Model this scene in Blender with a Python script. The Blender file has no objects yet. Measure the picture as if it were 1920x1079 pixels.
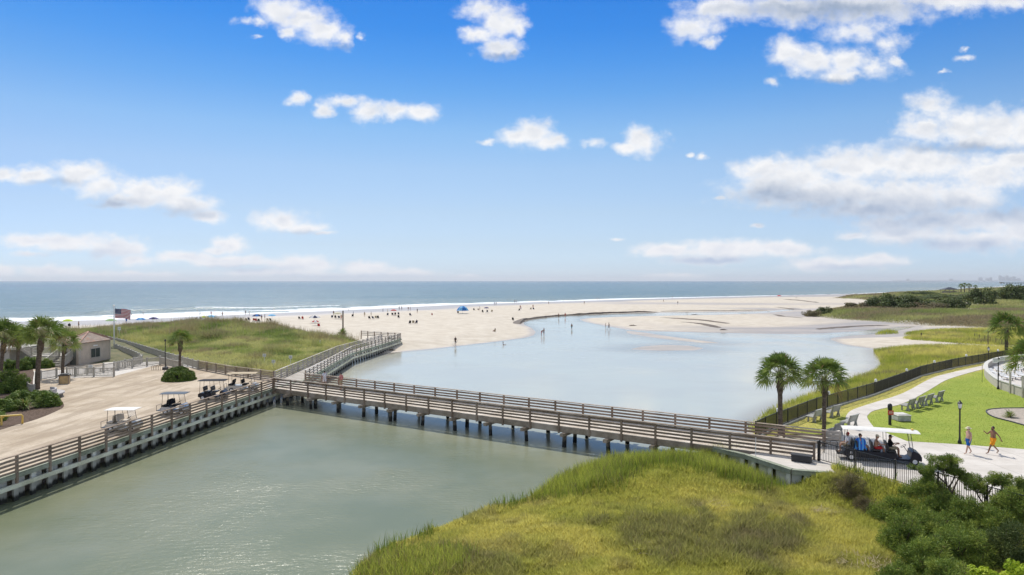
import bpy, math, random
import numpy as np
from mathutils import Vector, Matrix
from mathutils.geometry import tessellate_polygon
R = math.radians
rnd = random.Random(7)
rs = np.random.RandomState(11)
scene = bpy.context.scene
COL = scene.collection
# ---------------------------------------------------------------- camera
CZ = 12.9
F = 1280.0
PITCH = math.atan(12.5/1280)
cam_d = bpy.data.cameras.new('camera'); cam = bpy.data.objects.new('camera', cam_d); COL.objects.link(cam)
cam.location = (0, 0, CZ); cam.rotation_euler = (math.pi/2-PITCH, 0, 0)
cam_d.sensor_width = 36; cam_d.lens = 24; cam_d.clip_start = 0.5; cam_d.clip_end = 90000
scene.camera = cam
# ---------------------------------------------------------------- sun
SUN_EL, SUN_AZ = R(52), R(-22)      # azimuth measured from +Y towards +X
sd = bpy.data.lights.new('sun', 'SUN'); sd.energy = 3.6; sd.angle = R(0.53); sd.color = (1, .955, .88)
sun = bpy.data.objects.new('sun', sd); COL.objects.link(sun)
sv = Vector((math.sin(SUN_AZ)*math.cos(SUN_EL), math.cos(SUN_AZ)*math.cos(SUN_EL), math.sin(SUN_EL)))
sun.rotation_euler = sv.to_track_quat('Z', 'Y').to_euler(); sun.location = (0, 0, 60)
scene.view_settings.view_transform = 'Standard'; scene.view_settings.look = 'None'
scene.view_settings.exposure = 0.2; scene.view_settings.gamma = 1
scene.cycles.max_bounces = 6; scene.cycles.transparent_max_bounces = 8
scene.cycles.sample_clamp_indirect = 4
# ---------------------------------------------------------------- node helpers
class NT:
    def __init__(s, nt): s.nt = nt; nt.nodes.clear()
    def n(s, t, ins=None, **kw):
        x = s.nt.nodes.new(t)
        for k, v in kw.items(): setattr(x, k, v)
        for k, v in (ins or {}).items():
            sock = x.inputs[k]
            if isinstance(v, bpy.types.NodeSocket): s.nt.links.new(v, sock)
            else:
                if isinstance(v, (tuple, list)) and sock.type == 'RGBA' and len(v) == 3: v = (*v, 1)
                sock.default_value = v
        return x
    def m(s, op, a, b=0.0, c=0.0, clamp=False):
        return s.n('ShaderNodeMath', {0: a, 1: b, 2: c}, operation=op, use_clamp=clamp).outputs[0]
    def vm(s, op, a, b=(0, 0, 0), c=(0, 0, 0)):
        x = s.n('ShaderNodeVectorMath', {0: a, 1: b, 2: c}, operation=op)
        return x.outputs['Value'] if op in ('LENGTH', 'DOT_PRODUCT') else x.outputs[0]
    def ss(s, v, a, b, c=0.0, d=1.0):
        return s.n('ShaderNodeMapRange', {0: v, 1: a, 2: b, 3: c, 4: d}, interpolation_type='SMOOTHSTEP').outputs[0]
    def lin(s, v, a, b, c=0.0, d=1.0):
        return s.n('ShaderNodeMapRange', {0: v, 1: a, 2: b, 3: c, 4: d}).outputs[0]
    def mix(s, f, a, b, bt='MIX'):
        x = s.n('ShaderNodeMix', None, data_type='RGBA', blend_type=bt)
        for i, v in ((0, f), (6, a), (7, b)):
            if isinstance(v, bpy.types.NodeSocket): s.nt.links.new(v, x.inputs[i])
            else: x.inputs[i].default_value = (*v, 1) if isinstance(v, (tuple, list)) and len(v) == 3 else v
        return x.outputs[2]
    def noise(s, vec, scale, detail=4, rough=.55, out=0, **kw):
        return s.n('ShaderNodeTexNoise', {'Vector': vec, 'Scale': scale, 'Detail': detail, 'Roughness': rough}, **kw).outputs[out]
    def attr(s, name): return s.n('ShaderNodeAttribute', attribute_name=name).outputs['Fac']
def lin2(c):   # sRGB 0-255 -> linear
    return tuple(((v/255)/12.92 if v/255 <= .04045 else ((v/255+.055)/1.055)**2.4) for v in c)
# ---------------------------------------------------------------- world
W = bpy.data.worlds.new('World'); scene.world = W; W.use_nodes = True
T = NT(W.node_tree)
sqv = T.vm('NORMALIZE', T.vm('MULTIPLY', T.n('ShaderNodeTexCoord').outputs['Generated'], (.35, 1, 1)))
sky = T.n('ShaderNodeTexSky', {'Vector': sqv}, sky_type='NISHITA', sun_disc=False, sun_elevation=SUN_EL, sun_rotation=SUN_AZ, altitude=10, air_density=1.0, dust_density=0.6, ozone_density=1.5)
gen = T.n('ShaderNodeTexCoord').outputs['Generated']
sx = T.n('ShaderNodeSeparateXYZ', {0: gen})
dx, dy, dz = sx.outputs
el = T.m('DIVIDE', dz, T.m('SQRT', T.m('ADD', T.m('MULTIPLY', dx, dx), T.m('MULTIPLY', dy, dy))))   # tan(elevation)
ramp = T.n('ShaderNodeValToRGB', {0: T.lin(el, 0, 0.8)})
SKYT = [(0.0, (1, 1, 1)), (1.0, (1, 1, 1))]
#SKYT-BEGIN
SKYT = [(0, (0.825, 1.127, 1.859)), (0.0264, (0.715, 0.95, 1.513)), (0.0654, (0.727, 0.863, 1.202)), (0.124, (0.794, 0.881, 1.074)), (0.2021, (0.795, 0.923, 1.078)), (0.2705, (0.647, 0.905, 1.109)), (0.3389, (0.388, 0.777, 1.134)), (0.3975, (0.236, 0.679, 1.161)), (0.4561, (0.139, 0.592, 1.16)), (0.5146, (0.102, 0.545, 1.15)), (0.62, (0.55, 0.8, 1.0))]
#SKYT-END
cr = ramp.color_ramp
while len(cr.elements) > 1: cr.elements.remove(cr.elements[-1])
for i, (p, c) in enumerate(SKYT):
    e = cr.elements[0] if i == 0 else cr.elements.new(p)
    e.position = p; e.color = (*c, 1)
skyc = T.mix(1.0, sky.outputs[0], ramp.outputs[0], 'MULTIPLY')
#CLOUDS
ysafe = T.m('MAXIMUM', dy, 0.02)
P0 = T.n('ShaderNodeCombineXYZ', {0: T.m('MULTIPLY_ADD', T.m('DIVIDE', dx, ysafe), 1280.0, 960.0), 1: T.m('MULTIPLY_ADD', T.m('DIVIDE', dz, ysafe), -1280.0, 527.0), 2: 0.0}).outputs[0]
persp = T.lin(el, 0.0, 0.35, 0.35, 1.0)      # features flatten towards the horizon
N1 = T.noise(P0, 0.012, 3, .5, out=1)
N2 = T.noise(P0, 0.045, 5, .62, out=1)
off = T.vm('ADD', T.vm('MULTIPLY', T.vm('SUBTRACT', N1, (.5, .5, .5)), (60, 34, 0)), T.vm('MULTIPLY', T.vm('SUBTRACT', N2, (.5, .5, .5)), (34, 22, 0)))
offs = T.n('ShaderNodeVectorMath', {0: off, 'Scale': persp}, operation='SCALE').outputs[0]
P = T.vm('ADD', P0, offs)
PUFFS = [(530,20,50,30),(570,35,55,35),(610,60,45,30),(640,78,24,20),(550,65,25,15),(480,40,38,14,.4),(485,72,18,6,.3),(682,70,14,12,.35),
(900,20,45,25),(930,45,40,30),(950,40,38,30),(895,65,32,18),(935,90,38,24),(955,100,18,12),(970,52,24,22),
(565,190,26,13),(610,205,18,14),(640,190,42,14),(690,212,42,20),(740,212,28,15),(780,212,38,19),
(1000,250,42,28),(1030,265,30,18),(970,260,38,16),(915,268,22,8,.3),(1112,268,30,16,.35),(1205,265,40,28),(1170,278,30,11),
(1300,50,52,28),(1360,20,95,28),(1480,15,130,32),(1620,15,150,36),(1780,5,150,25),(1880,5,60,15),(1600,60,105,35,.35),(1330,75,28,12),(1665,85,55,30,.35),
(1475,100,44,30),(1520,115,62,32),(1580,120,58,30),(1640,130,62,26,.25),(1570,145,55,14),(1680,120,24,12,.2),(1450,160,20,12,.3),
(1740,200,48,32,.1),(1730,240,52,26),(1800,240,74,40),(1870,240,84,42),(1930,250,66,48),(1840,265,84,20),
(1420,318,54,26),(1480,335,105,40),(1600,310,112,36),(1720,305,132,40),(1850,320,105,38),(1560,362,185,42),(1700,372,180,42),(1450,350,82,32),(1910,300,66,26),(1640,392,140,22),(1800,372,95,34),
(1660,420,64,22),(1760,418,105,30),(1860,415,95,26),(1700,440,105,24),(1830,452,135,24),(1925,430,70,38),
(1250,470,64,15),(1360,470,112,22),(1470,468,84,15),(1550,495,84,15),(1640,492,62,15),(1330,487,85,11),(1600,444,32,9),
(10,325,34,14),(60,327,50,19),(150,330,54,27),(190,350,50,24),(270,357,58,24),(320,360,54,28),(350,385,54,22),(392,405,38,13),(260,375,62,16),(225,385,60,11,.2),
(60,450,62,14),(130,455,84,18),(220,467,58,24),(250,487,38,14),(60,475,52,10,.35),(530,415,52,23),(570,430,48,11),(605,437,26,6,.1),(435,460,34,19),(410,471,24,9),
(350,482,62,12),(430,490,92,12),(560,497,72,20),(520,512,120,12),(690,505,62,16),(760,516,82,11),(870,521,32,7),(640,518,150,8),
(0,508,38,14),(90,510,62,15),(180,519,82,9),(260,517,80,8),(1260,520,64,7),(1800,112,30,10,.35),(1802,95,14,9,.35),(1320,292,13,9,.3),(1298,290,10,6,.35),(1760,135,16,6,.45),(1420,423,16,6,.2),(1350,371,15,5,.3),(1155,448,20,5,.4),
(2060,380,120,60),(2160,200,150,70),(-120,330,90,40),(-160,470,120,25),(-300,150,160,60)]
SHADES = [(1560,400,230,42),(1700,405,200,36),(1450,370,100,26),(1780,464,210,20),(1900,400,90,25),(1340,488,130,9),(1600,503,100,8),(330,402,80,14),(200,384,80,14),(100,345,60,8),(560,440,60,8),(150,480,110,12),(1800,278,130,10),(1560,22,200,22),(430,504,120,8),(620,522,200,9),(640,95,30,8),(940,108,40,8),(1560,156,110,8)]
nf = T.n('ShaderNodeTexNoise', {'Vector': T.vm('MULTIPLY', P0, (1, 1.4, 1)), 'Scale': .024, 'Detail': 9, 'Roughness': .6}).outputs[0]
nr = T.n('ShaderNodeTexNoise', {'Vector': T.vm('MULTIPLY', P, (1, 1.5, 1)), 'Scale': .014, 'Detail': 5, 'Roughness': .48}).outputs[0]
nru = T.n('ShaderNodeTexNoise', {'Vector': T.vm('MULTIPLY', T.vm('ADD', P, (-6, -12, 0)), (1, 1.5, 1)), 'Scale': .014, 'Detail': 5, 'Roughness': .48}).outputs[0]
relief = T.m('SUBTRACT', nr, nru)
hz = T.ss(el, .0, .16)
lit = T.mix(hz, lin2((250, 249, 252)), lin2((250, 250, 251)))
drk = T.mix(hz, lin2((184, 200, 226)), lin2((158, 174, 198)))
front = T.m('MULTIPLY', T.ss(dy, .02, .12), T.ss(el, .0, .012, .6, .97))
soft = T.lin(el, 0, .3, .55, .42)
def cloud_leaf(x0, x1, y0, y1):
    def fold(items, mg, k):
        dist = None
        for p in items:
            cx, cy, rx, ry = p[:4]; fo = p[4] if len(p) > 4 else 0
            ex = rx*mg+45; ey = ry*mg+32
            if cx+ex < x0 or cx-ex > x1 or cy+ey < y0 or cy-ey > y1: continue
            q = T.vm('MULTIPLY_ADD', P, (1/rx, 1/ry, 0), (-cx/rx, -cy/ry, 0))
            d = T.n('ShaderNodeVectorMath', {0: q}, operation='LENGTH').outputs['Value']
            if fo: d = T.m('ADD', d, fo)
            dist = d if dist is None else T.m('SMOOTH_MIN', dist, d, k)
        return dist if dist is not None else 3.0
    dist = fold(PUFFS, 1.45, .25); shd = fold(SHADES, 1.5, .3)
    fld = T.m('ADD', dist, T.m('MULTIPLY_ADD', nf, -1.7, .85))
    dens = T.m('MULTIPLY', T.ss(fld, 1.34, T.m('ADD', soft, -.22)), front)
    sh = T.m('ADD', T.ss(shd, 1.5, .1, 0, .75), T.m('MULTIPLY', relief, -1.1))
    sh = T.m('ADD', sh, T.ss(fld, .7, .0, .0, .2), clamp=True)
    ccol = T.mix(sh, lit, drk)
    ccs = T.n('ShaderNodeVectorMath', {0: ccol, 'Scale': 10.0}, operation='SCALE').outputs[0]
    return T.n('ShaderNodeBackground', {0: T.mix(dens, skyc, ccs), 1: 0.088}).outputs[0]
pxy = T.n('ShaderNodeSeparateXYZ', {0: P0})
def msh(f, a, b): return T.n('ShaderNodeMixShader', {0: f, 1: a, 2: b}).outputs[0]
XS = [-1e4, 230, 470, 720, 1070, 1400, 1640, 1e4]
def tree(i, j):
    if j-i == 1:
        return msh(T.m('GREATER_THAN', pxy.outputs[1], 285.0), cloud_leaf(XS[i], XS[j], -1e4, 285), cloud_leaf(XS[i], XS[j], 285, 1e4))
    m_ = (i+j)//2
    return msh(T.m('GREATER_THAN', pxy.outputs[0], float(XS[m_])), tree(i, m_), tree(m_, j))
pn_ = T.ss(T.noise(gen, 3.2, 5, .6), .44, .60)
fill_sky = T.n('ShaderNodeBackground', {0: T.mix(T.m('MULTIPLY', pn_, .85), skyc, (9.5, 9.6, 9.8)), 1: 0.1}).outputs[0]     # unseen broken cloud added overhead and behind to brighten the fill light
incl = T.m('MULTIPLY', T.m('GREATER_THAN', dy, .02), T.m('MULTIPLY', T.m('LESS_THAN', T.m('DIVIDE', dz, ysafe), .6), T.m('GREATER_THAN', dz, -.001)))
T.n('ShaderNodeOutputWorld', {0: msh(incl, fill_sky, tree(0, len(XS)-1))})
#CLOUDS-END
W.cycles.sampling_method = 'MANUAL'; W.cycles.sample_map_resolution = 512
# ---------------------------------------------------------------- geometry helpers
def ray(px, py):
    a = PITCH; u = (px-960)/F; v = (539.5-py)/F
    return np.array((u, math.cos(a)+v*math.sin(a), -math.sin(a)+v*math.cos(a)))
def at(px, py, z=0.0):
    r = ray(px, py); t = (z-CZ)/r[2]
    return (r[0]*t, r[1]*t, z)
def at2(px, py, z=0.0): return at(px, py, z)[:2]
def mat_of(x): return x
class MB:
    def __init__(s): s.v = []; s.f = []; s.mi = []
    def add(s, vs, fs, mi=0):
        o = len(s.v); s.v += [tuple(map(float, p)) for p in vs]; s.f += [tuple(i+o for i in f) for f in fs]; s.mi += [mi]*len(fs); return s
    def box(s, c, sz, rz=0, mi=0, rx=0, ry=0):
        M = Matrix.Rotation(rz, 3, 'Z') @ Matrix.Rotation(ry, 3, 'Y') @ Matrix.Rotation(rx, 3, 'X')
        vs = []
        for i in (-1, 1):
            for j in (-1, 1):
                for k in (-1, 1):
                    p = M @ Vector((i*sz[0]/2, j*sz[1]/2, k*sz[2]/2)); vs.append((p.x+c[0], p.y+c[1], p.z+c[2]))
        return s.add(vs, [(0,1,3,2),(4,6,7,5),(0,4,5,1),(2,3,7,6),(0,2,6,4),(1,5,7,3)], mi)
    def beam(s, p, q, w, h, mi=0, up=(0, 0, 1)):
        p = Vector(p); q = Vector(q); d = (q-p).normalized(); u = Vector(up)
        if abs(d.dot(u)) > .99: u = Vector((0, 1, 0))
        sd_ = d.cross(u).normalized(); u2 = sd_.cross(d).normalized()
        vs = []
        for e in (p, q):
            for a, b in ((-1, -1), (1, -1), (1, 1), (-1, 1)):
                vs.append(e+sd_*(a*w/2)+u2*(b*h/2))
        return s.add(vs, [(0,1,2,3),(7,6,5,4),(0,4,5,1),(1,5,6,2),(2,6,7,3),(3,7,4,0)], mi)
    def tube(s, pts, r, n=8, mi=0, cap=True, sy=1.0):
        pts = [Vector(p) for p in pts]; m = len(pts)
        if not isinstance(r, (list, tuple)): r = [r]*m
        vs = []; prev = None
        for i, p in enumerate(pts):
            d = (pts[min(i+1, m-1)]-pts[max(i-1, 0)]).normalized()
            if prev is None:
                a = Vector((1, 0, 0)) if abs(d.x) < .8 else Vector((0, 1, 0))
            else: a = prev
            a = (a-d*a.dot(d)).normalized(); prev = a; b = d.cross(a)
            for k in range(n):
                t = 2*math.pi*k/n; vs.append(p+a*(math.cos(t)*r[i])+b*(math.sin(t)*r[i]*sy))
        fs = []
        for i in range(m-1):
            for k in range(n):
                fs.append((i*n+k, i*n+(k+1) % n, (i+1)*n+(k+1) % n, (i+1)*n+k))
        if cap: fs += [tuple(range(n-1, -1, -1)), tuple((m-1)*n+k for k in range(n))]
        return s.add(vs, fs, mi)
    def lathe(s, prof, o=(0, 0, 0), n=16, mi=0, sx=1, sy=1):
        vs = []; m = len(prof)
        for r, z in prof:
            for k in range(n):
                t = 2*math.pi*k/n; vs.append((o[0]+math.cos(t)*r*sx, o[1]+math.sin(t)*r*sy, o[2]+z))
        fs = []
        for i in range(m-1):
            for k in range(n): fs.append((i*n+k, i*n+(k+1) % n, (i+1)*n+(k+1) % n, (i+1)*n+k))
        fs += [tuple(range(n-1, -1, -1)), tuple((m-1)*n+k for k in range(n))]
        return s.add(vs, fs, mi)
    def ball(s, c, r, n=10, m=7, mi=0):
        rx, ry, rz = r if isinstance(r, (tuple, list)) else (r, r, r)
        prof = [(math.sin(math.pi*i/m), -math.cos(math.pi*i/m)) for i in range(m+1)]
        prof[0] = (.02, -1); prof[-1] = (.02, 1)
        vs = []; 
        for pr, pz in prof:
            for k in range(n):
                t = 2*math.pi*k/n; vs.append((c[0]+math.cos(t)*pr*rx, c[1]+math.sin(t)*pr*ry, c[2]+pz*rz))
        fs = [(i*n+k, i*n+(k+1) % n, (i+1)*n+(k+1) % n, (i+1)*n+k) for i in range(m) for k in range(n)]
        fs += [tuple(range(n-1, -1, -1)), tuple(m*n+k for k in range(n))]
        return s.add(vs, fs, mi)
    def prism(s, poly, z0, z1, mi=0, mside=None):
        n = len(poly); tri = tessellate_polygon([[Vector((p[0], p[1], 0)) for p in poly]])
        area = sum(poly[i][0]*poly[(i+1) % n][1]-poly[(i+1) % n][0]*poly[i][1] for i in range(n))
        if area < 0: poly = poly[::-1]; tri = tessellate_polygon([[Vector((p[0], p[1], 0)) for p in poly]])
        Z1 = z1 if callable(z1) else (lambda x, y: z1)
        vs = [(p[0], p[1], z0) for p in poly]+[(p[0], p[1], Z1(p[0], p[1])) for p in poly]
        s.add(vs, [(i, (i+1) % n, n+(i+1) % n, n+i) for i in range(n)], mi if mside is None else mside)
        top = []
        for t in tri:
            a, b, c = [Vector((poly[i][0], poly[i][1], 0)) for i in t]
            if (b-a).cross(c-a).z < 0: t = t[::-1]
            top.append(tuple(i+n for i in t))
        return s.add(vs, top, mi)
    def build(s, name, mats, parent=None, smooth=False, world=False, bevel=0):
        me = bpy.data.meshes.new(name)
        vs = s.v
        if world and parent is not None:
            r = parent
            while r.parent: r = r.parent
            l = r.location; vs = [(a-l.x, b-l.y, c-l.z) for a, b, c in vs]
        me.from_pydata(vs, [], s.f)
        if not isinstance(mats, (list, tuple)): mats = [mats]
        for m_ in mats: me.materials.append(m_)
        if len(mats) > 1: me.polygons.foreach_set('material_index', s.mi)
        if smooth: me.polygons.foreach_set('use_smooth', [True]*len(s.f))
        me.update()
        o = bpy.data.objects.new(name, me); COL.objects.link(o)
        if parent is not None: o.parent = parent
        if bevel:
            b = o.modifiers.new('bevel', 'BEVEL'); b.width = bevel; b.segments = 2; b.limit_method = 'ANGLE'
        return o
def tag(o, label=None, cat=None, group=None, kind=None):
    if label: o['label'] = label
    if cat: o['category'] = cat
    if group: o['group'] = group
    if kind: o['kind'] = kind
    return o
def thing(name, label, cat, loc=(0, 0, 0), rz=0, group=None):
    o = bpy.data.objects.new(name, None); COL.objects.link(o); o.empty_display_size = .2
    o.location = loc; o.rotation_euler = (0, 0, rz); return tag(o, label, cat, group)
def copy_tree(o, parent=None):
    c = o.copy(); COL.objects.link(c); c.parent = parent
    for ch in [x for x in o.children]: copy_tree(ch, c)
    return c
def np_mesh(name, V, Fc, mats, attrs=None, smooth=True, mi=None):
    """V (n,3), Fc (m,k) all faces with k corners"""
    me = bpy.data.meshes.new(name)
    V = np.asarray(V, np.float32); Fc = np.asarray(Fc, np.int32)
    me.vertices.add(len(V)); me.vertices.foreach_set('co', V.ravel())
    k = Fc.shape[1]; me.loops.add(Fc.size); me.loops.foreach_set('vertex_index', Fc.ravel())
    me.polygons.add(len(Fc)); me.polygons.foreach_set('loop_start', np.arange(0, Fc.size, k, dtype=np.int32))
    me.polygons.foreach_set('loop_total', np.full(len(Fc), k, np.int32))
    if not isinstance(mats, (list, tuple)): mats = [mats]
    for m_ in mats: me.materials.append(m_)
    if mi is not None: me.polygons.foreach_set('material_index', np.asarray(mi, np.int32))
    if smooth: me.polygons.foreach_set('use_smooth', np.ones(len(Fc), bool))
    me.update(calc_edges=True)
    for an, av in (attrs or {}).items():
        a = me.attributes.new(an, 'FLOAT', 'POINT'); a.data.foreach_set('value', np.asarray(av, np.float32))
    o = bpy.data.objects.new(name, me); COL.objects.link(o); return o
def vnoise(x, y, scale, seed=0, octv=3):
    x = np.asarray(x, float)/scale; y = np.asarray(y, float)/scale; out = 0; amp = 1; tot = 0
    for o in range(octv):
        xi = np.floor(x); yi = np.floor(y); fx = x-xi; fy = y-yi
        fx = fx*fx*(3-2*fx); fy = fy*fy*(3-2*fy)
        def h(a, b):
            v = np.sin(a*127.1+b*311.7+(seed+o*17)*74.7)*43758.5453; return v-np.floor(v)
        out = out+amp*((h(xi, yi)*(1-fx)+h(xi+1, yi)*fx)*(1-fy)+(h(xi, yi+1)*(1-fx)+h(xi+1, yi+1)*fx)*fy)
        tot += amp; amp *= .5; x = x*2.03+5.1; y = y*2.03+9.7
    return out/tot
def sdf(poly, X, Y):
    """signed distance, positive inside"""
    X = np.asarray(X, float); Y = np.asarray(Y, float)
    best = np.full(X.shape, 1e18); ins = np.zeros(X.shape, bool); n = len(poly)
    for i in range(n):
        ax, ay = poly[i][:2]; bx, by = poly[(i+1) % n][:2]
        ex, ey = bx-ax, by-ay; L = ex*ex+ey*ey+1e-12
        t = np.clip(((X-ax)*ex+(Y-ay)*ey)/L, 0, 1)
        best = np.minimum(best, (X-ax-t*ex)**2+(Y-ay-t*ey)**2)
        if ay != by:
            c = ((ay > Y) != (by > Y)) & (X < (bx-ax)*(Y-ay)/(by-ay)+ax)
            ins ^= c
    d = np.sqrt(best); return np.where(ins, d, -d)
def sstep(a, b, v):
    t = np.clip((v-a)/(b-a), 0, 1); return t*t*(3-2*t)
def smooth_poly(pts, n=4, closed=True):
    """Catmull-Rom refinement"""
    P_ = [np.array(p, float) for p in pts]; m = len(P_); out = []
    for i in range(m if closed else m-1):
        g = lambda k: P_[k % m] if closed else P_[min(max(k, 0), m-1)]
        p0, p1, p2, p3 = g(i-1), g(i), g(i+1), g(i+2)
        for k in range(n):
            t = k/n; out.append(tuple(.5*((2*p1)+(-p0+p2)*t+(2*p0-5*p1+4*p2-p3)*t*t+(-p0+3*p1-3*p2+p3)*t**3)))
    if not closed: out.append(tuple(P_[-1]))
    return out
def subdiv(pts, step):
    out = [tuple(pts[0])]
    for a, b in zip(pts[:-1], pts[1:]):
        a = np.array(a, float); b = np.array(b, float); k = max(1, int(round(np.linalg.norm(b-a)/step)))
        for i in range(1, k+1): out.append(tuple(a+(b-a)*i/k))
    return out
# ================================================================ SETTING
def material(name, fn=None, base=(.5, .5, .5), rough=.7, metal=0, spec=.5, trans=0, vary=0, vscale=3, bump=0, bscale=20, alpha=None, coat=0):
    m = bpy.data.materials.new(name); m.use_nodes = True; t = NT(m.node_tree)
    pos = t.n('ShaderNodeNewGeometry').outputs['Position']
    tc = t.n('ShaderNodeTexCoord').outputs['Object']
    p = t.n('ShaderNodeBsdfPrincipled', {'Roughness': rough, 'Metallic': metal, 'Specular IOR Level': spec})
    p.inputs['Base Color'].default_value = (*base, 1)
    if vary:
        nz = t.noise(tc, vscale, 5, .6)
        c = t.mix(t.ss(nz, .3, .7), tuple(b*(1-vary) for b in base), tuple(min(1, b*(1+vary*.6)) for b in base))
        t.nt.links.new(c, p.inputs['Base Color'])
    if bump:
        b = t.n('ShaderNodeBump', {'Height': t.noise(tc, bscale, 4), 'Strength': bump, 'Distance': .02}); t.nt.links.new(b.outputs[0], p.inputs['Normal'])
    if coat: p.inputs['Coat Weight'].default_value = coat
    surf = p.outputs[0]
    if fn: surf = fn(t, p, pos, tc) or surf
    if trans:
        tr = t.n('ShaderNodeBsdfTranslucent')
        l = p.inputs['Base Color'].links
        if l: t.nt.links.new(l[0].from_socket, tr.inputs[0])
        else: tr.inputs[0].default_value = (*base, 1)
        surf = t.n('ShaderNodeMixShader', {0: trans, 1: surf, 2: tr.outputs[0]}).outputs[0]
    t.n('ShaderNodeOutputMaterial', {0: surf}); return m
def link(t, a, b): t.nt.links.new(a, b)

# ---- outlines, in metres on the ground (traced in plan)
WALL = [(-31.0, 12), (-29.3, 39), (-25.2, 71.3)]
BW_R = [(-23.5, 78.4), (-24.9, 106), (-21.7, 133)]           # water side of the boardwalk
BW_L = [(-26.7, 76.8), (-27.2, 106.4), (-24.6, 128.5)]
BR_A = (-25.1, 71.7); BR_B = (19.2, 42.9)                     # near rail of the bridge
BR_A2 = (-22.9, 75.3); BR_B2 = (21.5, 46.5)
def Z0(pts, z=0.0): return [at2(x, y, z) for x, y in pts]
LAG = [(-33, 6), (-30.4, 39), (-26.3, 71.5), (-24.8, 78.4), (-26.0, 106), (-24.3, 122.5)]
LAG += Z0([(708,665),(730,662),(760,659),(800,655.5),(853,649.5),(900,644.5),(950,638.5),(985,633.5),(1001,629),(1005,623),(998,616),(984,609.5),(981,604),(990,600.2),(1010,596.8),(1045,593),(1100,590.3),(1150,588.6),(1200,587.3),(1260,586.2),(1320,585.6),(1400,584.6),(1450,583),(1475,580.5),(1492,578.5)])
LAG += Z0([(1486,582.6),(1445,586.4),(1400,588.8),(1340,590.6),(1280,591.6),(1220,592.6),(1150,594.6),(1100,597),(1086,599.5),(1096,603.5),(1125,609.5),(1150,614),(1180,619),(1230,621.5),(1290,623),(1370,624.8),(1450,626.2),(1520,626.2),(1565,624),(1610,620.6),(1650,616.8),(1690,613.6),(1718,612.4),(1700,617),(1660,624.5),(1640,627),(1597,630),(1563,633.5),(1556,637),(1580,645.5),(1610,650.5),(1636,654),(1640,661),(1650,676),(1652,684),(1636,697),(1605,709),(1578,717),(1530,738),(1500,747),(1470,758),(1443,770),(1420,783),(1402,800),(1390,822),(1385,840)])
LAG += Z0([(1370,860),(1330,868),(1290,870),(1250,869),(1200,872),(1150,877),(1110,885),(1060,901),(1020,925),(1000,938),(940,955),(900,965),(850,985),(800,1005),(750,1024),(705,1045),(665,1082),(640,1130)])
LAG += [(-8, 16), (-9, 6)]
LAG2 = LAG
SHORE_PX = [(-700,660),(-300,622),(0,603.5),(130,602),(200,600),(300,597),(400,592.5),(500,588),(600,584),(700,579.5),(850,572),(1000,567),(1080,564.8),(1200,561),(1300,558.4),(1400,556),(1500,553.6),(1600,551),(1700,547.5),(1780,543.2),(1850,539.3),(1920,536),(2050,532.5),(2300,530.2),(2800,529.2)]
SEA = Z0(SHORE_PX)+[(60000, 60000), (-60000, 60000), (-60000, -200), (-300, -200)]
DL = [(-33, 4), (-30.6, 39), (-26.6, 71.3), (-27.5, 78), (-27.7, 106.4), (-25.2, 127.5), (-29, 133), (-37, 140), (-48, 151), (-62, 160), (-80, 165), (-105, 160), (-140, 150), (-260, 140), (-400, 60), (-300, -40), (-34, -40)]
DRa = Z0([(1512,586),(1522,592.5),(1560,597),(1600,600.5),(1700,605.5),(1800,611),(1900,617),(2000,621),(2300,640)], .8)
DRb = Z0([(2500,532.5),(2050,534.8),(1920,538.2),(1800,543),(1700,548.5),(1640,551),(1585,555),(1560,559),(1610,562),(1650,566),(1600,570),(1560,577),(1530,580)], .8)
DR = DRa+DRb
MR1 = Z0([(1637,652.5),(1655,650.5),(1700,649),(1780,650),(1900,655),(2060,662),(2060,760)], .6)+[(60, 70), (40, 68), (33, 62), (25, 52), (19, 47)]+Z0([(1402,800),(1443,769),(1500,746),(1578,716),(1636,697),(1653,684),(1650,674),(1641,661)], .2)
MR2 = Z0([(1692,636),(1712,640),(1760,644),(1820,648),(2000,655),(2100,650),(2100,620),(1900,617),(1760,619),(1712,621.5),(1694,626),(1720,630)], .6)
MR3 = Z0([(1641,627.5),(1684,627),(1682,621.5),(1660,619.5),(1646,622)], .2)
MF = Z0([(1370,860),(1330,868),(1290,870),(1250,869),(1200,872),(1150,877),(1110,885),(1060,901),(1020,925),(1000,938),(940,955),(900,965),(850,985),(800,1005),(750,1024),(705,1045),(665,1082),(640,1130)])+[(-8, 16), (-9, 6), (40, 6), (34, 20), (30, 30), (24.5, 33), (22.8, 36), (21.6, 38.5), (19.6, 41.0), (18.0, 41.6), (15.6, 43.6)]
RLAND = [(19.4, 46.8), (17.6, 47.6), (19.0, 51.5), (22, 56)]+[]
FENCE_PX = [(1416.7,791),(1443,778.5),(1478.4,766),(1511.8,753.4),(1530,746.8),(1568.5,736.5),(1605,727),(1635,719),(1686.9,701.5),(1727.8,686.4),(1788.6,673),(1841,664.4),(1887,657),(1935,650)]
FENCE = [at2(x, y, 2.8) for x, y in FENCE_PX]
PLAT = [at2(1398.5, 853.4, 1.6), at2(1485, 881.8, 1.6), at2(1560, 887.7, 1.6)]
RF_TOP = [at2(1535.6,828.6,2.82), at2(1680.6,865,2.82), at2(1755.7,886,2.82), at2(1820,904.7,2.82), at2(1925,930,2.82), at2(2080,975,2.82)]
# everything raised and walled on the right bank (lawn, plaza)
RB = [FENCE[0]]+FENCE[1:]+[(140, 120), (160, 20), (60, 12)]+RF_TOP[::-1]+[PLAT[2], PLAT[1], PLAT[0], (16.0, 46.0)]

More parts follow.
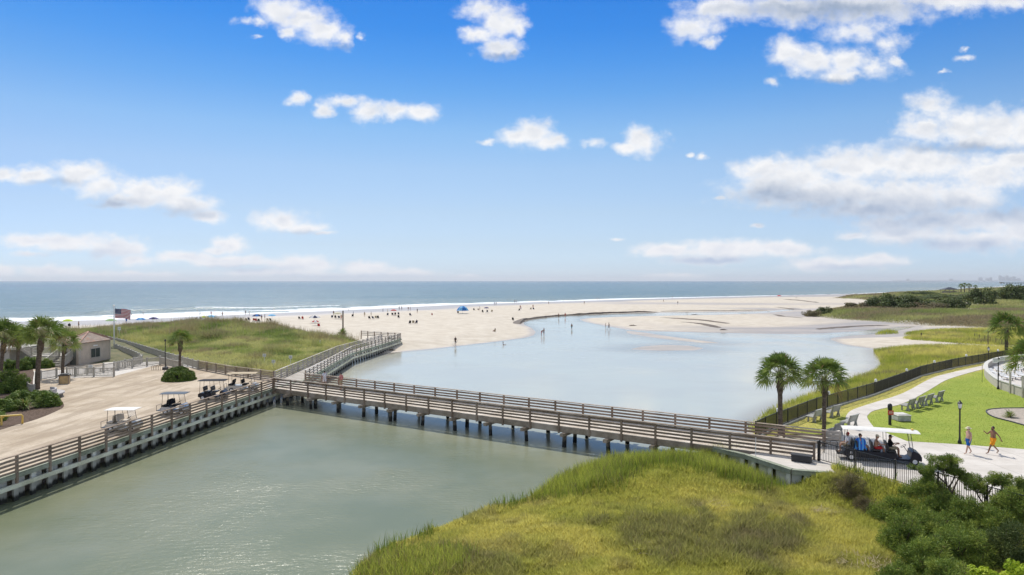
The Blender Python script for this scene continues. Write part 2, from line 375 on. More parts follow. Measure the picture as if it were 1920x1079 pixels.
def ground_z(X, Y):
    X = np.asarray(X, float); Y = np.asarray(Y, float)
    so = -sdf(SEA, X, Y)                                       # inland distance
    sl = -sdf(LAG, X, Y)                                       # distance from the lagoon, outside positive
    n1 = vnoise(X, Y, 40, 3); n2 = vnoise(X, Y, 9, 5)
    hs = np.where(so > 0, 1.15*(1-np.exp(-np.maximum(so, 0)/75)), np.maximum(so*.022, -3))
    hs = hs+(n1-.5)*.28*sstep(10, 90, so)
    flat = sstep(55, 120, X)*sstep(500, 250, Y)                # the flats to the right are lower
    hs = hs*(1-.45*flat)
    hl = np.where(sl > 0, sl*.055*(1+1.2*sstep(-10, 30, -X)), np.maximum(sl*.10, -1.3))
    k = .12; d = hs-hl; z = np.minimum(hs, hl)-np.where(np.abs(d) < k, (k-np.abs(d))**2/(4*k), 0)
    # bars in the lagoon
    for poly, hh in BARS:
        sb = sdf(poly, X, Y); z = np.maximum(z, np.where(sb > -12, np.clip(.015+sb*.03, -1.3, hh), -9))
    # left dune land
    sd_ = sdf(DL, X, Y)
    yc = np.interp(X, [-140, -95, -75, -52, -41, -30], [150, 150, 148, 143, 137, 127])
    amp = np.interp(X, [-160, -120, -95, -75, -63, -52, -41, -33, -27], [.0, .1, .25, 1.5, 1.75, 1.45, 1.1, .5, .2])
    bumps = (vnoise(X, Y, 11, 21)-.5)*.9*sstep(84, 110, Y)*sstep(0, 6, sd_)
    dn = 1.5+amp*np.exp(-((Y-yc)/17)**2)+.35*amp*sstep(85, 120, Y)+bumps
    farpart = sstep(100, 135, Y)
    width = 1.0+9*farpart
    f = sstep(0, 1, np.clip(sd_/width, 0, 1)); z = np.where(sd_ > 0, z*(1-f)+np.where(Y < 84, 1.45, dn)*f, z)
    # right dunes
    sr = sdf(DR, X, Y)
    dr = .9+2.6*sstep(10, 130, sr)*vnoise(X, Y, 70, 33)+1.9*vnoise(X, Y, 28, 9)*sstep(0, 30, sr)
    dr = dr + 1.2*sstep(.55, .8, vnoise(X, Y, 120, 41))
    z = np.where(sr > 0, z+(np.maximum(dr, z)-z)*sstep(0, 14, sr), z)
    for poly, hh, w in ((MR1, .9, 8), (MR2, 1.0, 8), (MR3, .4, 3)):
        sm = sdf(poly, X, Y); z = np.where(sm > 0, z+(np.maximum(hh+.3*(n2-.5), z)-z)*sstep(0, w, sm), z)
    sm = sdf(MF, X, Y)
    z = np.where(sm > 0, .02+.5*sstep(0, 7, sm)+.5*sstep(37, 41, Y)*sstep(1, 4, sm)+.25*vnoise(X, Y, 6, 8)*sstep(.5, 6, sm), z)
    # banks up to the walled right bank
    sb = sdf(RB, X, Y)
    up = sstep(-3.6, -.2, sb)*np.where(Y < 46, sstep(15.6, 18.8, X), .55)
    z = np.where((sb <= 0) & (sb > -3.6) & (sl > 0), z+(1.5-z)*np.clip(up, 0, 1), z)
    z = np.where(sb > 0, z+(1.45-z)*sstep(.1, .9, sb), z)
    return z
BARS = [(Z0([(1178,621),(1200,623.5),(1250,631),(1300,637.5),(1345,643.5),(1318,643),(1250,636),(1205,629.5),(1180,625)]), .09),
        (Z0([(1188,655),(1208,650.5),(1245,647.5),(1290,649),(1314,653.5),(1300,656.5),(1240,657.5)]), .07)]
def gz(x, y): return float(ground_z(np.array([x]), np.array([y]))[0])
def onground(px, py):
    z = .6
    for _ in range(14): p = at2(px, py, z); z = .5*z+.5*max(0, gz(*p))
    p = at2(px, py, z); return (p[0], p[1], gz(*p))

# ---- ground sheet
pp = list(np.arange(1700, 620, -24.0))+list(np.arange(620, 200, -1.3))+list(np.arange(200, 60, -.7))+list(np.arange(60, 20, -.35))+list(np.arange(20, 3, -.25))+[2.5, 2, 1.5, 1, .7, .5, .35]
dist_rows = CZ*F/np.array(pp); us = np.arange(-1.15, 1.1501, .0038)
D_, U_ = np.meshgrid(dist_rows, us, indexing='ij'); GX = (D_*U_); GY = D_
NR, NC = GX.shape
GZ = ground_z(GX, GY)
so_g = -sdf(SEA, GX, GY); sl_g = -sdf(LAG, GX, GY)
idx = np.arange(NR*NC).reshape(NR, NC)
Q = np.stack([idx[:-1, :-1], idx[:-1, 1:], idx[1:, 1:], idx[1:, :-1]], -1).reshape(-1, 4)
veg = np.zeros_like(GZ)
for poly, w in ((DL, 2.5), (DR, 5), (MR1, 2), (MR2, 3), (MR3, 1.5), (MF, .8)):
    veg = np.maximum(veg, sstep(-.2, w, sdf(poly, GX, GY)+(vnoise(GX, GY, 4, 2)-.5)*w*1.2))
veg = np.where(GY < 84, np.where(GX < -26, 0, veg), veg)
veg = np.where((GY < 47) & (GX > -14), 1, veg)
# bare sand patches in the right dunes
def bare(X, Y):
    b = sstep(.60, .74, vnoise(X*.55, Y*.25, 16, 77))*sstep(160, 220, Y)
    for px, py, rx, ry in ((1790, 583.5, 46, 2.6), (1640, 571, 26, 5.5), (1590, 563, 34, 4), (1655, 565, 24, 3.5)):
        P_ = ((X/Y)*F+960, 527+(CZ-1.3)*F/Y)
        b = np.maximum(b, sstep(1.15, .75, np.sqrt(((P_[0]-px)/rx)**2+((P_[1]-py)/ry)**2))*(X > 30)*(Y > 60))
    return b*(X > 30)
veg = veg*(1-bare(GX, GY))
wet = np.maximum(sstep(46, 24, so_g+(vnoise(GX, GY, 30, 4)-.5)*26), sstep(.16, .04, GZ+(vnoise(GX, GY*.6, 14, 6)-.5)*.16)*.8)
fl = sstep(20, 70, GX)*sstep(.56, .40, vnoise(GX*.10, GY*.55, 20, 31))*(GY > 150)*sstep(.95, .6, GZ)
wet = np.maximum(wet, fl*.9)
def sand_fn(t, p, pos, tc):
    n = t.noise(pos, .35, 6, .65); n2 = t.noise(pos, 6.0, 5, .7); st = t.noise(t.vm('MULTIPLY', pos, (.05, .35, 1)), 1.0, 4, .6)
    dry = t.mix(t.ss(n, .3, .72), lin2((187, 175, 157)), lin2((207, 197, 181)))
    dry = t.mix(t.m('MULTIPLY', t.ss(n2, .45, .75), .25), dry, lin2((180, 168, 150)))
    wt = t.mix(t.ss(st, .35, .65), lin2((150, 142, 134)), lin2((182, 168, 154)))
    w = t.attr('wet')
    c = t.mix(w, dry, wt)
    vg = t.mix(t.ss(t.noise(pos, .9, 4, .6), .35, .65), (.075, .085, .022), (.16, .14, .06))
    c = t.mix(t.attr('veg'), c, vg)
    link(t, c, p.inputs['Base Color']); link(t, t.lin(w, 0, 1, .9, .34), p.inputs['Roughness'])
    b = t.n('ShaderNodeBump', {'Height': t.m('ADD', n2, t.m('MULTIPLY', n, 3)), 'Strength': t.lin(w, 0, 1, .5, .06), 'Distance': .12}); link(t, b.outputs[0], p.inputs['Normal'])
M_sand = material('sand_ground', sand_fn)
gnd = np_mesh('beach_sand', np.stack([GX, GY, GZ], -1).reshape(-1, 3), Q, M_sand, {'wet': wet.ravel(), 'veg': veg.ravel()})
gnd['kind'] = 'structure'
# ---- water
surf_n = vnoise(GX*.22, GY*.5, 18, 61); ph = vnoise(GX*.5, GY*.5, 60, 62)
dsea = -so_g
wid = np.interp(GX/GY, [-.9, -.45, -.2, .1, .35, .5, .9], [46, 40, 26, 24, 12, 6, 14])
wid = wid*(.65+.7*vnoise(GX*.3, GY*.0+1, 22, 65, 2))
edge = sstep(-1.5, 1.0, dsea)*sstep(wid, wid*.55, dsea)
body = edge*(.35+.65*sstep(.40, .56, vnoise(GX*.35, GY*.9, 7, 64)+.35*sstep(.6, 0, dsea/wid)))
br = np.exp(-((dsea-wid*1.25)/(4.5))**2)*sstep(.5, .6, vnoise(GX, GY*0, 26, 66, 2))*(GX/GY < -.25)
foam = np.clip(np.maximum(body, br), 0, 1)
swell = .30*np.sin(dsea/7.5+ph*9)*sstep(2, 50, dsea)*sstep(1500, 300, GY)
wz = swell+.7*np.exp(-((dsea-wid*1.2)/5.0)**2)*sstep(.47, .55, vnoise(GX, GY*0, 30, 66, 2))*(GX/GY < -.2)
wz = np.where(dsea > 0, wz*sstep(0, 12, dsea), 0)
def ocean_fn(t, p, pos, tc):
    d = t.n('ShaderNodeAttribute', attribute_name='dsea').outputs['Fac']
    f = t.attr('foam')
    big = t.noise(t.vm('MULTIPLY', pos, (.0022, .012, 1)), 1, 4, .6)
    c = t.mix(t.ss(d, 10, 160), (.19, .22, .17), (.11, .16, .15))
    c = t.mix(t.ss(d, 200, 1800), c, (.085, .125, .135))
    c = t.mix(t.m('MULTIPLY', t.ss(big, .35, .7), .5), c, (.05, .13, .13))
    fn_ = t.noise(t.vm('MULTIPLY', pos, (.35, .5, 1)), 1, 5, .65)
    ff = t.ss(t.m('ADD', f, t.m('MULTIPLY', t.m('SUBTRACT', fn_, .5), .9)), .42, .62)
    ff = t.m('MULTIPLY', ff, t.ss(f, .02, .15))
    c = t.mix(ff, c, (.82, .84, .85)); link(t, c, p.inputs['Base Color'])
    link(t, t.lin(ff, 0, 1, .22, .8), p.inputs['Roughness'])
    w1 = t.noise(t.vm('MULTIPLY', pos, (.10, .28, 1)), 1, 6, .65); w2 = t.noise(t.vm('MULTIPLY', pos, (.02, .06, 1)), 1, 4, .6)
    b = t.n('ShaderNodeBump', {'Height': t.m('ADD', w1, t.m('MULTIPLY', w2, 2)), 'Strength': .8, 'Distance': 1.3}); link(t, b.outputs[0], p.inputs['Normal'])
    p.inputs['IOR'].default_value = 1.33
M_ocean = material('ocean_water', ocean_fn, rough=.2)
cy_ = so_g.reshape(-1)[Q].min(1)
ocean_faces = Q[cy_ < 25]
def compact(V, Fc, attrs):
    u, inv = np.unique(Fc, return_inverse=True)
    return V[u], inv.reshape(Fc.shape), {k: v[u] for k, v in attrs.items()}
V, Fc, A = compact(np.stack([GX, GY, np.where(so_g > 0, 0, wz)], -1).reshape(-1, 3), ocean_faces, {'foam': foam.ravel(), 'dsea': dsea.ravel()})
ocean = np_mesh('ocean', V, Fc, M_ocean, A); tag(ocean, kind='structure')
def lag_fn(t, p, pos, tc):
    dp = t.attr('depth'); xy = t.n('ShaderNodeSeparateXYZ', {0: pos})
    big = t.noise(pos, .06, 4, .6)
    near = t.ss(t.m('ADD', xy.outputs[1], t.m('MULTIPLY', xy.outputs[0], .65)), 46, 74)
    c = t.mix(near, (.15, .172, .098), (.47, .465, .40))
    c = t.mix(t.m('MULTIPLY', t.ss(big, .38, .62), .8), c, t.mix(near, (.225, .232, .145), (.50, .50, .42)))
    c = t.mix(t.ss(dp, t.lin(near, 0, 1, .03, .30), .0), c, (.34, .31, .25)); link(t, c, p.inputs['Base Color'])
    w1 = t.noise(t.vm('MULTIPLY', pos, (1.0, 2.2, 1)), 1.6, 4, .6)
    w3 = t.noise(t.vm('MULTIPLY', pos, (.5, 1, 1)), .35, 3, .5)
    calm = t.lin(near, 0, 1, .85, .34)
    patch = t.ss(t.noise(pos, .09, 3, .5), .38, .62, .15, 1.0)
    b = t.n('ShaderNodeBump', {'Height': t.m('ADD', w1, t.m('MULTIPLY', w3, 1.5)), 'Strength': t.m('MULTIPLY', calm, patch), 'Distance': t.lin(near, 0, 1, .075, .06)}); link(t, b.outputs[0], p.inputs['Normal'])
    link(t, t.lin(near, 0, 1, .26, .08), p.inputs['Roughness']); p.inputs['IOR'].default_value = 1.33
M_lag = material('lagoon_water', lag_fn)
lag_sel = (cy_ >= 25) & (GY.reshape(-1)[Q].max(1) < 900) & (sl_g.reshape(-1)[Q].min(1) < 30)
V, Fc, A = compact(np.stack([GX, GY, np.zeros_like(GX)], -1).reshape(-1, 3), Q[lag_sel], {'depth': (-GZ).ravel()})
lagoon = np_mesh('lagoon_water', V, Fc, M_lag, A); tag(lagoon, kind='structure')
# ---- sheets: parking lot, lawn, paths
def lot_fn(t, p, pos, tc):
    n = t.noise(pos, .25, 6, .65); tr = t.noise(t.vm('MULTIPLY', pos, (.9, .14, 1)), 1, 4, .6); fine = t.noise(pos, 9, 4, .7)
    c = t.mix(t.ss(n, .32, .68), lin2((176, 158, 134)), lin2((202, 186, 164)))
    c = t.mix(t.m('MULTIPLY', t.ss(tr, .48, .62), .6), c, lin2((150, 132, 110)))
    c = t.mix(t.m('MULTIPLY', t.ss(fine, .42, .72), .55), c, lin2((150, 136, 118)))
    link(t, c, p.inputs['Base Color'])
    b = t.n('ShaderNodeBump', {'Height': t.m('ADD', fine, t.m('MULTIPLY', tr, 3)), 'Strength': .4, 'Distance': .04}); link(t, b.outputs[0], p.inputs['Normal'])
M_lot = material('gravel_lot', lot_fn, rough=.95)
def lawn_fn(t, p, pos, tc):
    n = t.noise(pos, .22, 5, .65); n2 = t.noise(pos, 3.5, 5, .75); n3 = t.noise(pos, 22, 3, .7)
    c = t.mix(t.ss(n, .3, .7), (.225, .30, .040), (.30, .36, .055))
    c = t.mix(t.m('MULTIPLY', t.ss(n2, .42, .66), .4), c, (.38, .40, .09))
    c = t.mix(t.m('MULTIPLY', t.ss(n3, .5, .75), .5), c, (.16, .22, .015))
    x = t.n('ShaderNodeSeparateXYZ', {0: pos}); e = t.attr('dry')
    c = t.mix(t.m('MULTIPLY', e, t.ss(n2, .3, .6, .4, 1)), c, (.50, .42, .12))
    link(t, c, p.inputs['Base Color'])
    b = t.n('ShaderNodeBump', {'Height': t.m('ADD', n3, n2), 'Strength': .7, 'Distance': .05}); link(t, b.outputs[0], p.inputs['Normal'])
M_lawn = material('lawn_grass', lawn_fn, rough=.9, spec=.2)
def conc_fn(t, p, pos, tc):
    n = t.noise(pos, .5, 6, .65); n2 = t.noise(pos, 14, 4, .7)
    c = t.mix(t.ss(n, .3, .7), lin2((192, 184, 174)), lin2((212, 205, 196)))
    c = t.mix(t.m('MULTIPLY', t.ss(n2, .5, .75), .2), c, lin2((150, 143, 134)))
    br = t.n('ShaderNodeTexBrick', {'Vector': t.vm('ADD', t.vm('MULTIPLY', pos, (1, 1, 0)), (.3, .4, 0)), 'Scale': 1.0, 'Mortar Size': .022, 'Brick Width': 3.0, 'Row Height': 3.0, 'Color1': (1, 1, 1, 1), 'Color2': (.96, .96, .96, 1), 'Mortar': (.66, .65, .62, 1)}, offset=0.0)
    link(t, t.mix(1.0, c, br.outputs[0], 'MULTIPLY'), p.inputs['Base Color'])
M_conc = material('concrete_paving', conc_fn, rough=.85)
lot = [(-29.45, 20), (-29.35, 39), (-25.3, 71.2), (-23.6, 78.2), BW_L[0], (-34, 85), (-40.2, 87.3), (-50.7, 99.5), (-57, 106), (-64.2, 115), (-80, 131), (-140, 120), (-140, 20)]
def sheet(name, poly, z, thick, m, step=None):
    mb = MB(); mb.prism(poly, z-thick, z); o = mb.build(name, m); tag(o, kind='structure'); return o
sheet('parking_lot', lot, 1.6, .1, M_lot)
# lawn as a fine mesh so its dry edge can follow the fence
LAWN = [(x+.25, y-.1) for x, y in FENCE]+[(140, 118), (140, 40), (60, 30)]
PLAZA_EDGE = [at2(1640,803,1.6), at2(1701,827.6,1.6), at2(1799,833.5,1.6), at2(1860,838,1.6), at2(1925,843,1.6), at2(2150,862,1.6)]
lawn_poly = [(x+.15, y-.05) for x, y in FENCE]+[(150, 100), (60, 30)]+[PLAZA_EDGE[-1]]+[PLAZA_EDGE[-2]]+PLAZA_EDGE[:-2][::-1]+[at2(1590,800,1.6), at2(1556,812,1.6), at2(1420,812,1.6)]
gx, gy = np.meshgrid(np.arange(14, 130, .45), np.arange(38, 135, .45)); ins = sdf(lawn_poly, gx, gy)
dry = sstep(4.5, .8, -sdf([(x, y) for x, y in FENCE]+[(300, 300), (-100, 300)], gx, gy)+(vnoise(gx, gy, 2.5, 1)-.5)*3)
dry = np.maximum(dry, .6*sstep(54, 48, gy)*sstep(25, 21, gx))
ii = np.arange(gx.size).reshape(gx.shape); q4 = np.stack([ii[:-1, :-1], ii[:-1, 1:], ii[1:, 1:], ii[1:, :-1]], -1).reshape(-1, 4)
sel = ins.reshape(-1)[q4].max(1) > 0
V, Fc, A = compact(np.stack([gx, gy, np.where(ins > 0, 1.575, 1.50)], -1).reshape(-1, 3), q4[sel], {'dry': dry.ravel()})
tag(np_mesh('lawn', V, Fc, M_lawn, A), kind='structure')
plaza = [(x-.05, y+.05) for x, y in RF_TOP[:5]]
plaza = [PLAT[0], PLAT[1], PLAT[2]]+[(x+.02, y+.02) for x, y in RF_TOP[1:]]+[(40, 20), PLAZA_EDGE[-1]]+PLAZA_EDGE[-2::-1]
W1 = [at2(*p, 1.6) for p in [(1640,803),(1632.6,794),(1626,783),(1628.4,777.5),(1640,769.8),(1684,759.6),(1713,747.8),(1745,730),(1771.8,714),(1801,704),(1842,693),(1880,686)]]
W2 = [at2(*p, 1.6) for p in [(1885,678),(1851,684),(1830,688.5),(1771.8,701.7),(1742.5,711.2),(1692.7,737.6),(1637,755.6),(1600,768),(1588,777.5),(1586,786),(1592,800)]]
path_poly = smooth_poly(W1, 3, False)+smooth_poly(W2, 3, False)
plaza = [PLAT[0], PLAT[1], PLAT[2]]+[(x+.02, y+.02) for x, y in RF_TOP[1:]]+[(40, 20), PLAZA_EDGE[-1]]+PLAZA_EDGE[-2::-1]+path_poly[-1:]+[at2(1556,806,1.6), (21.4, 46.9), BR_B2, BR_B, (16.2, 44.8)]
sheet('plaza_paving', plaza, 1.6, .25, M_conc)
sheet('garden_path', path_poly, 1.604, .12, M_conc)
# ================================================================ MATERIALS
def wood(name, c1, c2, rough=.85, wscale=(.6, .6, 8)):
    def fn(t, p, pos, tc):
        n = t.noise(pos, 1.3, 6, .7); n2 = t.noise(pos, 11, 5, .75); n3 = t.noise(pos, .5, 3, .5)
        c = t.mix(t.ss(n, .3, .7), c1, c2); c = t.mix(t.m('MULTIPLY', t.ss(n2, .45, .75), .5), c, tuple(v*.45 for v in c1))
        c = t.mix(t.m('MULTIPLY', t.ss(n3, .48, .62), .5), c, (c2[0]*1.3, c2[1]*1.35, c2[2]*1.45))
        link(t, c, p.inputs['Base Color'])
        b = t.n('ShaderNodeBump', {'Height': n2, 'Strength': .5, 'Distance': .01}); link(t, b.outputs[0], p.inputs['Normal'])
    return material(name, fn, rough=rough, spec=.25)
M_wood = wood('weathered_timber', (.26, .205, .15), (.41, .335, .26))
M_wooddark = wood('dark_timber', (.18, .132, .095), (.31, .235, .175))
M_deck = wood('deck_boards', (.50, .43, .35), (.62, .55, .46))
M_greywood = wood('pale_grey_timber', (.38, .34, .29), (.50, .455, .40))  # paler, greyer than the weathered timber
M_pile = wood('pile_timber', (.05, .045, .035), (.14, .125, .095))
M_cap = wood('treated_green_timber', (.21, .235, .17), (.34, .36, .28))
M_waler = wood('pale_waler_timber', (.58, .58, .42), (.74, .72, .55))
M_white = material('white_paint', base=(.62, .59, .53), rough=.6, vary=.12)
M_cream = material('cream_paint', base=(.46, .42, .36), rough=.7, vary=.12)
M_bal = material('weathered_white_paint', base=(.44, .41, .35), rough=.7, vary=.15)
M_black = material('black_metal', base=(.012, .012, .013), rough=.4)
M_blackpl = material('black_plastic', base=(.02, .02, .022), rough=.5)
M_dkgrey = material('dark_grey_paint', base=(.05, .052, .058), rough=.45)
M_conc2 = material('cast_concrete', base=(.42, .42, .40), rough=.9, vary=.25, bump=.3)
M_metal = material('painted_steel', base=(.5, .5, .5), rough=.35, metal=.6)
M_chrome = material('bright_metal', base=(.7, .7, .7), rough=.25, metal=.9)
M_glass = material('tinted_glass', base=(.03, .045, .05), rough=.06, spec=.8)
M_yellow = material('yellow_paint', base=(.72, .50, .10), rough=.5, vary=.15)
M_red = material('red_paint', base=(.50, .045, .03), rough=.5)
M_rubber = material('rubber', base=(.02, .02, .02), rough=.8)
M_wpl = material('white_plastic', base=(.80, .79, .77), rough=.4)
def panel_fn(t, p, pos, tc):
    z = t.n('ShaderNodeSeparateXYZ', {0: pos}).outputs[2]
    n = t.noise(t.vm('MULTIPLY', pos, (3, 3, .6)), 1, 5, .7)
    k = t.ss(t.m('ADD', z, t.m('MULTIPLY', t.m('SUBTRACT', n, .5), .6)), .46, .20)
    c = t.mix(t.ss(t.noise(pos, 2, 4), .3, .7), (.60, .60, .55), (.78, .77, .70))
    k2 = t.ss(t.m('ADD', z, t.m('MULTIPLY', t.m('SUBTRACT', n, .5), .9)), 1.0, .55)
    c = t.mix(t.m('MULTIPLY', k2, .5), c, (.20, .19, .14))
    link(t, t.mix(k, c, (.022, .022, .015)), p.inputs['Base Color'])
M_panel = material('vinyl_sheet_piling', panel_fn, rough=.6)
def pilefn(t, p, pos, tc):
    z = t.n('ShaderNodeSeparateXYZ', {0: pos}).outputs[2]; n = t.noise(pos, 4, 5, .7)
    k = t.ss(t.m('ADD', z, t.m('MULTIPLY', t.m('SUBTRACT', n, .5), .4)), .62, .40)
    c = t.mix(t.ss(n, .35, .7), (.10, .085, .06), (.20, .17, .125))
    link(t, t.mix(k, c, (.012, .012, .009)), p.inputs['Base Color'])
M_piles = material('tidal_piling_timber', pilefn, rough=.85)

# ================================================================ TIMBER RAILINGS, SEAWALL, BRIDGE
def V3(p, z): return Vector((p[0], p[1], z))
def offs(poly, d):
    """offset an open polyline to its left by d"""
    out = []
    for i, p in enumerate(poly):
        a = Vector(poly[max(i-1, 0)][:2]); b = Vector(poly[min(i+1, len(poly)-1)][:2]); t_ = (b-a).normalized()
        out.append((p[0]-t_.y*d, p[1]+t_.x*d))
    return out
def walkpts(poly, spacing):
    """points every `spacing` along an open polyline, ends included"""
    segs = [(Vector(a[:2]), Vector(b[:2])) for a, b in zip(poly[:-1], poly[1:])]; L = sum((b-a).length for a, b in segs)
    n = max(1, round(L/spacing)); out = []
    for i in range(n+1):
        d = L*i/n
        for a, b in segs:
            l = (b-a).length
            if d <= l+1e-6: out.append((a+(b-a)*(d/l), (b-a).normalized())); break
            d -= l
        else: out.append((segs[-1][1], (segs[-1][1]-segs[-1][0]).normalized()))
    return out
def board_rail(parent, poly, zd, h=1.1, sp=2.44, boards=3, side=1, m=None, mp=None, postdown=.5, bh=.14, name='rail_board', psz=.13, cap=True):
    m = m or M_wood; mp = mp or M_wood
    pts = walkpts(poly, sp)
    for k, (p, t_) in enumerate(pts):
        mb = MB(); nrm = Vector((-t_.y, t_.x))*side
        mb.box((p.x, p.y, zd+(h-.02-postdown)/2), (psz, psz, h-.02+postdown), math.atan2(t_.y, t_.x))
        mb.build('post', mp, parent, world=True)
    for b in range(boards):
        z = zd+h-.14-(b+.32)*(h-.16)/boards
        mb = MB(); q = offs(poly, -.085*side)
        for a, c in zip(q[:-1], q[1:]): 
            for s_, e_ in zip(subdiv([a, c], 4.88)[:-1], subdiv([a, c], 4.88)[1:]):
                dv = (Vector(e_)-Vector(s_)).normalized()*.006; w_ = rnd.uniform(-.008, .008)
                mb.beam(V3(Vector(s_)+dv, z+w_), V3(Vector(e_)-dv, z+w_), .038, bh)
        mb.build(name, m, parent, world=True)
    if cap:
        mb = MB()
        for a, c in zip(poly[:-1], poly[1:]): 
            for s_, e_ in zip(subdiv([a, c], 4.88)[:-1], subdiv([a, c], 4.88)[1:]):
                dv = (Vector(e_)-Vector(s_)).normalized()*.004
                mb.beam(V3(Vector(s_)+dv, zd+h+.002), V3(Vector(e_)-dv, zd+h+.002), .19, .045)
        mb.build('cap_rail', m, parent, world=True)
def seawall(name, label, poly, ztop=1.6, panels=.62, walerz=.93, capm=None):
    """corrugated sheet piling with a cap beam, a pale waler and timber in front; water on the right-hand side"""
    t = thing(name, label, 'seawall', (*poly[0][:2], 0))
    mb = MB()
    for a, b in zip(poly[:-1], poly[1:]):
        A_ = Vector(a[:2]); B_ = Vector(b[:2]); d = (B_-A_); L = d.length; d.normalize(); nr = Vector((d.y, -d.x)); n = max(1, int(L/panels))
        for i in range(n):
            w = L/n; c = A_+d*(w*(i+.5)); off = .05 if i % 2 else -.26
            rz = math.atan2(d.y, d.x)
            mb.box((c.x+nr.x*off, c.y+nr.y*off, (ztop-.22-1.6)/2), (w*(.52 if i % 2 else .99), .12, ztop-.22+1.6), rz)
    mb.build('sheet_piling', M_panel, t, world=True)
    mb = MB(); q = offs(poly, -.14)
    for a, b in zip(q[:-1], q[1:]): mb.beam(V3(a, ztop-.13), V3(b, ztop-.13), .10, .24)
    mb.build('fascia_board', capm or M_cap, t, world=True)
    mb = MB(); q = offs(poly, -.02)
    for a, b in zip(q[:-1], q[1:]): mb.beam(V3(a, ztop+.025), V3(b, ztop+.025), .36, .05)
    mb.build('cap_board', capm or M_cap, t, world=True)
    mb = MB(); q = offs(poly, -.24)
    for a, b in zip(q[:-1], q[1:]): 
        for s_, e_ in zip(subdiv([a, b], 4.8)[:-1], subdiv([a, b], 4.8)[1:]): mb.beam(V3(s_, walerz), V3(Vector(e_)-(Vector(e_)-Vector(s_)).normalized()*.01, walerz), .16, .24)
    mb.build('waler', M_waler, t, world=True)
    return t
sw1 = seawall('seawall', 'long seawall of grey sheet piling with a pale timber waler below the cart parking', subdiv(WALL, 200))
rl1 = thing('timber_railing', 'brown timber railing running along the cart parking seawall', 'railing', (-29.3, 39, 1.6))
board_rail(rl1, offs([(-30.6, 18)]+WALL[1:], -.20), 1.62, h=1.08, sp=2.42, boards=4, side=1, m=M_wooddark, mp=M_wooddark, postdown=.75, bh=.13)
sw2 = seawall('seawall', 'distant seawall of closely spaced sheet piling under the beach boardwalk', [(-25.2, 71.3), (-23.5, 78.4), (-24.9, 106), (-21.7, 133), (-24.6, 134.5)], panels=.62, walerz=.95)
# boardwalk deck and its railings
bw = thing('boardwalk', 'sunlit timber boardwalk deck curving from the bridge to the beach', 'boardwalk', (-25, 80, 1.6))
mb = MB()
ctr = [((a[0]+b[0])/2, (a[1]+b[1])/2) for a, b in zip(BW_L, BW_R)]
left = [(-26.5, 76.8), (-27.0, 106.4), (-24.4, 128.6)]; right = [(-23.7, 76.9), (-25.1, 106), (-22.0, 132.4)]
for i in range(2):
    n = int(math.dist(left[i], left[i+1])/.16)
    for k in range(n):
        f0 = k/n; f1 = (k+.93)/n
        L0, L1 = [Vector(left[i]).lerp(Vector(left[i+1]), f) for f in (f0, f1)]; R0, R1 = [Vector(right[i]).lerp(Vector(right[i+1]), f) for f in (f0, f1)]
        z = 1.63+rnd.uniform(-.003, .003); zl = 1.585
        mb.add([V3(L0, zl), V3(R0, zl), V3(R1, zl), V3(L1, zl), V3(L0, z), V3(R0, z), V3(R1, z), V3(L1, z)], [(4, 5, 6, 7), (0, 1, 5, 4), (2, 3, 7, 6), (1, 2, 6, 5), (3, 0, 4, 7)])
mb.build('deck_boards', M_greywood, bw, world=True)
mb = MB()
for q in (left, right):
    for a, b in zip(q[:-1], q[1:]): mb.beam(V3(a, 1.47), V3(b, 1.47), .2, .2)
mb.build('joist', M_wooddark, bw, world=True)
mb = MB(); mb.prism([(-26.5, 76.7), (-23.7, 76.8), (-22.9, 75.4), (-25.1, 71.9), (-26.3, 72.4)], 1.42, 1.612); mb.build('landing', M_greywood, bw, world=True)
rl2 = thing('timber_railing', 'closely posted timber railing on the water side of the beach boardwalk', 'railing', (*BW_R[0], 1.6))
board_rail(rl2, [(-23.5, 77.6)]+[(-24.9, 106), (-21.7, 133), (-30.8, 139.4)], 1.62, h=1.1, sp=1.9, boards=3, m=M_greywood, mp=M_wooddark, postdown=.6)
rl3 = thing('timber_railing', 'pale timber railing on the dune side of the beach boardwalk', 'railing', (*BW_L[0], 1.6))
board_rail(rl3, [(-26.7, 76.8), (-27.2, 106.4), (-24.6, 129)], 1.62, h=1.1, sp=2.2, boards=4, m=M_greywood, mp=M_greywood, postdown=.4)
# ---- bridge
br = thing('footbridge', 'long weathered timber footbridge on piles crossing the tidal creek', 'bridge', (0, 55.4, 0))
A_ = Vector(BR_A); B_ = Vector(BR_B); dv = (B_-A_).normalized(); nv = Vector((-dv.y, dv.x)); BL = (B_-A_).length; BWD = 4.05
def bp(s, w, z): q = A_+dv*s+nv*w; return Vector((q.x, q.y, z))
DZ = 1.62
mb = MB(); n = int(BL/.155); rz = math.atan2(dv.y, dv.x)
for k in range(n):
    s = (k+.5)*BL/n; c = bp(s, BWD/2, DZ-.022+rnd.uniform(-.003, .003)); mb.box(c, (BL/n*.94, BWD-.16, .044), rz)
mb.build('deck_boards', M_deck, br, world=True)
for w in (.10, BWD-.10):
    mb = MB()
    for k in range(11):
        s0, s1 = BL*k/11, BL*(k+1)/11; mb.beam(bp(s0+.005, w, DZ-.27), bp(s1-.005, w, DZ-.27), .09, .44)
        mb.beam(bp(s0+.3, w-(.05 if w < 1 else -.05), DZ-.3), bp(s1+.3 if k < 10 else s1, w-(.05 if w < 1 else -.05), DZ-.3), .03, .3)
    mb.build('fascia_beam', M_wood, br, world=True)
mb = MB()
for w in (1.0, 2.0, 3.0): mb.beam(bp(0, w, DZ-.2), bp(BL, w, DZ-.2), .1, .28)
mb.build('stringer', M_wooddark, br, world=True)
nb = 20; w0 = -.03
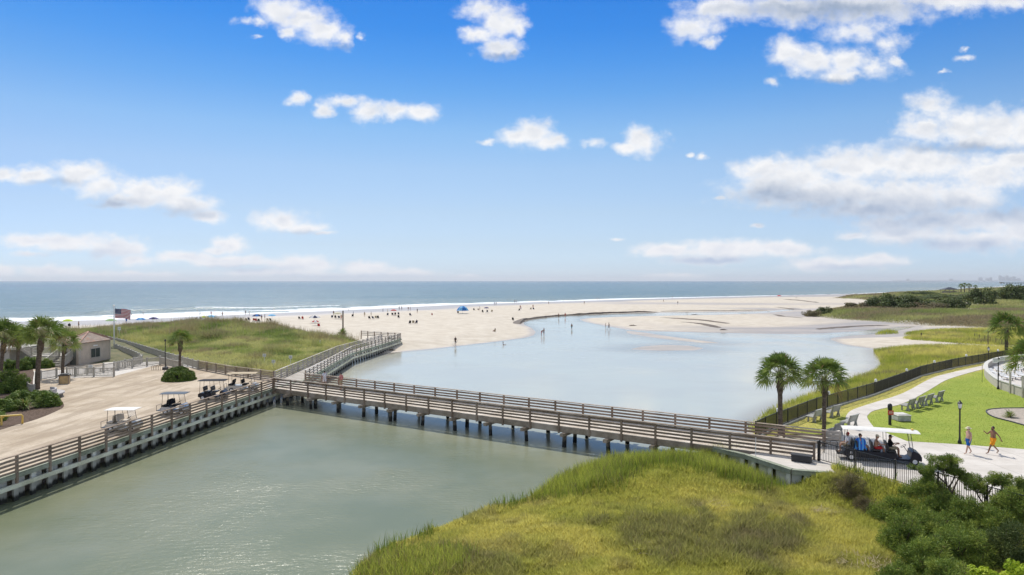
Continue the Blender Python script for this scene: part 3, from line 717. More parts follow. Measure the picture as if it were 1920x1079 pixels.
for side_, w in ((0, -.03), (1, BWD+.03)):
    for k in range(nb+1):
        s = .15+(BL-.3)*k/nb; mb = MB(); mb.box(bp(s, w, DZ+(1.08-.55)/2), (.14, .11, 1.08+.55), rz); mb.build('post', M_wooddark, br, world=True)
    sg = 1 if side_ == 0 else -1
    for b in range(4):
        z = DZ+1.08-.16-b*.235
        if b == 0: z = DZ+1.08-.14
        mb = MB()
        for k in range(nb//2):
            s0, s1 = .15+(BL-.3)*k*2/nb, .15+(BL-.3)*(k*2+2)/nb
            j = rnd.uniform(-.01, .01); mb.beam(bp(s0+.004, w+sg*.076, z+j), bp(s1-.004, w+sg*.076, z+rnd.uniform(-.01, .01)), .038, .14)
        mb.build('rail_board', M_wooddark, br, world=True)
    mb = MB()
    for k in range(nb//2):
        s0, s1 = (BL)*k*2/nb, (BL)*(k*2+2)/nb; mb.beam(bp(s0+.003, w, DZ+1.105), bp(s1-.003, w, DZ+1.105), .22, .045)
    mb.build('cap_rail', M_wood, br, world=True)
# bents
s = 2.2; k = 0
while s < BL-1:
    mb = MB(); mb.beam(bp(s-.0, -.45, DZ-.60), bp(s, BWD+.45, DZ-.60), .30, .24); mb.build('pile_cap', M_wood, br, world=True)
    ws = [.25, BWD-.25] if k % 3 else [.1, 1.9, BWD-.3]
    if k in (1, 4): ws = [.0, .55, BWD-.2]
    for w in ws:
        r = rnd.uniform(.14, .18); j = rnd.uniform(-.12, .12); q = bp(s+rnd.uniform(-.08, .08), w, 0)
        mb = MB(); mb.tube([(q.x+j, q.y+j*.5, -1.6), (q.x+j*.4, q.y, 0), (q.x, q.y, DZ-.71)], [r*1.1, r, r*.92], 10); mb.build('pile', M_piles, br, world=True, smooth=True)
    s += 3.62; k += 1
# end panels of the far rail at both ends
ep = thing('railing_panel', 'grey slatted timber panel ending the far railing beside the benches', 'railing', (*BR_B2, 1.6))
mb = MB()
for i in range(4): mb.box((BR_B2[0]+.35, BR_B2[1]-.05, 1.62+.95-i*.25), (1.05, .04, .2), rz+.18)
mb.build('slats', M_greywood, ep, world=True)
for d in (-.2, .85):
    mb = MB(); mb.box((BR_B2[0]+d, BR_B2[1]-.05+.04+(.1 if d < 0 else -.1), 2.12), (.13, .1, 1.1), rz); mb.build('post', M_greywood, ep, world=True)
# abutment walls under the bridge ends
ab = thing('retaining_wall', 'green capped retaining wall of pale panels beside the marsh at the bridge end', 'retaining wall', (*PLAT[0][:2], 0))
q = [PLAT[0][:2], PLAT[1][:2], PLAT[2][:2]]
q = [(q[0][0]-1.5, q[0][1]+1.9)]+q
mb = MB()
for a, b in zip(q[:-1], q[1:]):
    a_, b_ = Vector(a), Vector(b); n_ = max(2, int((b_-a_).length/.45)); d_ = (b_-a_).normalized(); nr = Vector((d_.y, -d_.x))
    for i in range(n_):
        c = a_.lerp(b_, (i+.5)/n_); mb.box((c.x+nr.x*(.03 if i % 3 == 1 else -.22), c.y+nr.y*(.03 if i % 3 == 1 else -.22), .45), ((b_-a_).length/n_*(.6 if i % 3 == 1 else 1.0), .1, 2.0), math.atan2(d_.y, d_.x))
mb.build('sheet_piling', M_panel, ab, world=True)
mb = MB()
for a, b in zip(q[:-1], q[1:]): mb.beam(V3(a, 1.63), V3(b, 1.63), .34, .06); mb.beam(V3(offs([a, b], -.12)[0], 1.48), V3(offs([a, b], -.12)[1], 1.48), .09, .22)
mb.build('cap_board', M_cap, ab, world=True)
# black chest on the platform
ch = thing('storage_chest', 'low black chest on the sandy landing below the bridge railing', 'chest', (*at2(1503, 866, 1.6), 1.6), rz=rz)
mb = MB(); mb.box((0, 0, .22), (1.15, .5, .36)); mb.build('body', M_blackpl, ch, bevel=.02)
mb = MB(); mb.box((0, 0, .43), (1.22, .56, .07)); mb.build('lid', M_dkgrey, ch, bevel=.02)
for d in (-.5, .5):
    mb = MB(); mb.box((d, 0, .02), (.1, .5, .05)); mb.build('foot', M_blackpl, ch)
# ---- fence on the dune side of the parking, timber part
tf = thing('timber_fence', 'weathered brown board fence between the parking and the dune', 'fence', (-33, 81, 1.6))
board_rail(tf, [(-26.9, 76.9), (-33.5, 81.5), (-40.2, 87.3)], 1.6, h=1.1, sp=2.4, boards=5, m=M_wood, mp=M_wood, postdown=.2, bh=.15)
# ---- white balustrades
def balustrade(name, label, poly, z0, z1=None, h=1.05, sp=2.1, mat=None, group=None):
    mat = mat or M_bal; z1 = z0 if z1 is None else z1
    t = thing(name, label, 'balustrade', (*poly[0][:2], z0), group=group)
    pts = walkpts(poly, sp); n = len(pts)-1; zz = lambda i: z0+(z1-z0)*i/max(n, 1)
    for i, (p, d) in enumerate(pts):
        mb = MB(); mb.box((p.x, p.y, zz(i)+h/2+.03-.1), (.15, .15, h+.26), math.atan2(d.y, d.x)); mb.box((p.x, p.y, zz(i)+h+.1), (.2, .2, .04), math.atan2(d.y, d.x))
        mb.build('post', mat, t, world=True)
    top = MB(); bot = MB(); bal = MB()
    for i in range(n):
        a = pts[i][0]; b = pts[i+1][0]; za, zb = zz(i), zz(i+1)
        top.beam(V3(a, za+h-.06), V3(b, zb+h-.06), .1, .09); bot.beam(V3(a, za+.14), V3(b, zb+.14), .07, .08)
        L = (b-a).length; k = int(L/.15)
        for j in range(1, k):
            f = j/k; c = a.lerp(b, f); z = za+(zb-za)*f; bal.box((c.x, c.y, z+.53*h), (.04, .04, h-.2), math.atan2((b-a).y, (b-a).x))
    top.build('top_rail', mat, t, world=True); bot.build('bottom_rail', mat, t, world=True); bal.build('balusters', mat, t, world=True)
    return t
def tp(l, z=2.65): return [at2(x, y, z) for x, y in l]
balustrade('balustrade', 'long white balustrade stepping along the dune behind the hut', [(-40.2, 87.3), (-50.7, 99), (-64.2, 114.5), (-69.8, 120.5), (-80, 131)], 1.6, 1.75)
balustrade('balustrade', 'short white balustrade right of the walkway gap by the lamp base', tp([(300, 669.5), (345, 679), (342, 680.5)]), 1.6)
balustrade('balustrade', 'white ramp balustrade rising from the bin towards the walkway gap', tp([(125, 690), (171, 686), (215, 680), (244, 676), (273, 672.6), (300, 669)]), 1.6)
balustrade('balustrade', 'front white balustrade facing the sandy lot left of the ramp', tp([(76, 696.5), (87.6, 694), (125, 689.5), (171, 690), (213.8, 689.6)]), 1.6)
balustrade('balustrade', 'white balustrade around the small grass triangle beside the hut', tp([(214, 679), (245, 673.5), (269, 667), (243, 655), (214, 645.5)]), 1.6, 1.65)
balustrade('balustrade', 'low white balustrade in front of the garden shrubs at far left', tp([(28, 706), (46, 712), (64, 718.5)]), 1.6, h=.8)
rampw = sheet('walkway', [at2(75, 712, 1.6), at2(213, 706, 1.6), at2(300, 683, 1.6), at2(380, 692, 1.6), at2(345, 684, 1.6), at2(260, 668, 1.6), at2(200, 670, 1.6), at2(190, 688, 1.6), at2(120, 694, 1.6), at2(60, 696, 1.6), at2(26, 712, 1.6), at2(60, 724, 1.6)], 1.61, .1, M_conc)
# dark mulch bed with shrubs
def mulch_fn(t, p, pos, tc):
    n = t.noise(pos, 7, 6, .75); c = t.mix(t.ss(n, .35, .7), (.07, .045, .033), (.20, .145, .11)); link(t, c, p.inputs['Base Color'])
    b = t.n('ShaderNodeBump', {'Height': n, 'Strength': .8, 'Distance': .06}); link(t, b.outputs[0], p.inputs['Normal'])
M_mulch = material('bark_mulch', mulch_fn, rough=.95, spec=.1)
sheet('mulch_bed', smooth_poly([at2(*p, 1.6) for p in [(-160, 770), (-120, 700), (0, 694), (60, 690), (62, 728), (95, 735), (112, 748), (120, 762), (104, 772), (70, 786), (30, 797), (-60, 815)]], 3), 1.618, .05, M_mulch)
# ---- black mesh fence along the lawn
fl_ = thing('mesh_fence', 'long black mesh fence curving between the lawn and the marsh', 'fence', (*FENCE[0], 1.6))
pts = walkpts(FENCE, 2.2)
for i, (p, d) in enumerate(pts):
    mb = MB(); mb.box((p.x, p.y, 1.6+.60), (.075, .075, 1.28), math.atan2(d.y, d.x)); mb.build('post', M_black, fl_, world=True)
mbm = MB(); mr = MB(); mr2 = MB()
for (a, _), (b, _) in zip(pts[:-1], pts[1:]):
    mr.beam(V3(a, 2.79), V3(b, 2.79), .05, .04); mr2.beam(V3(a, 1.72), V3(b, 1.72), .04, .04)
    L = (b-a).length
    for j in range(int(L/.085)): c = a.lerp(b, (j+.5)*.085/L); mbm.box((c.x, c.y, 2.25), (.022, .018, 1.05), math.atan2((b-a).y, (b-a).x))
mr.build('top_rail', M_black, fl_, world=True); mr2.build('bottom_rail', M_black, fl_, world=True); mbm.build('mesh_infill', M_black, fl_, world=True)
kb = MB(); q = offs(FENCE, .05)
for a, b in zip(q[:-1], q[1:]): kb.beam(V3(a, 1.52), V3(b, 1.52), .34, .34)
tag(kb.build('fence_kerb', M_conc2), kind='structure')
for i in range(2, len(pts), 5):
    p, d = pts[i]; l = thing('fence_light', '', 'lamp', (p.x+d.y*.10, p.y-d.x*.10, 2.86))
    FLN = i
    mb = MB(); mb.lathe([(.11, 0), (.12, .02), (.12, .22), (.09, .28), (.02, .30)], n=10); mb.build('globe', M_wpl, l, smooth=True)
    mb = MB(); mb.box((0, 0, -.03), (.09, .09, .07)); mb.build('bracket', M_black, l)
    nth = ['nearest the bridge', 'second from the bridge', 'third from the bridge', 'fourth from the bridge', 'fifth from the bridge', 'sixth from the bridge', 'seventh from the bridge', 'eighth from the bridge', 'ninth from the bridge'][(i-2)//5 if (i-2)//5 < 9 else 8]
    tag(l, 'small white post light on the black mesh fence, '+nth, 'lamp', 'white lights on the black mesh fence')
# ---- black picket fence in front of the plaza
rp = [p[:2] for p in RF_TOP]
pf = thing('picket_fence', 'black metal picket fence between the plaza and the shrubs', 'fence', (*rp[0], 1.6))
pts = walkpts(rp, 2.35)
for i, (p, d) in enumerate(pts):
    mb = MB(); w = .13 if i == 0 else .075; mb.box((p.x, p.y, 1.55+.64), (w, w, 1.36), math.atan2(d.y, d.x)); mb.lathe([(w*.6, 0), (w*.7, .03), (.01, .07)], (p.x, p.y, 2.87), 8); mb.build('post', M_black, pf, world=True)
mr = MB(); mk = MB(); mr2 = MB()
for (a, _), (b, _) in zip(pts[:-1], pts[1:]):
    mr.beam(V3(a, 2.82), V3(b, 2.82), .045, .04); mr2.beam(V3(a, 1.72), V3(b, 1.72), .04, .035); L = (b-a).length; k = int(L/.115)
    for j in range(1, k): c = a.lerp(b, j/k); mk.box((c.x, c.y, 2.27), (.02, .02, 1.1), math.atan2((b-a).y, (b-a).x))
mr.build('top_rail', M_black, pf, world=True); mr2.build('bottom_rail', M_black, pf, world=True); mk.build('pickets', M_black, pf, world=True)
# ================================================================ VEGETATION
def veg_mat(name, cols, dead=(.26, .20, .10), trans=.35, rough=.6):
    """cols: dark -> light; attributes tone (random), dead (patches)"""
    def fn(t, p, pos, tc):
        c = t.mix(t.attr('tone'), cols[0], cols[1]); c = t.mix(t.attr('hue'), c, cols[2]); c = t.mix(t.attr('dead'), c, dead)
        link(t, c, p.inputs['Base Color'])
    return material(name, fn, rough=rough, spec=.2, trans=trans)
M_marsh = veg_mat('marsh_grass_blades', ((.23, .29, .04), (.50, .51, .09), (.72, .65, .18)), (.29, .235, .14), .6)
M_reed = veg_mat('reed_blades', ((.09, .14, .025), (.27, .35, .05), (.58, .60, .11)), (.24, .19, .10), .45)
M_dune = veg_mat('dune_grass_blades', ((.13, .20, .05), (.36, .43, .11), (.60, .58, .23)), (.36, .29, .17), .4)
M_oats = veg_mat('sea_oats_straw', ((.36, .29, .17), (.55, .46, .30), (.45, .36, .22)), (.3, .22, .14), .3)
M_leaf = veg_mat('juniper_needles', ((.055, .105, .02), (.24, .32, .055), (.42, .46, .08)), (.16, .11, .06), .3)
M_leafd = veg_mat('dark_shrub_leaves', ((.05, .075, .022), (.12, .16, .045), (.20, .22, .06)), (.15, .12, .09), .25)
M_leafy = veg_mat('yellow_green_leaves', ((.24, .36, .03), (.48, .58, .04), (.68, .70, .07)), (.2, .2, .05), .4)
M_leafg = veg_mat('garden_shrub_leaves', ((.06, .11, .02), (.17, .26, .045), (.30, .36, .07)), (.12, .10, .05), .3)
M_scrub = veg_mat('dry_scrub_twigs', ((.11, .10, .045), (.21, .20, .085), (.30, .23, .09)), (.17, .12, .09), .3)
M_palm = veg_mat('palm_fronds', ((.06, .12, .02), (.17, .26, .05), (.36, .40, .10)), (.30, .21, .10), .3)
M_turf = veg_mat('turf_blades', ((.22, .31, .04), (.30, .38, .055), (.42, .43, .10)), (.45, .37, .16), .3)
def bark_fn(t, p, pos, tc):
    n = t.noise(t.vm('MULTIPLY', pos, (4, 4, 9)), 1, 5, .7); link(t, t.mix(t.ss(n, .3, .7), (.075, .055, .04), (.20, .16, .125)), p.inputs['Base Color'])
    b = t.n('ShaderNodeBump', {'Height': n, 'Strength': .9, 'Distance': .03}); link(t, b.outputs[0], p.inputs['Normal'])
M_bark = material('bark', bark_fn, rough=.95, spec=.1)
def blades(name, P_, h, w, tone, hue, dead, m, lean=.35, fine=True, label=None):
    N = len(P_); a = rs.rand(N)*2*np.pi; ca, sa = np.cos(a), np.sin(a)
    la = rs.rand(N)*2*np.pi; ll = lean*h*(.3+rs.rand(N)); lx, ly = np.cos(la)*ll, np.sin(la)*ll
    b0 = P_+np.stack([-ca*w, -sa*w, 0*w], -1)*.5; b1 = P_+np.stack([ca*w, sa*w, 0*w], -1)*.5
    tip = P_+np.stack([lx, ly, h*(1-.25*lean)], -1)
    if fine:
        mid = P_+np.stack([lx*.28, ly*.28, h*.55], -1)
        m0 = mid+np.stack([-ca*w, -sa*w, 0*w], -1)*.42; m1 = mid+np.stack([ca*w, sa*w, 0*w], -1)*.42
        V = np.stack([b0, b1, m0, m1, tip], 1).reshape(-1, 3); o = np.arange(N)[:, None]*5
        Fc = np.concatenate([o+[0, 1, 3], o+[0, 3, 2], o+[2, 3, 4]], 1).reshape(-1, 3); k = 5
    else:
        V = np.stack([b0, b1, tip], 1).reshape(-1, 3); Fc = (np.arange(N)[:, None]*3+[0, 1, 2]); k = 3
    o = np_mesh(name, V, Fc, m, {'tone': np.repeat(tone, k), 'hue': np.repeat(hue, k), 'dead': np.repeat(dead, k)}, smooth=False)
    return tag(o, kind='stuff')
def scatter(poly, n, cond=None, bounds=None):
    xs = [p[0] for p in poly]; ys = [p[1] for p in poly]
    x0, x1, y0, y1 = bounds or (min(xs), max(xs), min(ys), max(ys))
    X = rs.uniform(x0, x1, n); Y = rs.uniform(y0, y1, n)
    k = (sdf(poly, X, Y) > 0) & (np.abs(X) < Y*.80+3)
    return X[k], Y[k]
# -- near marsh
X, Y = scatter(MF, 620000, bounds=(-10, 27, 26, 47))
k = rs.rand(len(X)) < np.clip((42-Y)/30+.75, .5, 1); X, Y = X[k], Y[k]; k = sdf(RB, X, Y) < -.25; X, Y = X[k], Y[k]
s = sdf(MF, X, Y); PX = X/Y*F+960; PY = 527+(CZ-.5)*F/Y
pn = vnoise(X, Y, 3.2, 51); pn2 = vnoise(X, Y, 1.1, 52); pn3 = vnoise(X, Y, 7, 53)
# dark brown patch in the middle, and a smaller one at the lower left
pw = (pn-.5)*1.3+(pn2-.5)*1.5
e1 = np.sqrt(((PX-1330)/205)**2+((PY-1022)/56)**2)+pw; e2 = np.sqrt(((PX-800)/140)**2+((PY-1072)/38)**2)+pw
dk = np.maximum(sstep(1.25, .55, e1), sstep(1.2, .6, e2)*.8)*sstep(.28, .5, vnoise(X, Y, .8, 59)+.12)
tall = sstep(2.2, .5, s)*sstep(.30, .55, vnoise(X, Y, 2.2, 57)+.15)          # reeds at the water edge
tallb = sstep(40.5, 42.2, Y+.25*X*0)*sstep(17.5, 15, X)*(X > 3)
tallb = np.maximum(tallb, sstep(5.0, 1.5, s)*(Y > 40))
tuft = sstep(.52, .75, vnoise(X, Y, .7, 60))
h = .22+.22*pn2+.16*pn3+.42*dk*rs.rand(len(X))+.2*tuft*(.4+.6*rs.rand(len(X)))
h = h*(.75+.5*rs.rand(len(X)))*sstep(-.05, .5, s+.3)
hue = np.clip(.2+sstep(.35, .7, pn)*.55+.3*rs.rand(len(X))-.2*tallb, 0, 1)*(1-dk)
deadf = np.clip(sstep(.52, .72, vnoise(X, Y, 1.6, 54))*.8*.45+dk*.62+.4*(rs.rand(len(X)) < .14), 0, 1)*(1-.8*tallb)
rightfade = sstep(14, 19, X); hue *= (1-.35*rightfade)
P_ = np.stack([X, Y, ground_z(X, Y)-.02], -1)
marsh = blades('marsh_grass', P_, h, np.full(len(X), .034), np.clip(.6*rs.rand(len(X))+1.3*(vnoise(X, Y, .9, 75)-.25), 0, 1), hue, deadf*.85, M_marsh, .45)
tag(marsh, 'short yellow green marsh grass with a brown patch in the foreground', 'grass', kind='stuff')
X, Y = scatter(MF, 420000, bounds=(-10, 22, 26, 47)); s = sdf(MF, X, Y)
dens = sstep(1.3, .3, s)*sstep(.42, .62, vnoise(X, Y, 1.7, 57)+.12*(X < -2)+.1*(X > 1.5))*.30
tb = sstep(6.5, 2.0, s+(vnoise(X, Y, 2, 66)-.5)*4)*sstep(38.3, 40.5, Y)*sstep(16.8, 14, X)*(X > 1.0)
tb = np.maximum(tb, sstep(1, .5, np.sqrt(((X+4.2)/3)**2+((Y-29.5)/2.4)**2)))
dens = np.maximum(dens, tb*.9); k = (rs.rand(len(X)) < dens*.55) & (sdf(RB, X, Y) < -.3); X, Y, s, tb = X[k], Y[k], s[k], tb[k]
h = (.55+.55*rs.rand(len(X)))*(1+.45*tb*sstep(2, 8, X))*(.8+.4*vnoise(X, Y, 1.3, 58))
P_ = np.stack([X, Y, np.maximum(ground_z(X, Y), -.1)-.02], -1)
reeds = blades('shore_reeds', P_, h, np.full(len(X), .03), rs.rand(len(X)), np.clip(tb*.75*rs.rand(len(X))*1.6, 0, 1), (rs.rand(len(X)) < .12)*.9, M_reed, .28)
tag(reeds, 'tall green reeds standing along the edge of the creek', 'reeds', kind='stuff')
# straw litter
# -- left dune
X, Y = scatter(DL, 900000, bounds=(-128, -24, 77, 168))
s = sdf(DL, X, Y); k = (s > .3) & ~((Y < 90) & (sdf([(-140, 20)]+lot, X, Y) > -1.2)); k &= sdf(lot, X, Y) < -.6
k &= (-(X+26.5)*0+Y) > 77; k &= rs.rand(len(X)) < np.clip(110/Y, .3, 1)*.62; X, Y, s = X[k], Y[k], s[k]
n1 = vnoise(X, Y, 9, 71); n2 = vnoise(X, Y, 3, 72)
h = (.18+.75*n2**1.5+.8*sstep(.50, .72, n1)*sstep(.4, .7, n2)+.5*sstep(118, 140, Y)*n2)*(.6+.8*rs.rand(len(X)))*sstep(-.5, 3, s)
blades('dune_grass', np.stack([X, Y, ground_z(X, Y)-.03], -1), h, .045+.0006*Y*rs.rand(len(X)), np.clip(.35*rs.rand(len(X))+1.6*(vnoise(X, Y, 2.6, 74)-.25), 0, 1), np.clip(sstep(.38, .66, vnoise(X, Y, 5, 73))*.9+.3*rs.rand(len(X))-.5*sstep(120, 140, Y), 0, 1), np.clip(sstep(.55, .78, n2+.12*sstep(120, 145, Y))*.85, 0, 1), M_dune, .5, False)
# sea oats on the crest
X = rs.uniform(-110, -30, 2600); Y = rs.uniform(126, 158, 2600); k = (sdf(DL, X, Y) > -4) & (X/Y > -.78); X, Y = X[k], Y[k]
z = ground_z(X, Y); hh = 1.1+.9*rs.rand(len(X)); 
o1 = blades('sea_oats', np.stack([X, Y, z], -1), hh, np.full(len(X), .05), rs.rand(len(X)), rs.rand(len(X))*.5, rs.rand(len(X))*.5, M_oats, .22)
tag(o1, 'thin straw coloured sea oats on the dune crest', 'sea oats', kind='stuff')
# -- right marsh behind the mesh fence
Xa = []; 
for poly, n, b in ((MR1, 560000, (15, 120, 45, 136)), (MR2, 260000, (75, 150, 125, 190)), (MR3, 30000, (80, 110, 150, 190))):
    x, y = scatter(poly, n, bounds=b); Xa.append((x, y))
X = np.concatenate([a[0] for a in Xa]); Y = np.concatenate([a[1] for a in Xa])
inside_b = sdf(RB, X, Y); k = inside_b < -.25; X, Y = X[k], Y[k]
s = np.maximum(np.maximum(sdf(MR1, X, Y), sdf(MR2, X, Y)), sdf(MR3, X, Y))
k = rs.rand(len(X)) < np.clip(90/Y, .3, 1)*.8; X, Y, s = X[k], Y[k], s[k]
n1 = vnoise(X, Y, 8, 81); n2 = vnoise(X, Y, 2.5, 82)
h = (.55+.35*n2)*(.7+.6*rs.rand(len(X)))
blades('marsh_grass', np.stack([X, Y, np.maximum(ground_z(X, Y), -.1)-.02], -1), h, .04+.0005*Y*rs.rand(len(X)), np.clip(.4*rs.rand(len(X))+1.5*(vnoise(X, Y, 3, 76)-.25), 0, 1), np.clip(sstep(.35, .65, n1)*.9+.25*rs.rand(len(X))-.55*sstep(3, .5, s), 0, 1), np.clip(sstep(.55, .8, n2)*.7, 0, 1), M_marsh, .45, False)
# -- right dunes
q = rs.uniform(0, 1, 260000); D0 = 130*(1400/130)**(q**1.3); U0 = rs.uniform(.36, .80, len(D0)); X = D0*U0; Y = D0
s = sdf(DR, X, Y); k = (s > 0) & (rs.rand(len(X)) > bare(X, Y)*1.3); X, Y, s = X[k], Y[k], s[k]
n1 = vnoise(X, Y, 26, 91); n2 = vnoise(X, Y, 8, 92)
h = (.6+.6*n2+.0006*Y)*(.7+.6*rs.rand(len(X)))*sstep(-2, 10, s)
blades('dune_grass', np.stack([X, Y, ground_z(X, Y)-.03], -1), h, .0011*Y*(.6+rs.rand(len(X))), np.clip(.3*rs.rand(len(X))+1.7*(vnoise(X, Y, 13, 77)-.25), 0, 1), np.clip(sstep(.3, .7, n1)*.8+.2*rs.rand(len(X)), 0, 1), np.clip(sstep(.42, .68, vnoise(X, Y, 16, 93))*.9+.15, 0, 1), M_dune, .5, False)
# ---- leaf clouds
def leafcloud(centres, radii, n, size, asp=.5, up=.3, shell=.55, spray=False):
    """n leaves round each centre; returns V,F,tone,hue"""
    C = np.repeat(np.asarray(centres, float), n, 0); Rr = np.repeat(np.asarray(radii, float).reshape(len(centres), -1)*np.ones((1, 3)), n, 0)
    N = len(C); d = rs.normal(size=(N, 3)); d /= np.linalg.norm(d, axis=1)[:, None]
    rad = shell+(1-shell)*rs.rand(N)**.6; P_ = C+d*Rr*rad[:, None]
    nrm = d+rs.normal(size=(N, 3))*.6; nrm[:, 2] += up; nrm /= np.linalg.norm(nrm, axis=1)[:, None]
    a = np.cross(nrm, rs.normal(size=(N, 3)))
    if spray: a = d*1.0+rs.normal(size=(N, 3))*.45; a[:, 2] += .35
    a /= np.linalg.norm(a, axis=1)[:, None]; b = np.cross(nrm, a)
    sz = size*(.6+.8*rs.rand(N))[:, None]
    V = np.stack([P_-a*sz, P_+b*sz*asp, P_+a*sz, P_-b*sz*asp], 1).reshape(-1, 3); Fc = np.arange(N*4).reshape(N, 4)
    ct = np.repeat(rs.rand(len(centres)), n); tone = np.clip(.15+.5*ct+.4*rs.rand(N)-.1, 0, 1)
    return V, Fc, np.repeat(tone, 4), np.repeat((rs.rand(N) < .22)*.7*rs.rand(N)+.35*np.repeat((rs.rand(len(centres)) < .3), n), 4)
def leaf_obj(name, parent, centres, radii, n, size, m, asp=.5, up=.3, shell=.55, dead=0.0):
    V, Fc, to, hu = leafcloud(centres, radii, n, size, asp, up, shell, asp < .4)
    o = np_mesh(name, V, Fc, m, {'tone': to, 'hue': np.clip(hu, 0, 1), 'dead': (np.repeat(rs.rand(len(Fc)), 4) < dead)*.8}, smooth=False); o.parent = parent; return o
def clump_centres(rx, ry, rz, k, zmin=.1, surf=.8, dome=False):
    out = []
    while len(out) < k:
        d = Vector((rnd.gauss(0, 1), rnd.gauss(0, 1), rnd.gauss(0, 1))).normalized(); f = rnd.uniform(surf*.55, 1)
        p = (d.x*rx*f, d.y*ry*f, rz*(.5+.5*d.z*f) if not dome else rz*abs(d.z)*f)
        if p[2] > zmin*rz*(0 if dome else 1): out.append(p)
    return out
def shrub(name, label, cat, loc, rx, ry, rz, m, k=26, n=260, size=.06, cr=.32, asp=.5, group=None, dead=0, stems=True, up=.3, surf=.8, dome=True):
    t = thing(name, label, cat, loc, rnd.uniform(0, 6) if rx == ry else 0, group)
    c = clump_centres(rx*.85, ry*.85, rz*.92, k, .1, surf, dome); R_ = (rx+ry)/2
    rr = [R_*cr*rnd.uniform(.7, 1.25) for _ in c]
    leaf_obj('foliage', t, c, rr, n, size, m, asp, up, .4, dead)
    if stems:
        mb = MB()
        for p in c[::3]:
            mb.tube([(rnd.uniform(-.1, .1), rnd.uniform(-.1, .1), -.1), (p[0]*.4+rnd.uniform(-.1, .1), p[1]*.4, p[2]*.55), p], [.045, .03, .012], 5)
        mb.build('stems', M_bark, t)
    return t
# near shrubs, lower right
NEAR = [  # px, py(base), z, rx, ry, rz, mat, label
 (1592, 926, 1.0, 1.15, .9, 1.5, 'scrub', 'brown and olive scrub bush beside the bridge landing and picket fence'),
 (1628, 950, .9, .9, .8, 1.2, 'scrub', 'grey brown twiggy scrub below the picket fence'),
 (1690, 968, .8, 1.5, 1.0, 1.1, 'leaf', 'low spreading green juniper just below the picket fence'),
 (1695, 1040, .6, .95, 1.1, 1.7, 'leaf', 'dark green juniper at the left end of the shrub mass'),
 (1740, 1090, .6, 1.15, 1.0, 1.8, 'leaf', 'large dark juniper bulging over the marsh grass at the bottom edge'),
 (1745, 1020, .7, 1.25, 1.1, 1.8, 'leaf', 'juniper with brighter tips in the middle of the shrub mass'),
 (1800, 1060, .7, 1.3, 1.1, 1.8, 'leaf', 'juniper mixed with bare grey twigs behind the yellow shrub'),
 (1815, 1000, .8, 1.2, 1.0, 1.4, 'leaf', 'rounded juniper below the two windswept cedars'),
 (1880, 1055, .8, 1.3, 1.1, 1.9, 'leafd', 'very dark shrub above the yellow green shrubs at the right edge'),
 (1900, 1000, .9, 1.1, 1.0, 1.5, 'leaf', 'green shrub against the fence at the right edge'),
 (1690, 1120, .5, .8, .8, 1.1, 'leaf', 'dark juniper cut by the bottom edge beside the marsh grass'),
 (1838, 1112, .8, .95, .8, 1.35, 'leafy', 'bright yellow green broadleaf shrub at the bottom edge'),
 (1912, 1118, .8, 1.05, .9, 1.7, 'leafy', 'bright yellow green broadleaf shrub in the bottom right corner'),
 (1775, 1130, .6, 1.0, 1.0, 1.5, 'leaf', 'dark juniper left of the yellow green shrub at the bottom'),
 (1850, 1015, .7, 1.2, 1.0, 1.5, 'leaf', 'juniper filling the gap below the taller open cedar'),
 (1770, 975, .9, 1.1, .8, 1.0, 'leaf', 'low juniper at the foot of the small windswept cedar'),
 (1740, 945, 1.1, 1.3, .8, .8, 'leaf', 'flat creeping juniper hugging the picket fence left of the cedars'),
 (1925, 965, 1.1, .9, .8, 1.3, 'leafd', 'dark bush against the picket fence behind the right cedar')]
for px, py, z, rx, ry, rz_, mk, lab in NEAR:
    x, y = at2(px, py, z); z = gz(x, y)
    if mk == 'leaf': shrub('juniper_shrub', lab, 'shrub', (x, y, z-.1), rx*1.3, ry*1.3, rz_*1.22, M_leaf, 190, 160, .07, .20, .24, 'junipers at the foot of the picket fence', .03, up=.7)
    elif mk == 'leafd': shrub('evergreen_shrub', lab, 'shrub', (x, y, z-.1), rx*1.3, ry*1.3, rz_*1.2, M_leafd, 150, 170, .06, .22, .35)
    elif mk == 'leafy': shrub('broadleaf_shrub', lab, 'shrub', (x, y, z), rx, ry, rz_, M_leafy, 40, 200, .055, .27, .65)
    else: shrub('scrub_bush', lab, 'shrub', (x, y, z), rx, ry, rz_, M_scrub, 34, 300, .05, .3, .18, None, .25, up=.8)
def limb_tree(name, label, loc, limbs, m, size=.05, n=300, cr=.3, dead=.03):
    """limbs: list of (points, [clump centres with radius])"""
    t = thing(name, label, 'tree', loc); mb = MB(); C = []; RR = []
    for pts, rad in limbs:
        sp = smooth_poly(pts, 4, False) if len(pts) > 2 else pts; r = [rad*(1-.8*i/(len(sp)-1))+.008 for i in range(len(sp))]; mb.tube(sp, r, 7)
        if rad < .06:
            e = Vector(sp[-1]); e2 = Vector(sp[int(len(sp)*.66)])
            for q in range(11):
                c = e.lerp(e2, rnd.random())+Vector((rnd.gauss(0, .22), rnd.gauss(0, .22), rnd.gauss(.05, .13))); C.append(tuple(c)); RR.append((cr*rnd.uniform(.5, 1.2), cr*rnd.uniform(.5, 1.2), cr*rnd.uniform(.5, 1.0)))
                mb.tube([tuple(e2), tuple(c)], [.014, .006], 4)
    mb.build('trunk', M_bark, t, smooth=True); leaf_obj('crown', t, C, RR, n, size, m, .35, .8, .3, dead); return t
x, y = at2(1790, 958, 1.2)
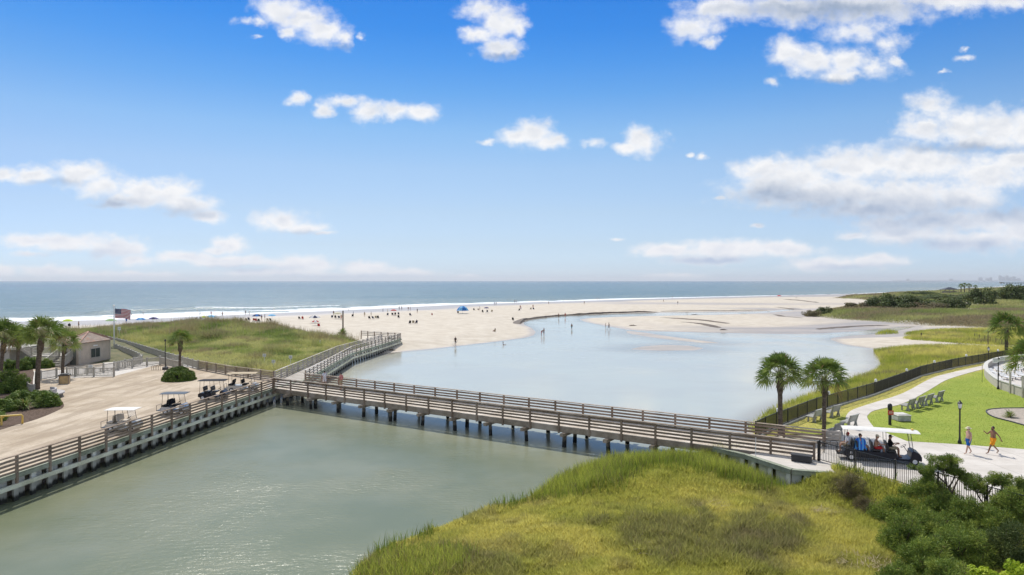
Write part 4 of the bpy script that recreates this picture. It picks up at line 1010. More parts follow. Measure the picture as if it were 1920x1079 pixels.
limb_tree('cedar_tree', 'small windswept cedar leaning left in front of the picket fence', (x, y, gz(x, y)), [
 ([(0,0,-.1),(-.15,0,.6),(-.45,.05,1.1)], .075), ([(-.4,0,1.05),(-.9,.1,1.5),(-1.35,0,1.75)], .04), ([(-.4,0,1.05),(-.6,0,1.7),(-.75,0,2.15)], .04),
 ([(-.15,0,.6),(.2,.1,1.2),(.45,0,1.55)], .045), ([(-.3,0,.9),(-.1,-.1,1.4),(0,0,1.75)], .04), ([(-.9,.1,1.5),(-1.3,-.1,1.5),(-1.5,0,1.7)], .03), ([(-.6,0,1.7),(-.3,0,2.1),(-.15,0,2.35)], .03)], M_leaf, .045, 330, .25)
x, y = at2(1848, 968, 1.2)
limb_tree('cedar_tree', 'taller open cedar with bare branches in front of the picket fence at right', (x, y, gz(x, y)), [
 ([(0,0,-.1),(0,0,.7),(-.05,0,1.5),(-.1,0,2.2)], .07), ([(-.02,0,.5),(.4,0,1.0),(.9,0,1.5),(1.3,.1,1.9)], .055), ([(-.1,0,2.1),(-.3,0,2.35),(-.45,0,2.45)], .035), ([(-.05,0,1.5),(.3,0,2.1),(.4,0,2.6)], .04),
 ([(.4,0,1.0),(.9,.1,1.2),(1.5,0,1.5)], .035), ([(.9,0,1.5),(.8,0,2.1),(.9,0,2.35)], .035), ([(-.05,0,1.2),(-.4,0,1.7),(-.5,0,2.1)], .035), ([(1.2,0,1.8),(1.6,0,2.2),(1.7,0,2.35)], .03), ([(.4,0,2.2),(.6,0,2.45),(.75,0,2.5)], .03)], M_leaf, .045, 240, .25, .08)
# left garden shrubs
GARD = [(20, 735, 1.9, 1.5, 1.9, 'leafy green garden shrub filling the left edge below the palms'), (-25, 725, 2.1, 1.7, 2.2, 'tall garden shrub cut by the left edge'), (42, 752, 1.3, 1.1, .9, 'low garden shrub in front of the low balustrade'), (78, 752, 1.3, 1.0, .8, 'low garden shrub left of the curved bench'),
        (88, 762, 1.1, 1.0, 1.05, 'round clipped shrub beside the curved bench'), (10, 770, 1.2, 1.0, .9, 'low green shrub above the yellow barrier'), (-20, 790, 1.3, 1.0, .5, 'flat green ground shrub behind the yellow barrier'),
        (40, 694, 1.1, 1.0, 1.2, 'clipped hedge ball under the timber stairs, first from the left'), (57, 691, 1.2, 1.0, 1.3, 'clipped hedge ball under the timber stairs between two palm trunks'), (84, 690, 1.0, .9, 1.1, 'clipped hedge ball at the foot of the stairs'), (14, 695, 1.3, 1.0, 1.3, 'dark shrub behind the leftmost palm trunk')]
for px, py, rx, ry, rz_, lab in GARD:
    x, y = at2(px, py, 1.6); shrub('garden_shrub', lab, 'shrub', (x, y, 1.6), rx*1.2, ry*1.2, rz_*1.2, M_leafg, 90, 130, .08, .22, .5, 'garden shrubs by the stairs')
x, y = at2(336, 713, 1.6)
shrub('round_hedge', 'dome shaped clipped hedge around the lone palm in the lot', 'hedge', (x, y, 1.55), 2.0, 1.9, 1.62, M_leafg, 330, 130, .06, .11, .5, surf=1.65)
# dune yucca / palmetto at the end of the dune
def spiky(name, label, loc, r, n=60, m=None, h=1.0, w=.05, cat='plant'):
    t = thing(name, label, cat, loc); m = m or M_palm
    a = rs.rand(n)*2*np.pi; e = np.arccos(rs.rand(n)*.95); L = r*(.7+.4*rs.rand(n)); base = np.zeros((n, 3)); base[:, 2] = h*.3*rs.rand(n)
    d = np.stack([np.cos(a)*np.sin(e), np.sin(a)*np.sin(e), np.cos(e)], -1); sd2 = np.stack([-np.sin(a), np.cos(a), 0*a], -1)
    mid = base+d*L[:, None]*.6+[0, 0, .05]; tip = base+d*L[:, None]; tip[:, 2] -= .18*L
    V = np.stack([base-sd2*w*.3, base+sd2*w*.3, mid+sd2*w*.5, mid-sd2*w*.5, tip, tip], 1)[:, :5].reshape(-1, 3); o = np.arange(n)[:, None]*5
    Fc = np.concatenate([o+[0, 1, 2], o+[0, 2, 3], o+[3, 2, 4]], 1).reshape(-1, 3); tn = np.repeat(rs.rand(n), 5)
    ob = np_mesh('leaves', V, Fc, m, {'tone': tn, 'hue': np.repeat(rs.rand(n)*.6, 5), 'dead': np.repeat((rs.rand(n) < .12)*.8, 5)}, smooth=False); ob.parent = t
    mb = MB(); mb.tube([(0, 0, -.1), (0, 0, h*.35)], [.14, .09], 8); mb.build('stem', M_bark, t); return t
x, y, z = onground(643, 622); z = max(z, gz(x, y)); x, y = at2(642, 621, 2.2); spiky('palmetto', 'bushy palmetto at the right end of the grassy dune below a tall post', (x, y, gz(x, y)), 2.0, 260, None, 2.6, .12)
x, y = at2(46, 768, 1.6); spiky('palmetto', 'small spiky palmetto in the mulch bed near the yellow barrier', (x, y, 1.6), 1.25, 150, None, .9, .07)
x, y = at2(1893, 783, 1.6); spiky('ornamental_grass', 'spiky dark ornamental grass in the round planting bed on the lawn', (x, y, 1.6), .8, 130, None, .3, .04)
# shrubs on the right dunes: three prototypes, copied
protos = []
def far_shrub(k, m, seed):
    t = thing('dune_shrub', 'x', 'shrub', (0, 0, 0)); c = clump_centres(1, 1, 1, k, .05)
    leaf_obj('foliage', t, c, [(.3, .3, .26)]*len(c), 130, .06, m, .5, .4, .4, .03 if m is M_leafd else .3)
    return t
kinds = [far_shrub(22, M_leafd, 1), far_shrub(26, M_leafd, 2), far_shrub(22, M_scrub, 3)]
DSH = [(1672, 581, 9, 3.2, 0, 'big dark shrub at the left end of the right dune shrubs'), (1700, 582, 8, 3.0, 1, 'dark dune shrub right of the biggest one at left'), (1655, 583, 7, 2.4, 1, 'dark dune shrub above the plumed grasses'), (1735, 584, 8, 1.8, 2, 'grey brown scrub right of the dark dune shrubs'), (1608, 582, 5, 1.6, 2, 'brown scrub on the left dune tongue'), (1549, 584, 4, 2.6, 0, 'small lone shrub near the tip of the dune tongue'), (1522, 586, 4, 2.4, 2, 'scrubby mound at the very tip of the dune tongue'),
       (1760, 575, 9, 2.3, 0, 'low dark shrub above the small bare sand strip, left one'), (1790, 581, 8, 3.0, 1, 'dark shrub directly above the bare sand strip'), (1846, 575, 9, 4.4, 0, 'large round dark shrub standing alone in pale grass'), (1905, 571, 10, 4.6, 1, 'large dark shrub at the right edge of the dunes'), (1750, 562, 13, 4.0, 1, 'dark shrub below the thatched pavilion to its left'), (1725, 556, 12, 3.6, 0, 'round dark shrub left of the pavilion'), (1705, 561, 12, 3.0, 2, 'grey scrub left of the pavilion shrubs'), (1780, 565, 13, 3.8, 0, 'dark shrub below the thatched pavilion')]
for i in range(34):
    px = 1770+rnd.random()*185; py = 551+rnd.random()*15+(px-1770)*.02; DSH.append((px, py, rnd.uniform(9, 15), rnd.uniform(3.2, 5.2), rnd.choice([0, 0, 1, 1, 2]), None))
used = set()
for i, (px, py, w, hh, kd, lab) in enumerate(DSH):
    x, y = at2(px, py, 2.0); z = gz(x, y)
    t = kinds[kd] if kd not in used else copy_tree(kinds[kd]); used.add(kd)
    t.location = (x, y, z-.5); t.scale = (w*rnd.uniform(.85, 1.15)*1.1, w*.8, hh*(1.7 if i < 11 and i not in (5, 6) else 1.1 if i < 11 else .7 if lab else .48)); t.rotation_euler = (0, 0, rnd.uniform(0, 6))
    if lab: tag(t, lab, 'shrub')
    else: tag(t, 'dark evergreen shrub in the dense thicket behind the right dunes', 'shrub', 'thicket shrubs behind the right dunes')
# ---- palms
def palm(label, base, h, cr=1.6, seed=0, lean=(0, 0), nf=40, boots=True, group='palm trees', tr=.19):
    r_ = random.Random(seed); t = thing('palm_tree', label, 'palm tree', base, group=group); mb = MB()
    top = Vector((lean[0], lean[1], h)); pts = [Vector((lean[0]*f*f, lean[1]*f*f, h*f-.15*(f == 0))) for f in [i/16 for i in range(17)]]
    mb.tube(pts, [tr*(1.15 if i == 0 else .95)*(1.0-.08*i/16)*(1+.05*r_.uniform(-1, 1))+(.0 if i < 12 else (.06, .09, .09, .06, .0)[i-12]) for i in range(17)], 10)
    for i in range(46 if boots else 10):
        f = 1-.27*r_.random()**1.3; p = pts[0].lerp(pts[-1], f); a = r_.uniform(0, 6.28); q = p+Vector((math.cos(a)*.30, math.sin(a)*.30, .22)); s0 = p+Vector((math.cos(a)*.12, math.sin(a)*.12, -.08)); mb.tube([s0, q], [.05, .018], 4)
    mb.build('trunk', M_bark, t, smooth=False)
    V = []; Fc = []; TT = []; HH = []; DD = []; pt = MB()
    for k in range(nf):
        a = k*2.399+r_.uniform(-.2, .2); f = k/nf; e = R(82-98*f)+r_.uniform(-.14, .14)      # elevation of the stalk
        d = Vector((math.cos(a)*math.cos(e), math.sin(a)*math.cos(e), math.sin(e)))
        L = cr*.58*r_.uniform(.8, 1.12); hub = top+Vector((0, 0, .05))+d*L; hub.z -= .05*L*(1-max(0, d.z))
        pt.tube([top, top+d*L*.55+Vector((0, 0, .04)), hub], [.022, .016, .012], 4)
        d2 = (d+Vector((0, 0, -.15-.22*f))).normalized(); side = d2.cross(Vector((0, 0, 1))); side = side.normalized() if side.length > .1 else Vector((1, 0, 0)); nn = side.cross(d2); ro_ = r_.uniform(-1.15, 1.15); side, nn = side*math.cos(ro_)+nn*math.sin(ro_), nn*math.cos(ro_)-side*math.sin(ro_)
        dead = 1.0 if f > .95 and r_.random() < .7 else 0; tone = r_.random(); hue = r_.random()*.5+(.3 if f > .7 else 0)
        nl = 20
        for j in range(nl):
            th = (j/(nl-1)-.5)*R(190); ll = cr*.55*(.72+.28*math.cos(th*.8))*r_.uniform(.9, 1.08)
            dd = d2*math.cos(th)+side*math.sin(th)+nn*(r_.uniform(-.22, .22)+.2*abs(math.sin(th))); dd.normalize(); w = side*math.cos(th)-d2*math.sin(th); w = w*.036*(cr/1.6)
            o = len(V); m_ = hub+dd*ll*.55; tip = hub+dd*ll+Vector((0, 0, -.22*ll*r_.uniform(.6, 1.6)))
            V += [hub, m_-w, m_+w, tip]; Fc += [(o, o+1, o+2), (o+1, o+3, o+2)]; TT += [tone*.7+.3*r_.random()]*4; HH += [hue]*4; DD += [max(dead, .9*(r_.random() < .03))]*4
    o = np_mesh('crown', np.array([tuple(v) for v in V]), np.array(Fc), M_palm, {'tone': TT, 'hue': HH, 'dead': DD}, smooth=False); o.parent = t
    pt.build('frond_stalks', M_palmstalk, t); return t
M_palmstalk = material('palm_stalk', base=(.30, .30, .12), rough=.6, trans=.2)
x, y = at2(1463, 812, 1.6); palm('sabal palm rising behind the bridge railing, the left one of the two', (x, y, 1.5), 4.35, 1.8, 1, (-.05, 0), 46)
x, y = at2(1545, 812, 1.6); palm('sabal palm with a bare trunk beside the grey benches, the right one of the two', (x, y, 1.5), 3.95, 1.85, 2, (.05, 0), 46, tr=.16)
def palm_px(lab, bx, by, cxp, cyp, rpx, seed, z=1.6, nf=30, tr=.19):
    x, y = at2(bx, by, z); H_ = z+0; ztop = CZ-(cyp-527)*y/F; xt = (cxp-960)*y/F; return palm(lab, (x, y, z-.1), ztop-z-.1, rpx*y/F, seed, (xt-x, 0), nf, tr=tr)
palm_px('palm at the far left edge in front of the raised deck', 1, 728, 8, 632, 40, 3, nf=40)
palm_px('slimmer palm in front of the outer stairs, second from the left', 33, 702, 35, 634, 28, 4, nf=38)
palm_px('tallest left palm with a thick trunk standing in the garden bed', 70, 730, 78, 628, 42, 5, nf=44, tr=.25)
palm_px('short palm in front of the hut, by the waste bin', 117, 708, 121, 642, 30, 6, nf=34)
palm_px('lone palm growing out of the dome hedge', 337, 706, 338, 638, 24, 7, nf=34, tr=.16)
palm_px('palm with a dark trunk near the curved wall at right', 1887, 668, 1888, 616, 37, 8, nf=42, tr=.25)
palm_px('leafy palm reaching in at the right edge over the terrace', 1945, 765, 1935, 676, 50, 9, z=1.6, nf=44)

# fine lawn blades, so the turf has a nap and ragged borders
X = rs.uniform(15, 90, 420000); Y = rs.uniform(43, 118, 420000); k = (sdf(lawn_poly, X, Y) > -.05) & (sdf(path_poly, X, Y) < .03) & (rs.rand(len(X)) < np.clip(48/Y, .2, 1)) & (np.abs(X) < Y*.78)
k &= (np.interp(X, [p[0] for p in PLAZA_EDGE], [p[1] for p in PLAZA_EDGE], left=-99) < Y+.04)
X, Y = X[k], Y[k]; dr_ = sstep(4.5, .8, -sdf([(x, y) for x, y in FENCE]+[(300, 300), (-100, 300)], X, Y)); n1 = vnoise(X, Y, 2.4, 12)
blades('lawn_blades', np.stack([X, Y, np.full(len(X), 1.57)], -1), (.025+.035*rs.rand(len(X))), np.full(len(X), .05), rs.rand(len(X)), np.clip(n1*.7+.4*dr_*rs.rand(len(X)), 0, 1), np.clip(dr_*.5*n1, 0, 1), M_turf, .8, False)
# ================================================================ PEOPLE
def seg_d(p, a, b):
    ab = b-a; t = max(0, min(1, (p-a).dot(ab)/max(ab.length_squared, 1e-9))); return (p-(a+ab*t)).length, t
J0 = {'pelvis': (0, 0, .96), 'waist': (0, 0, 1.12), 'chest': (0, 0, 1.36), 'neck': (.0, 0, 1.49), 'head': (.015, 0, 1.60)}
def pose(kind, **kw):
    """joint positions for a 1.75 m figure facing +X, feet on z=0 (or seat at z=.45)"""
    j = {k: Vector(v) for k, v in J0.items()}
    for s, sg in (('l', 1), ('r', -1)):
        j['hip'+s] = Vector((0, .095*sg, .92)); j['kne'+s] = Vector((.02, .10*sg, .50)); j['ank'+s] = Vector((0, .10*sg, .085)); j['toe'+s] = Vector((.17, .12*sg, .03))
        j['sho'+s] = Vector((0, .185*sg, 1.42)); j['elb'+s] = Vector((-.03, .25*sg, 1.14)); j['wri'+s] = Vector((.06, .26*sg, .90)); j['han'+s] = Vector((.09, .26*sg, .80))
    if kind == 'walk':
        st = kw.get('st', .36)
        j['knel'] = Vector((st*.62, .10, .50)); j['ankl'] = Vector((st*.98, .10, .10)); j['toel'] = Vector((st*.98+.16, .11, .06))
        j['kner'] = Vector((-st*.25, -.10, .50)); j['ankr'] = Vector((-st*1.05, -.10, .15)); j['toer'] = Vector((-st*1.05+.13, -.11, .03))
        j['elbl'] = Vector((-.14, .25, 1.16)); j['wril'] = Vector((-.16, .25, .93)); j['hanl'] = Vector((-.13, .25, .84))
        j['elbr'] = Vector((.06, -.26, 1.15)); j['wrir'] = Vector((.2, -.24, .96)); j['hanr'] = Vector((.27, -.23, .90))
    if kind in ('sit', 'sitground'):
        dz = -.43 if kind == 'sit' else -.84
        for k in list(j):
            if k[:3] not in ('kne', 'ank', 'toe'): j[k] = j[k]+Vector((0, 0, dz))
        for k in ('waist', 'chest', 'neck', 'head', 'shol', 'shor'): j[k].x -= (j[k].z-j['pelvis'].z)*kw.get('rec', .18)
        for s, sg in (('l', 1), ('r', -1)):
            if kind == 'sit':
                j['kne'+s] = Vector((.44, .13*sg, .56)); j['ank'+s] = Vector((.46, .12*sg, .09)); j['toe'+s] = Vector((.64, .13*sg, .03))
            else:
                j['kne'+s] = Vector((.38, .15*sg, .34)); j['ank'+s] = Vector((.62, .13*sg, .07)); j['toe'+s] = Vector((.74, .14*sg, .14))
            z = j['sho'+s].z; x = j['sho'+s].x
            j['elb'+s] = Vector((x+.06, .26*sg, z-.27)); j['wri'+s] = Vector((x+.26, .20*sg, z-.36)); j['han'+s] = Vector((x+.35, .17*sg, z-.36))
    for k, v in kw.get('set', {}).items(): j[k] = Vector(v)
    return j
RAD = {'pelvis': .135, 'waist': .125, 'chest': .145, 'neck': .055, 'head': .07, 'hip': .095, 'kne': .058, 'ank': .038, 'toe': .030, 'sho': .058, 'elb': .040, 'wri': .028, 'han': .032}
def body_mesh(j, fat=1.0, sub=1, fingers=False):
    names = ['pelvis', 'waist', 'chest', 'neck', 'head']+[a+s for s in 'lr' for a in ('hip', 'kne', 'ank', 'toe', 'sho', 'elb', 'wri', 'han')]
    ix = {n: i for i, n in enumerate(names)}
    E = [('pelvis', 'waist'), ('waist', 'chest'), ('chest', 'neck'), ('neck', 'head')]
    for s in 'lr': E += [('pelvis', 'hip'+s), ('hip'+s, 'kne'+s), ('kne'+s, 'ank'+s), ('ank'+s, 'toe'+s), ('chest', 'sho'+s), ('sho'+s, 'elb'+s), ('elb'+s, 'wri'+s), ('wri'+s, 'han'+s)]
    me = bpy.data.meshes.new('body_skeleton'); me.from_pydata([tuple(j[n]) for n in names], [(ix[a], ix[b]) for a, b in E], [])
    o = bpy.data.objects.new('body_skeleton', me); COL.objects.link(o)
    sk = o.modifiers.new('s', 'SKIN'); sb = o.modifiers.new('u', 'SUBSURF'); sb.levels = sub
    for n in names:
        r = RAD[n if n in RAD else n[:-1]]
        if n in ('waist', 'pelvis', 'chest'): r *= fat
        d = me.skin_vertices[0].data[ix[n]]; d.radius = (r*(1.0 if n not in ('chest', 'waist', 'pelvis') else .85), r*(1.0 if n not in ('chest', 'waist', 'pelvis') else 1.12))
        d.use_root = n == 'pelvis'
    dg = bpy.context.evaluated_depsgraph_get(); ev = o.evaluated_get(dg); m2 = bpy.data.meshes.new_from_object(ev)
    V = [v.co.copy() for v in m2.vertices]; Fc = [tuple(p.vertices) for p in m2.polygons]
    bpy.data.objects.remove(o); bpy.data.meshes.remove(me); bpy.data.meshes.remove(m2)
    return V, Fc
def region(c, j):
    best = (9, None, 0)
    L = [('torso', 'pelvis', 'waist'), ('torso', 'waist', 'chest'), ('neck', 'chest', 'neck'), ('head', 'neck', 'head')]
    for s in 'lr': L += [('thigh', 'hip'+s, 'kne'+s), ('calf', 'kne'+s, 'ank'+s), ('foot', 'ank'+s, 'toe'+s), ('torso', 'chest', 'sho'+s), ('uarm', 'sho'+s, 'elb'+s), ('farm', 'elb'+s, 'wri'+s), ('hand', 'wri'+s, 'han'+s)]
    for nm, a, b in L:
        d, t = seg_d(c, j[a], j[b]); d -= .05 if nm == 'torso' else 0
        if d < best[0]: best = (d, nm+('0' if a == 'pelvis' else ''), t)
    return best[1], best[2]
def is_cloth(kind, rg, t, c, j):
    zw = j['pelvis'].z+.07
    if kind == 'shorts': return (rg == 'thigh' and t < .80) or (rg.startswith('torso') and (c-j['pelvis']).length < .22 and c.z < zw)
    if kind == 'brief': return (rg == 'thigh' and t < .2) or (rg.startswith('torso') and c.z < zw and (c-j['pelvis']).length < .2)
    if kind == 'trousers': return rg in ('thigh', 'calf') or (rg.startswith('torso') and c.z < zw and (c-j['pelvis']).length < .22)
    if kind == 'shirt': return (rg.startswith('torso') and ((c-j['pelvis']).length > .12)) or (rg == 'uarm' and t < .75) or (rg == 'neck' and t < .35)
    if kind == 'swimsuit': return rg.startswith('torso') or (rg == 'thigh' and t < .12)
    return False
def head_geo(mb, j, s=1.0):
    """skull, jaw, nose, ears added round the head joint, facing +X along the neck line"""
    h = j['head']; up = (j['head']-j['neck']).normalized(); c = h+Vector((.01, 0, .03))
    mb.ball(c, (.098*s, .078*s, .118*s), 12, 9); mb.ball(c+Vector((.03, 0, -.055)), (.062*s, .055*s, .06*s), 8, 6)
    mb.ball(c+Vector((.10, 0, -.01)), (.022, .014, .024), 6, 4)
    for sg in (-1, 1): mb.ball(c+Vector((-.005, .079*sg, -.005)), (.018, .010, .03), 6, 4)
    return c
def hand_geo(mb, j, s):
    w, h = j['wri'+s], j['han'+s]; d = (h-w).normalized(); sg = 1 if s == 'l' else -1
    side = Vector((1, 0, 0)); side = (side-d*side.dot(d)); side = side.normalized() if side.length > .2 else Vector((0, 0, 1)); nn = d.cross(side)*(-sg)
    for k, (o, L) in enumerate(((-.027, .062), (-.009, .074), (.009, .078), (.027, .068))):
        a = h+side*o; mb.tube([a-d*.01, a+d*L*.55+nn*.008, a+d*L+nn*.028], [.0095, .009, .007], 5)
    a = w.lerp(h, .35)+side*.03; mb.tube([a, a+side*.028+d*.03, a+side*.035+d*.062+nn*.01], [.011, .010, .008], 5)
def person(label, loc, rz, j, skin, clothes, hair=None, hat=None, scale=1.0, fat=1.0, fine=True, group=None, beard=False, extra=None):
    t = thing('person', label, 'person', loc, rz, group); t.scale = (scale,)*3
    V, Fc = body_mesh(j, fat, 2 if fine else 1)
    mb = MB(); mb.add(V, Fc); c = head_geo(mb, j)
    if fine: hand_geo(mb, j, 'l'); hand_geo(mb, j, 'r')
    mb.build('body', skin, t, smooth=True)
    fm = MB()
    for sg in (-1, 1): fm.ball(c+Vector((.087, .03*sg, .012)), (.010, .014, .008), 6, 4)
    fm.build('eyes', M_eye, t); fm = MB(); fm.box(c+Vector((.092, 0, -.062)), (.012, .045, .010)); fm.build('mouth', M_lips, t)
    # smooth vertex normals for the clothing shells
    nv_ = [Vector() for _ in V]; rg = []
    for f in Fc:
        n = (V[f[1]]-V[f[0]]).cross(V[f[2]]-V[f[0]])
        for i in f: nv_[i] += n
        cc = sum((V[i] for i in f), Vector())/len(f); rg.append((region(cc, j), cc))
    for kind, m_, off in clothes:
        fs = [f for f, (r_, cc) in zip(Fc, rg) if is_cloth(kind, r_[0], r_[1], cc, j)]
        us_ = sorted({i for f in fs for i in f}); mp = {i: k for k, i in enumerate(us_)}
        vs = [V[i]+nv_[i].normalized()*off for i in us_]; mb = MB(); mb.add(vs, [tuple(mp[i] for i in f) for f in fs])
        o = mb.build(kind if kind != 'brief' else 'swimwear', m_, t, smooth=True); sl = o.modifiers.new('thick', 'SOLIDIFY'); sl.thickness = .008; sl.offset = -1
    if hair is not None:
        mb = MB(); mb.ball(c+Vector((-.018, 0, .025)), (.095, .086, .108), 12, 8)
        if beard: mb.ball(c+Vector((.045, 0, -.075)), (.058, .058, .05), 8, 6)
        mb.build('hair', hair, t, smooth=True)
    if hat:
        kind, m_ = hat; mb = MB()
        if kind == 'sun': mb.lathe([(.20, .055), (.19, .062), (.10, .07), (.098, .12), (.085, .155), (.02, .165)], c, 16, sx=1.05); mb.build('sun_hat', m_, t, smooth=True)
        elif kind == 'cap': mb.lathe([(.100, .035), (.101, .06), (.085, .115), (.05, .14), (.01, .145)], c, 12); mb.box(c+Vector((.13, 0, .045)), (.10, .12, .012), ry=.15); mb.build('cap', m_, t, smooth=True)
    return t
def skin_m(n, b): return material(n, base=b, rough=.5, vary=.08, vscale=4)
M_skin = skin_m('tanned_skin', (.36, .19, .12)); M_skin2 = skin_m('brown_skin', (.24, .115, .065)); M_skin3 = skin_m('fair_skin', (.52, .32, .235))
M_eye = material('eye_dark', base=(.02, .015, .01), rough=.3); M_lips = material('lips', base=(.28, .10, .08), rough=.5)
M_hairb = material('black_hair', base=(.015, .012, .01), rough=.6); M_hairr = material('red_headscarf', base=(.38, .02, .02), rough=.7)
def cloth_m(n, b): return material(n, base=b, rough=.85, spec=.15, vary=.12, vscale=6)
M_cblue = cloth_m('royal_blue_cloth', (.015, .10, .34)); M_corange = cloth_m('orange_cloth', (.80, .30, .02)); M_cred = cloth_m('red_cloth', (.42, .03, .03)); M_cblack = cloth_m('black_cloth', (.012, .012, .014))
M_cwhite = cloth_m('white_cloth', (.62, .62, .66)); M_ckhaki = cloth_m('khaki_cloth', (.36, .30, .20)); M_cnavy = cloth_m('navy_cloth', (.02, .03, .07)); M_cpink = cloth_m('pink_cloth', (.55, .22, .20)); M_cstraw = cloth_m('straw_hat', (.66, .58, .42))
M_cteal = cloth_m('teal_cloth', (.05, .22, .25)); M_ctowel = material('striped_towel', lambda t, p, pos, tc: link(t, t.mix(t.ss(t.n('ShaderNodeTexWave', {'Vector': tc, 'Scale': 1.6, 'Distortion': 1.5, 'Detail': 2}).outputs[1], .62, .75), (.02, .13, .55), (.12, .42, .80)), p.inputs['Base Color']), rough=.9)
# walkers on the plaza
x, y = at2(1816, 852, 1.6)
person('shirtless man in blue shorts and a wide straw sun hat walking left on the plaza', (x, y, 1.605), R(185), pose('walk', st=.26, set={'elbl': (.02, .27, 1.17), 'wril': (.1, .27, .95), 'hanl': (.13, .26, .86), 'elbr': (-.1, -.27, 1.16), 'wrir': (-.02, -.28, .93), 'hanr': (.02, -.28, .84)}), M_skin3, [('shorts', M_cblue, .035)], M_hairb, ('sun', M_cstraw), 1.0, 1.18)
x, y = at2(1862, 851.5, 1.6)
person('bearded shirtless man in orange shorts striding left with one hand raised', (x, y, 1.605), R(183), pose('walk', st=.42, set={'elbr': (.16, -.30, 1.20), 'wrir': (.34, -.26, 1.34), 'hanr': (.42, -.24, 1.40), 'elbl': (-.20, .24, 1.18), 'wril': (-.34, .22, .96), 'hanl': (-.38, .22, .87)}), M_skin2, [('shorts', M_corange, .038)], M_hairb, None, 1.03, 1.0, beard=True)
# couple at the far end of the bridge
bx = bp(6.6, 3.3, DZ); person('person in a pale pink shirt leaning by the far railing at the bridge start', (bx.x, bx.y, DZ+.0), R(150), pose('stand'), M_skin, [('shirt', M_cpink, .02), ('shorts', M_ckhaki, .02)], M_hairb)
bx = bp(4.0, 3.4, DZ); person('person in white walking onto the boardwalk end of the bridge', (bx.x, bx.y, DZ), R(120), pose('walk', st=.3), M_skin, [('shirt', M_cwhite, .02), ('shorts', M_cwhite, .02)], M_hairb)

# ================================================================ GOLF CARTS
def wheel(parent, x, y, r=.23, w=.18, rim=None):
    mb = MB(); o = (x, y, r); pr = [(r*.58, -w/2), (r*.9, -w/2), (r, -w*.3), (r, w*.3), (r*.9, w/2), (r*.58, w/2)]
    n = 20; vs = []
    for rr, h in pr:
        for k in range(n): a = 2*math.pi*k/n; vs.append((x+math.cos(a)*rr, y+h, r+math.sin(a)*rr))
    fs = [(i*n+k, i*n+(k+1) % n, ((i+1) % len(pr))*n+(k+1) % n, ((i+1) % len(pr))*n+k) for i in range(len(pr)) for k in range(n)]
    mb.add(vs, fs); wo = mb.build('wheel', M_rubber, parent, smooth=False)
    mb = MB()
    for sg in (-1, 1):
        vs = [(x, y+sg*w*.38, r)]+[(x+math.cos(2*math.pi*k/n)*r*.6, y+sg*w*.45, r+math.sin(2*math.pi*k/n)*r*.6) for k in range(n)]
        mb.add(vs, [(0, 1+k, 1+(k+1) % n) for k in range(n)])
        for k in range(5): a = 2*math.pi*k/5; mb.box((x+math.cos(a)*r*.32, y+sg*w*.44, r+math.sin(a)*r*.32), (r*.3, .012, .04), ry=-a)
    mb.build('rim', rim or M_wpl, wo)
def seat(parent, x, z, face=1, m=None, w=1.05):
    mb = MB(); mb.box((x, 0, z), (.46, w, .12)); mb.build('seat', m or M_blackpl, parent, bevel=.03)
    mb = MB(); mb.box((x-.25*face, 0, z+.30), (.10, w, .42), ry=-.15*face); mb.build('backrest', m or M_blackpl, parent, bevel=.03)
def roofmesh(L, w, th, crown=.05, nx=10, ny=8):
    mb = MB(); vs = []
    for s_ in (0, 1):
        for i in range(nx+1):
            for k in range(ny+1):
                u = i/nx*2-1; v = k/ny*2-1; e = max(abs(u)**6, abs(v)**6); z = (-.05*e+crown*(1-v*v)*.6) if s_ else -th*.6-.03
                vs.append((u*L/2*(1-.0*e), v*w/2, z if not s_ else z))
    q = lambda s_, i, k: s_*(nx+1)*(ny+1)+i*(ny+1)+k
    fs = [(q(1, i, k), q(1, i+1, k), q(1, i+1, k+1), q(1, i, k+1)) for i in range(nx) for k in range(ny)]+[(q(0, i, k), q(0, i, k+1), q(0, i+1, k+1), q(0, i+1, k)) for i in range(nx) for k in range(ny)]
    for i in range(nx): fs += [(q(0, i, 0), q(0, i+1, 0), q(1, i+1, 0), q(1, i, 0)), (q(0, i+1, ny), q(0, i, ny), q(1, i, ny), q(1, i+1, ny))]
    for k in range(ny): fs += [(q(0, 0, k+1), q(0, 0, k), q(1, 0, k), q(1, 0, k+1)), (q(0, nx, k), q(0, nx, k+1), q(1, nx, k+1), q(1, nx, k))]
    return mb.add(vs, fs)
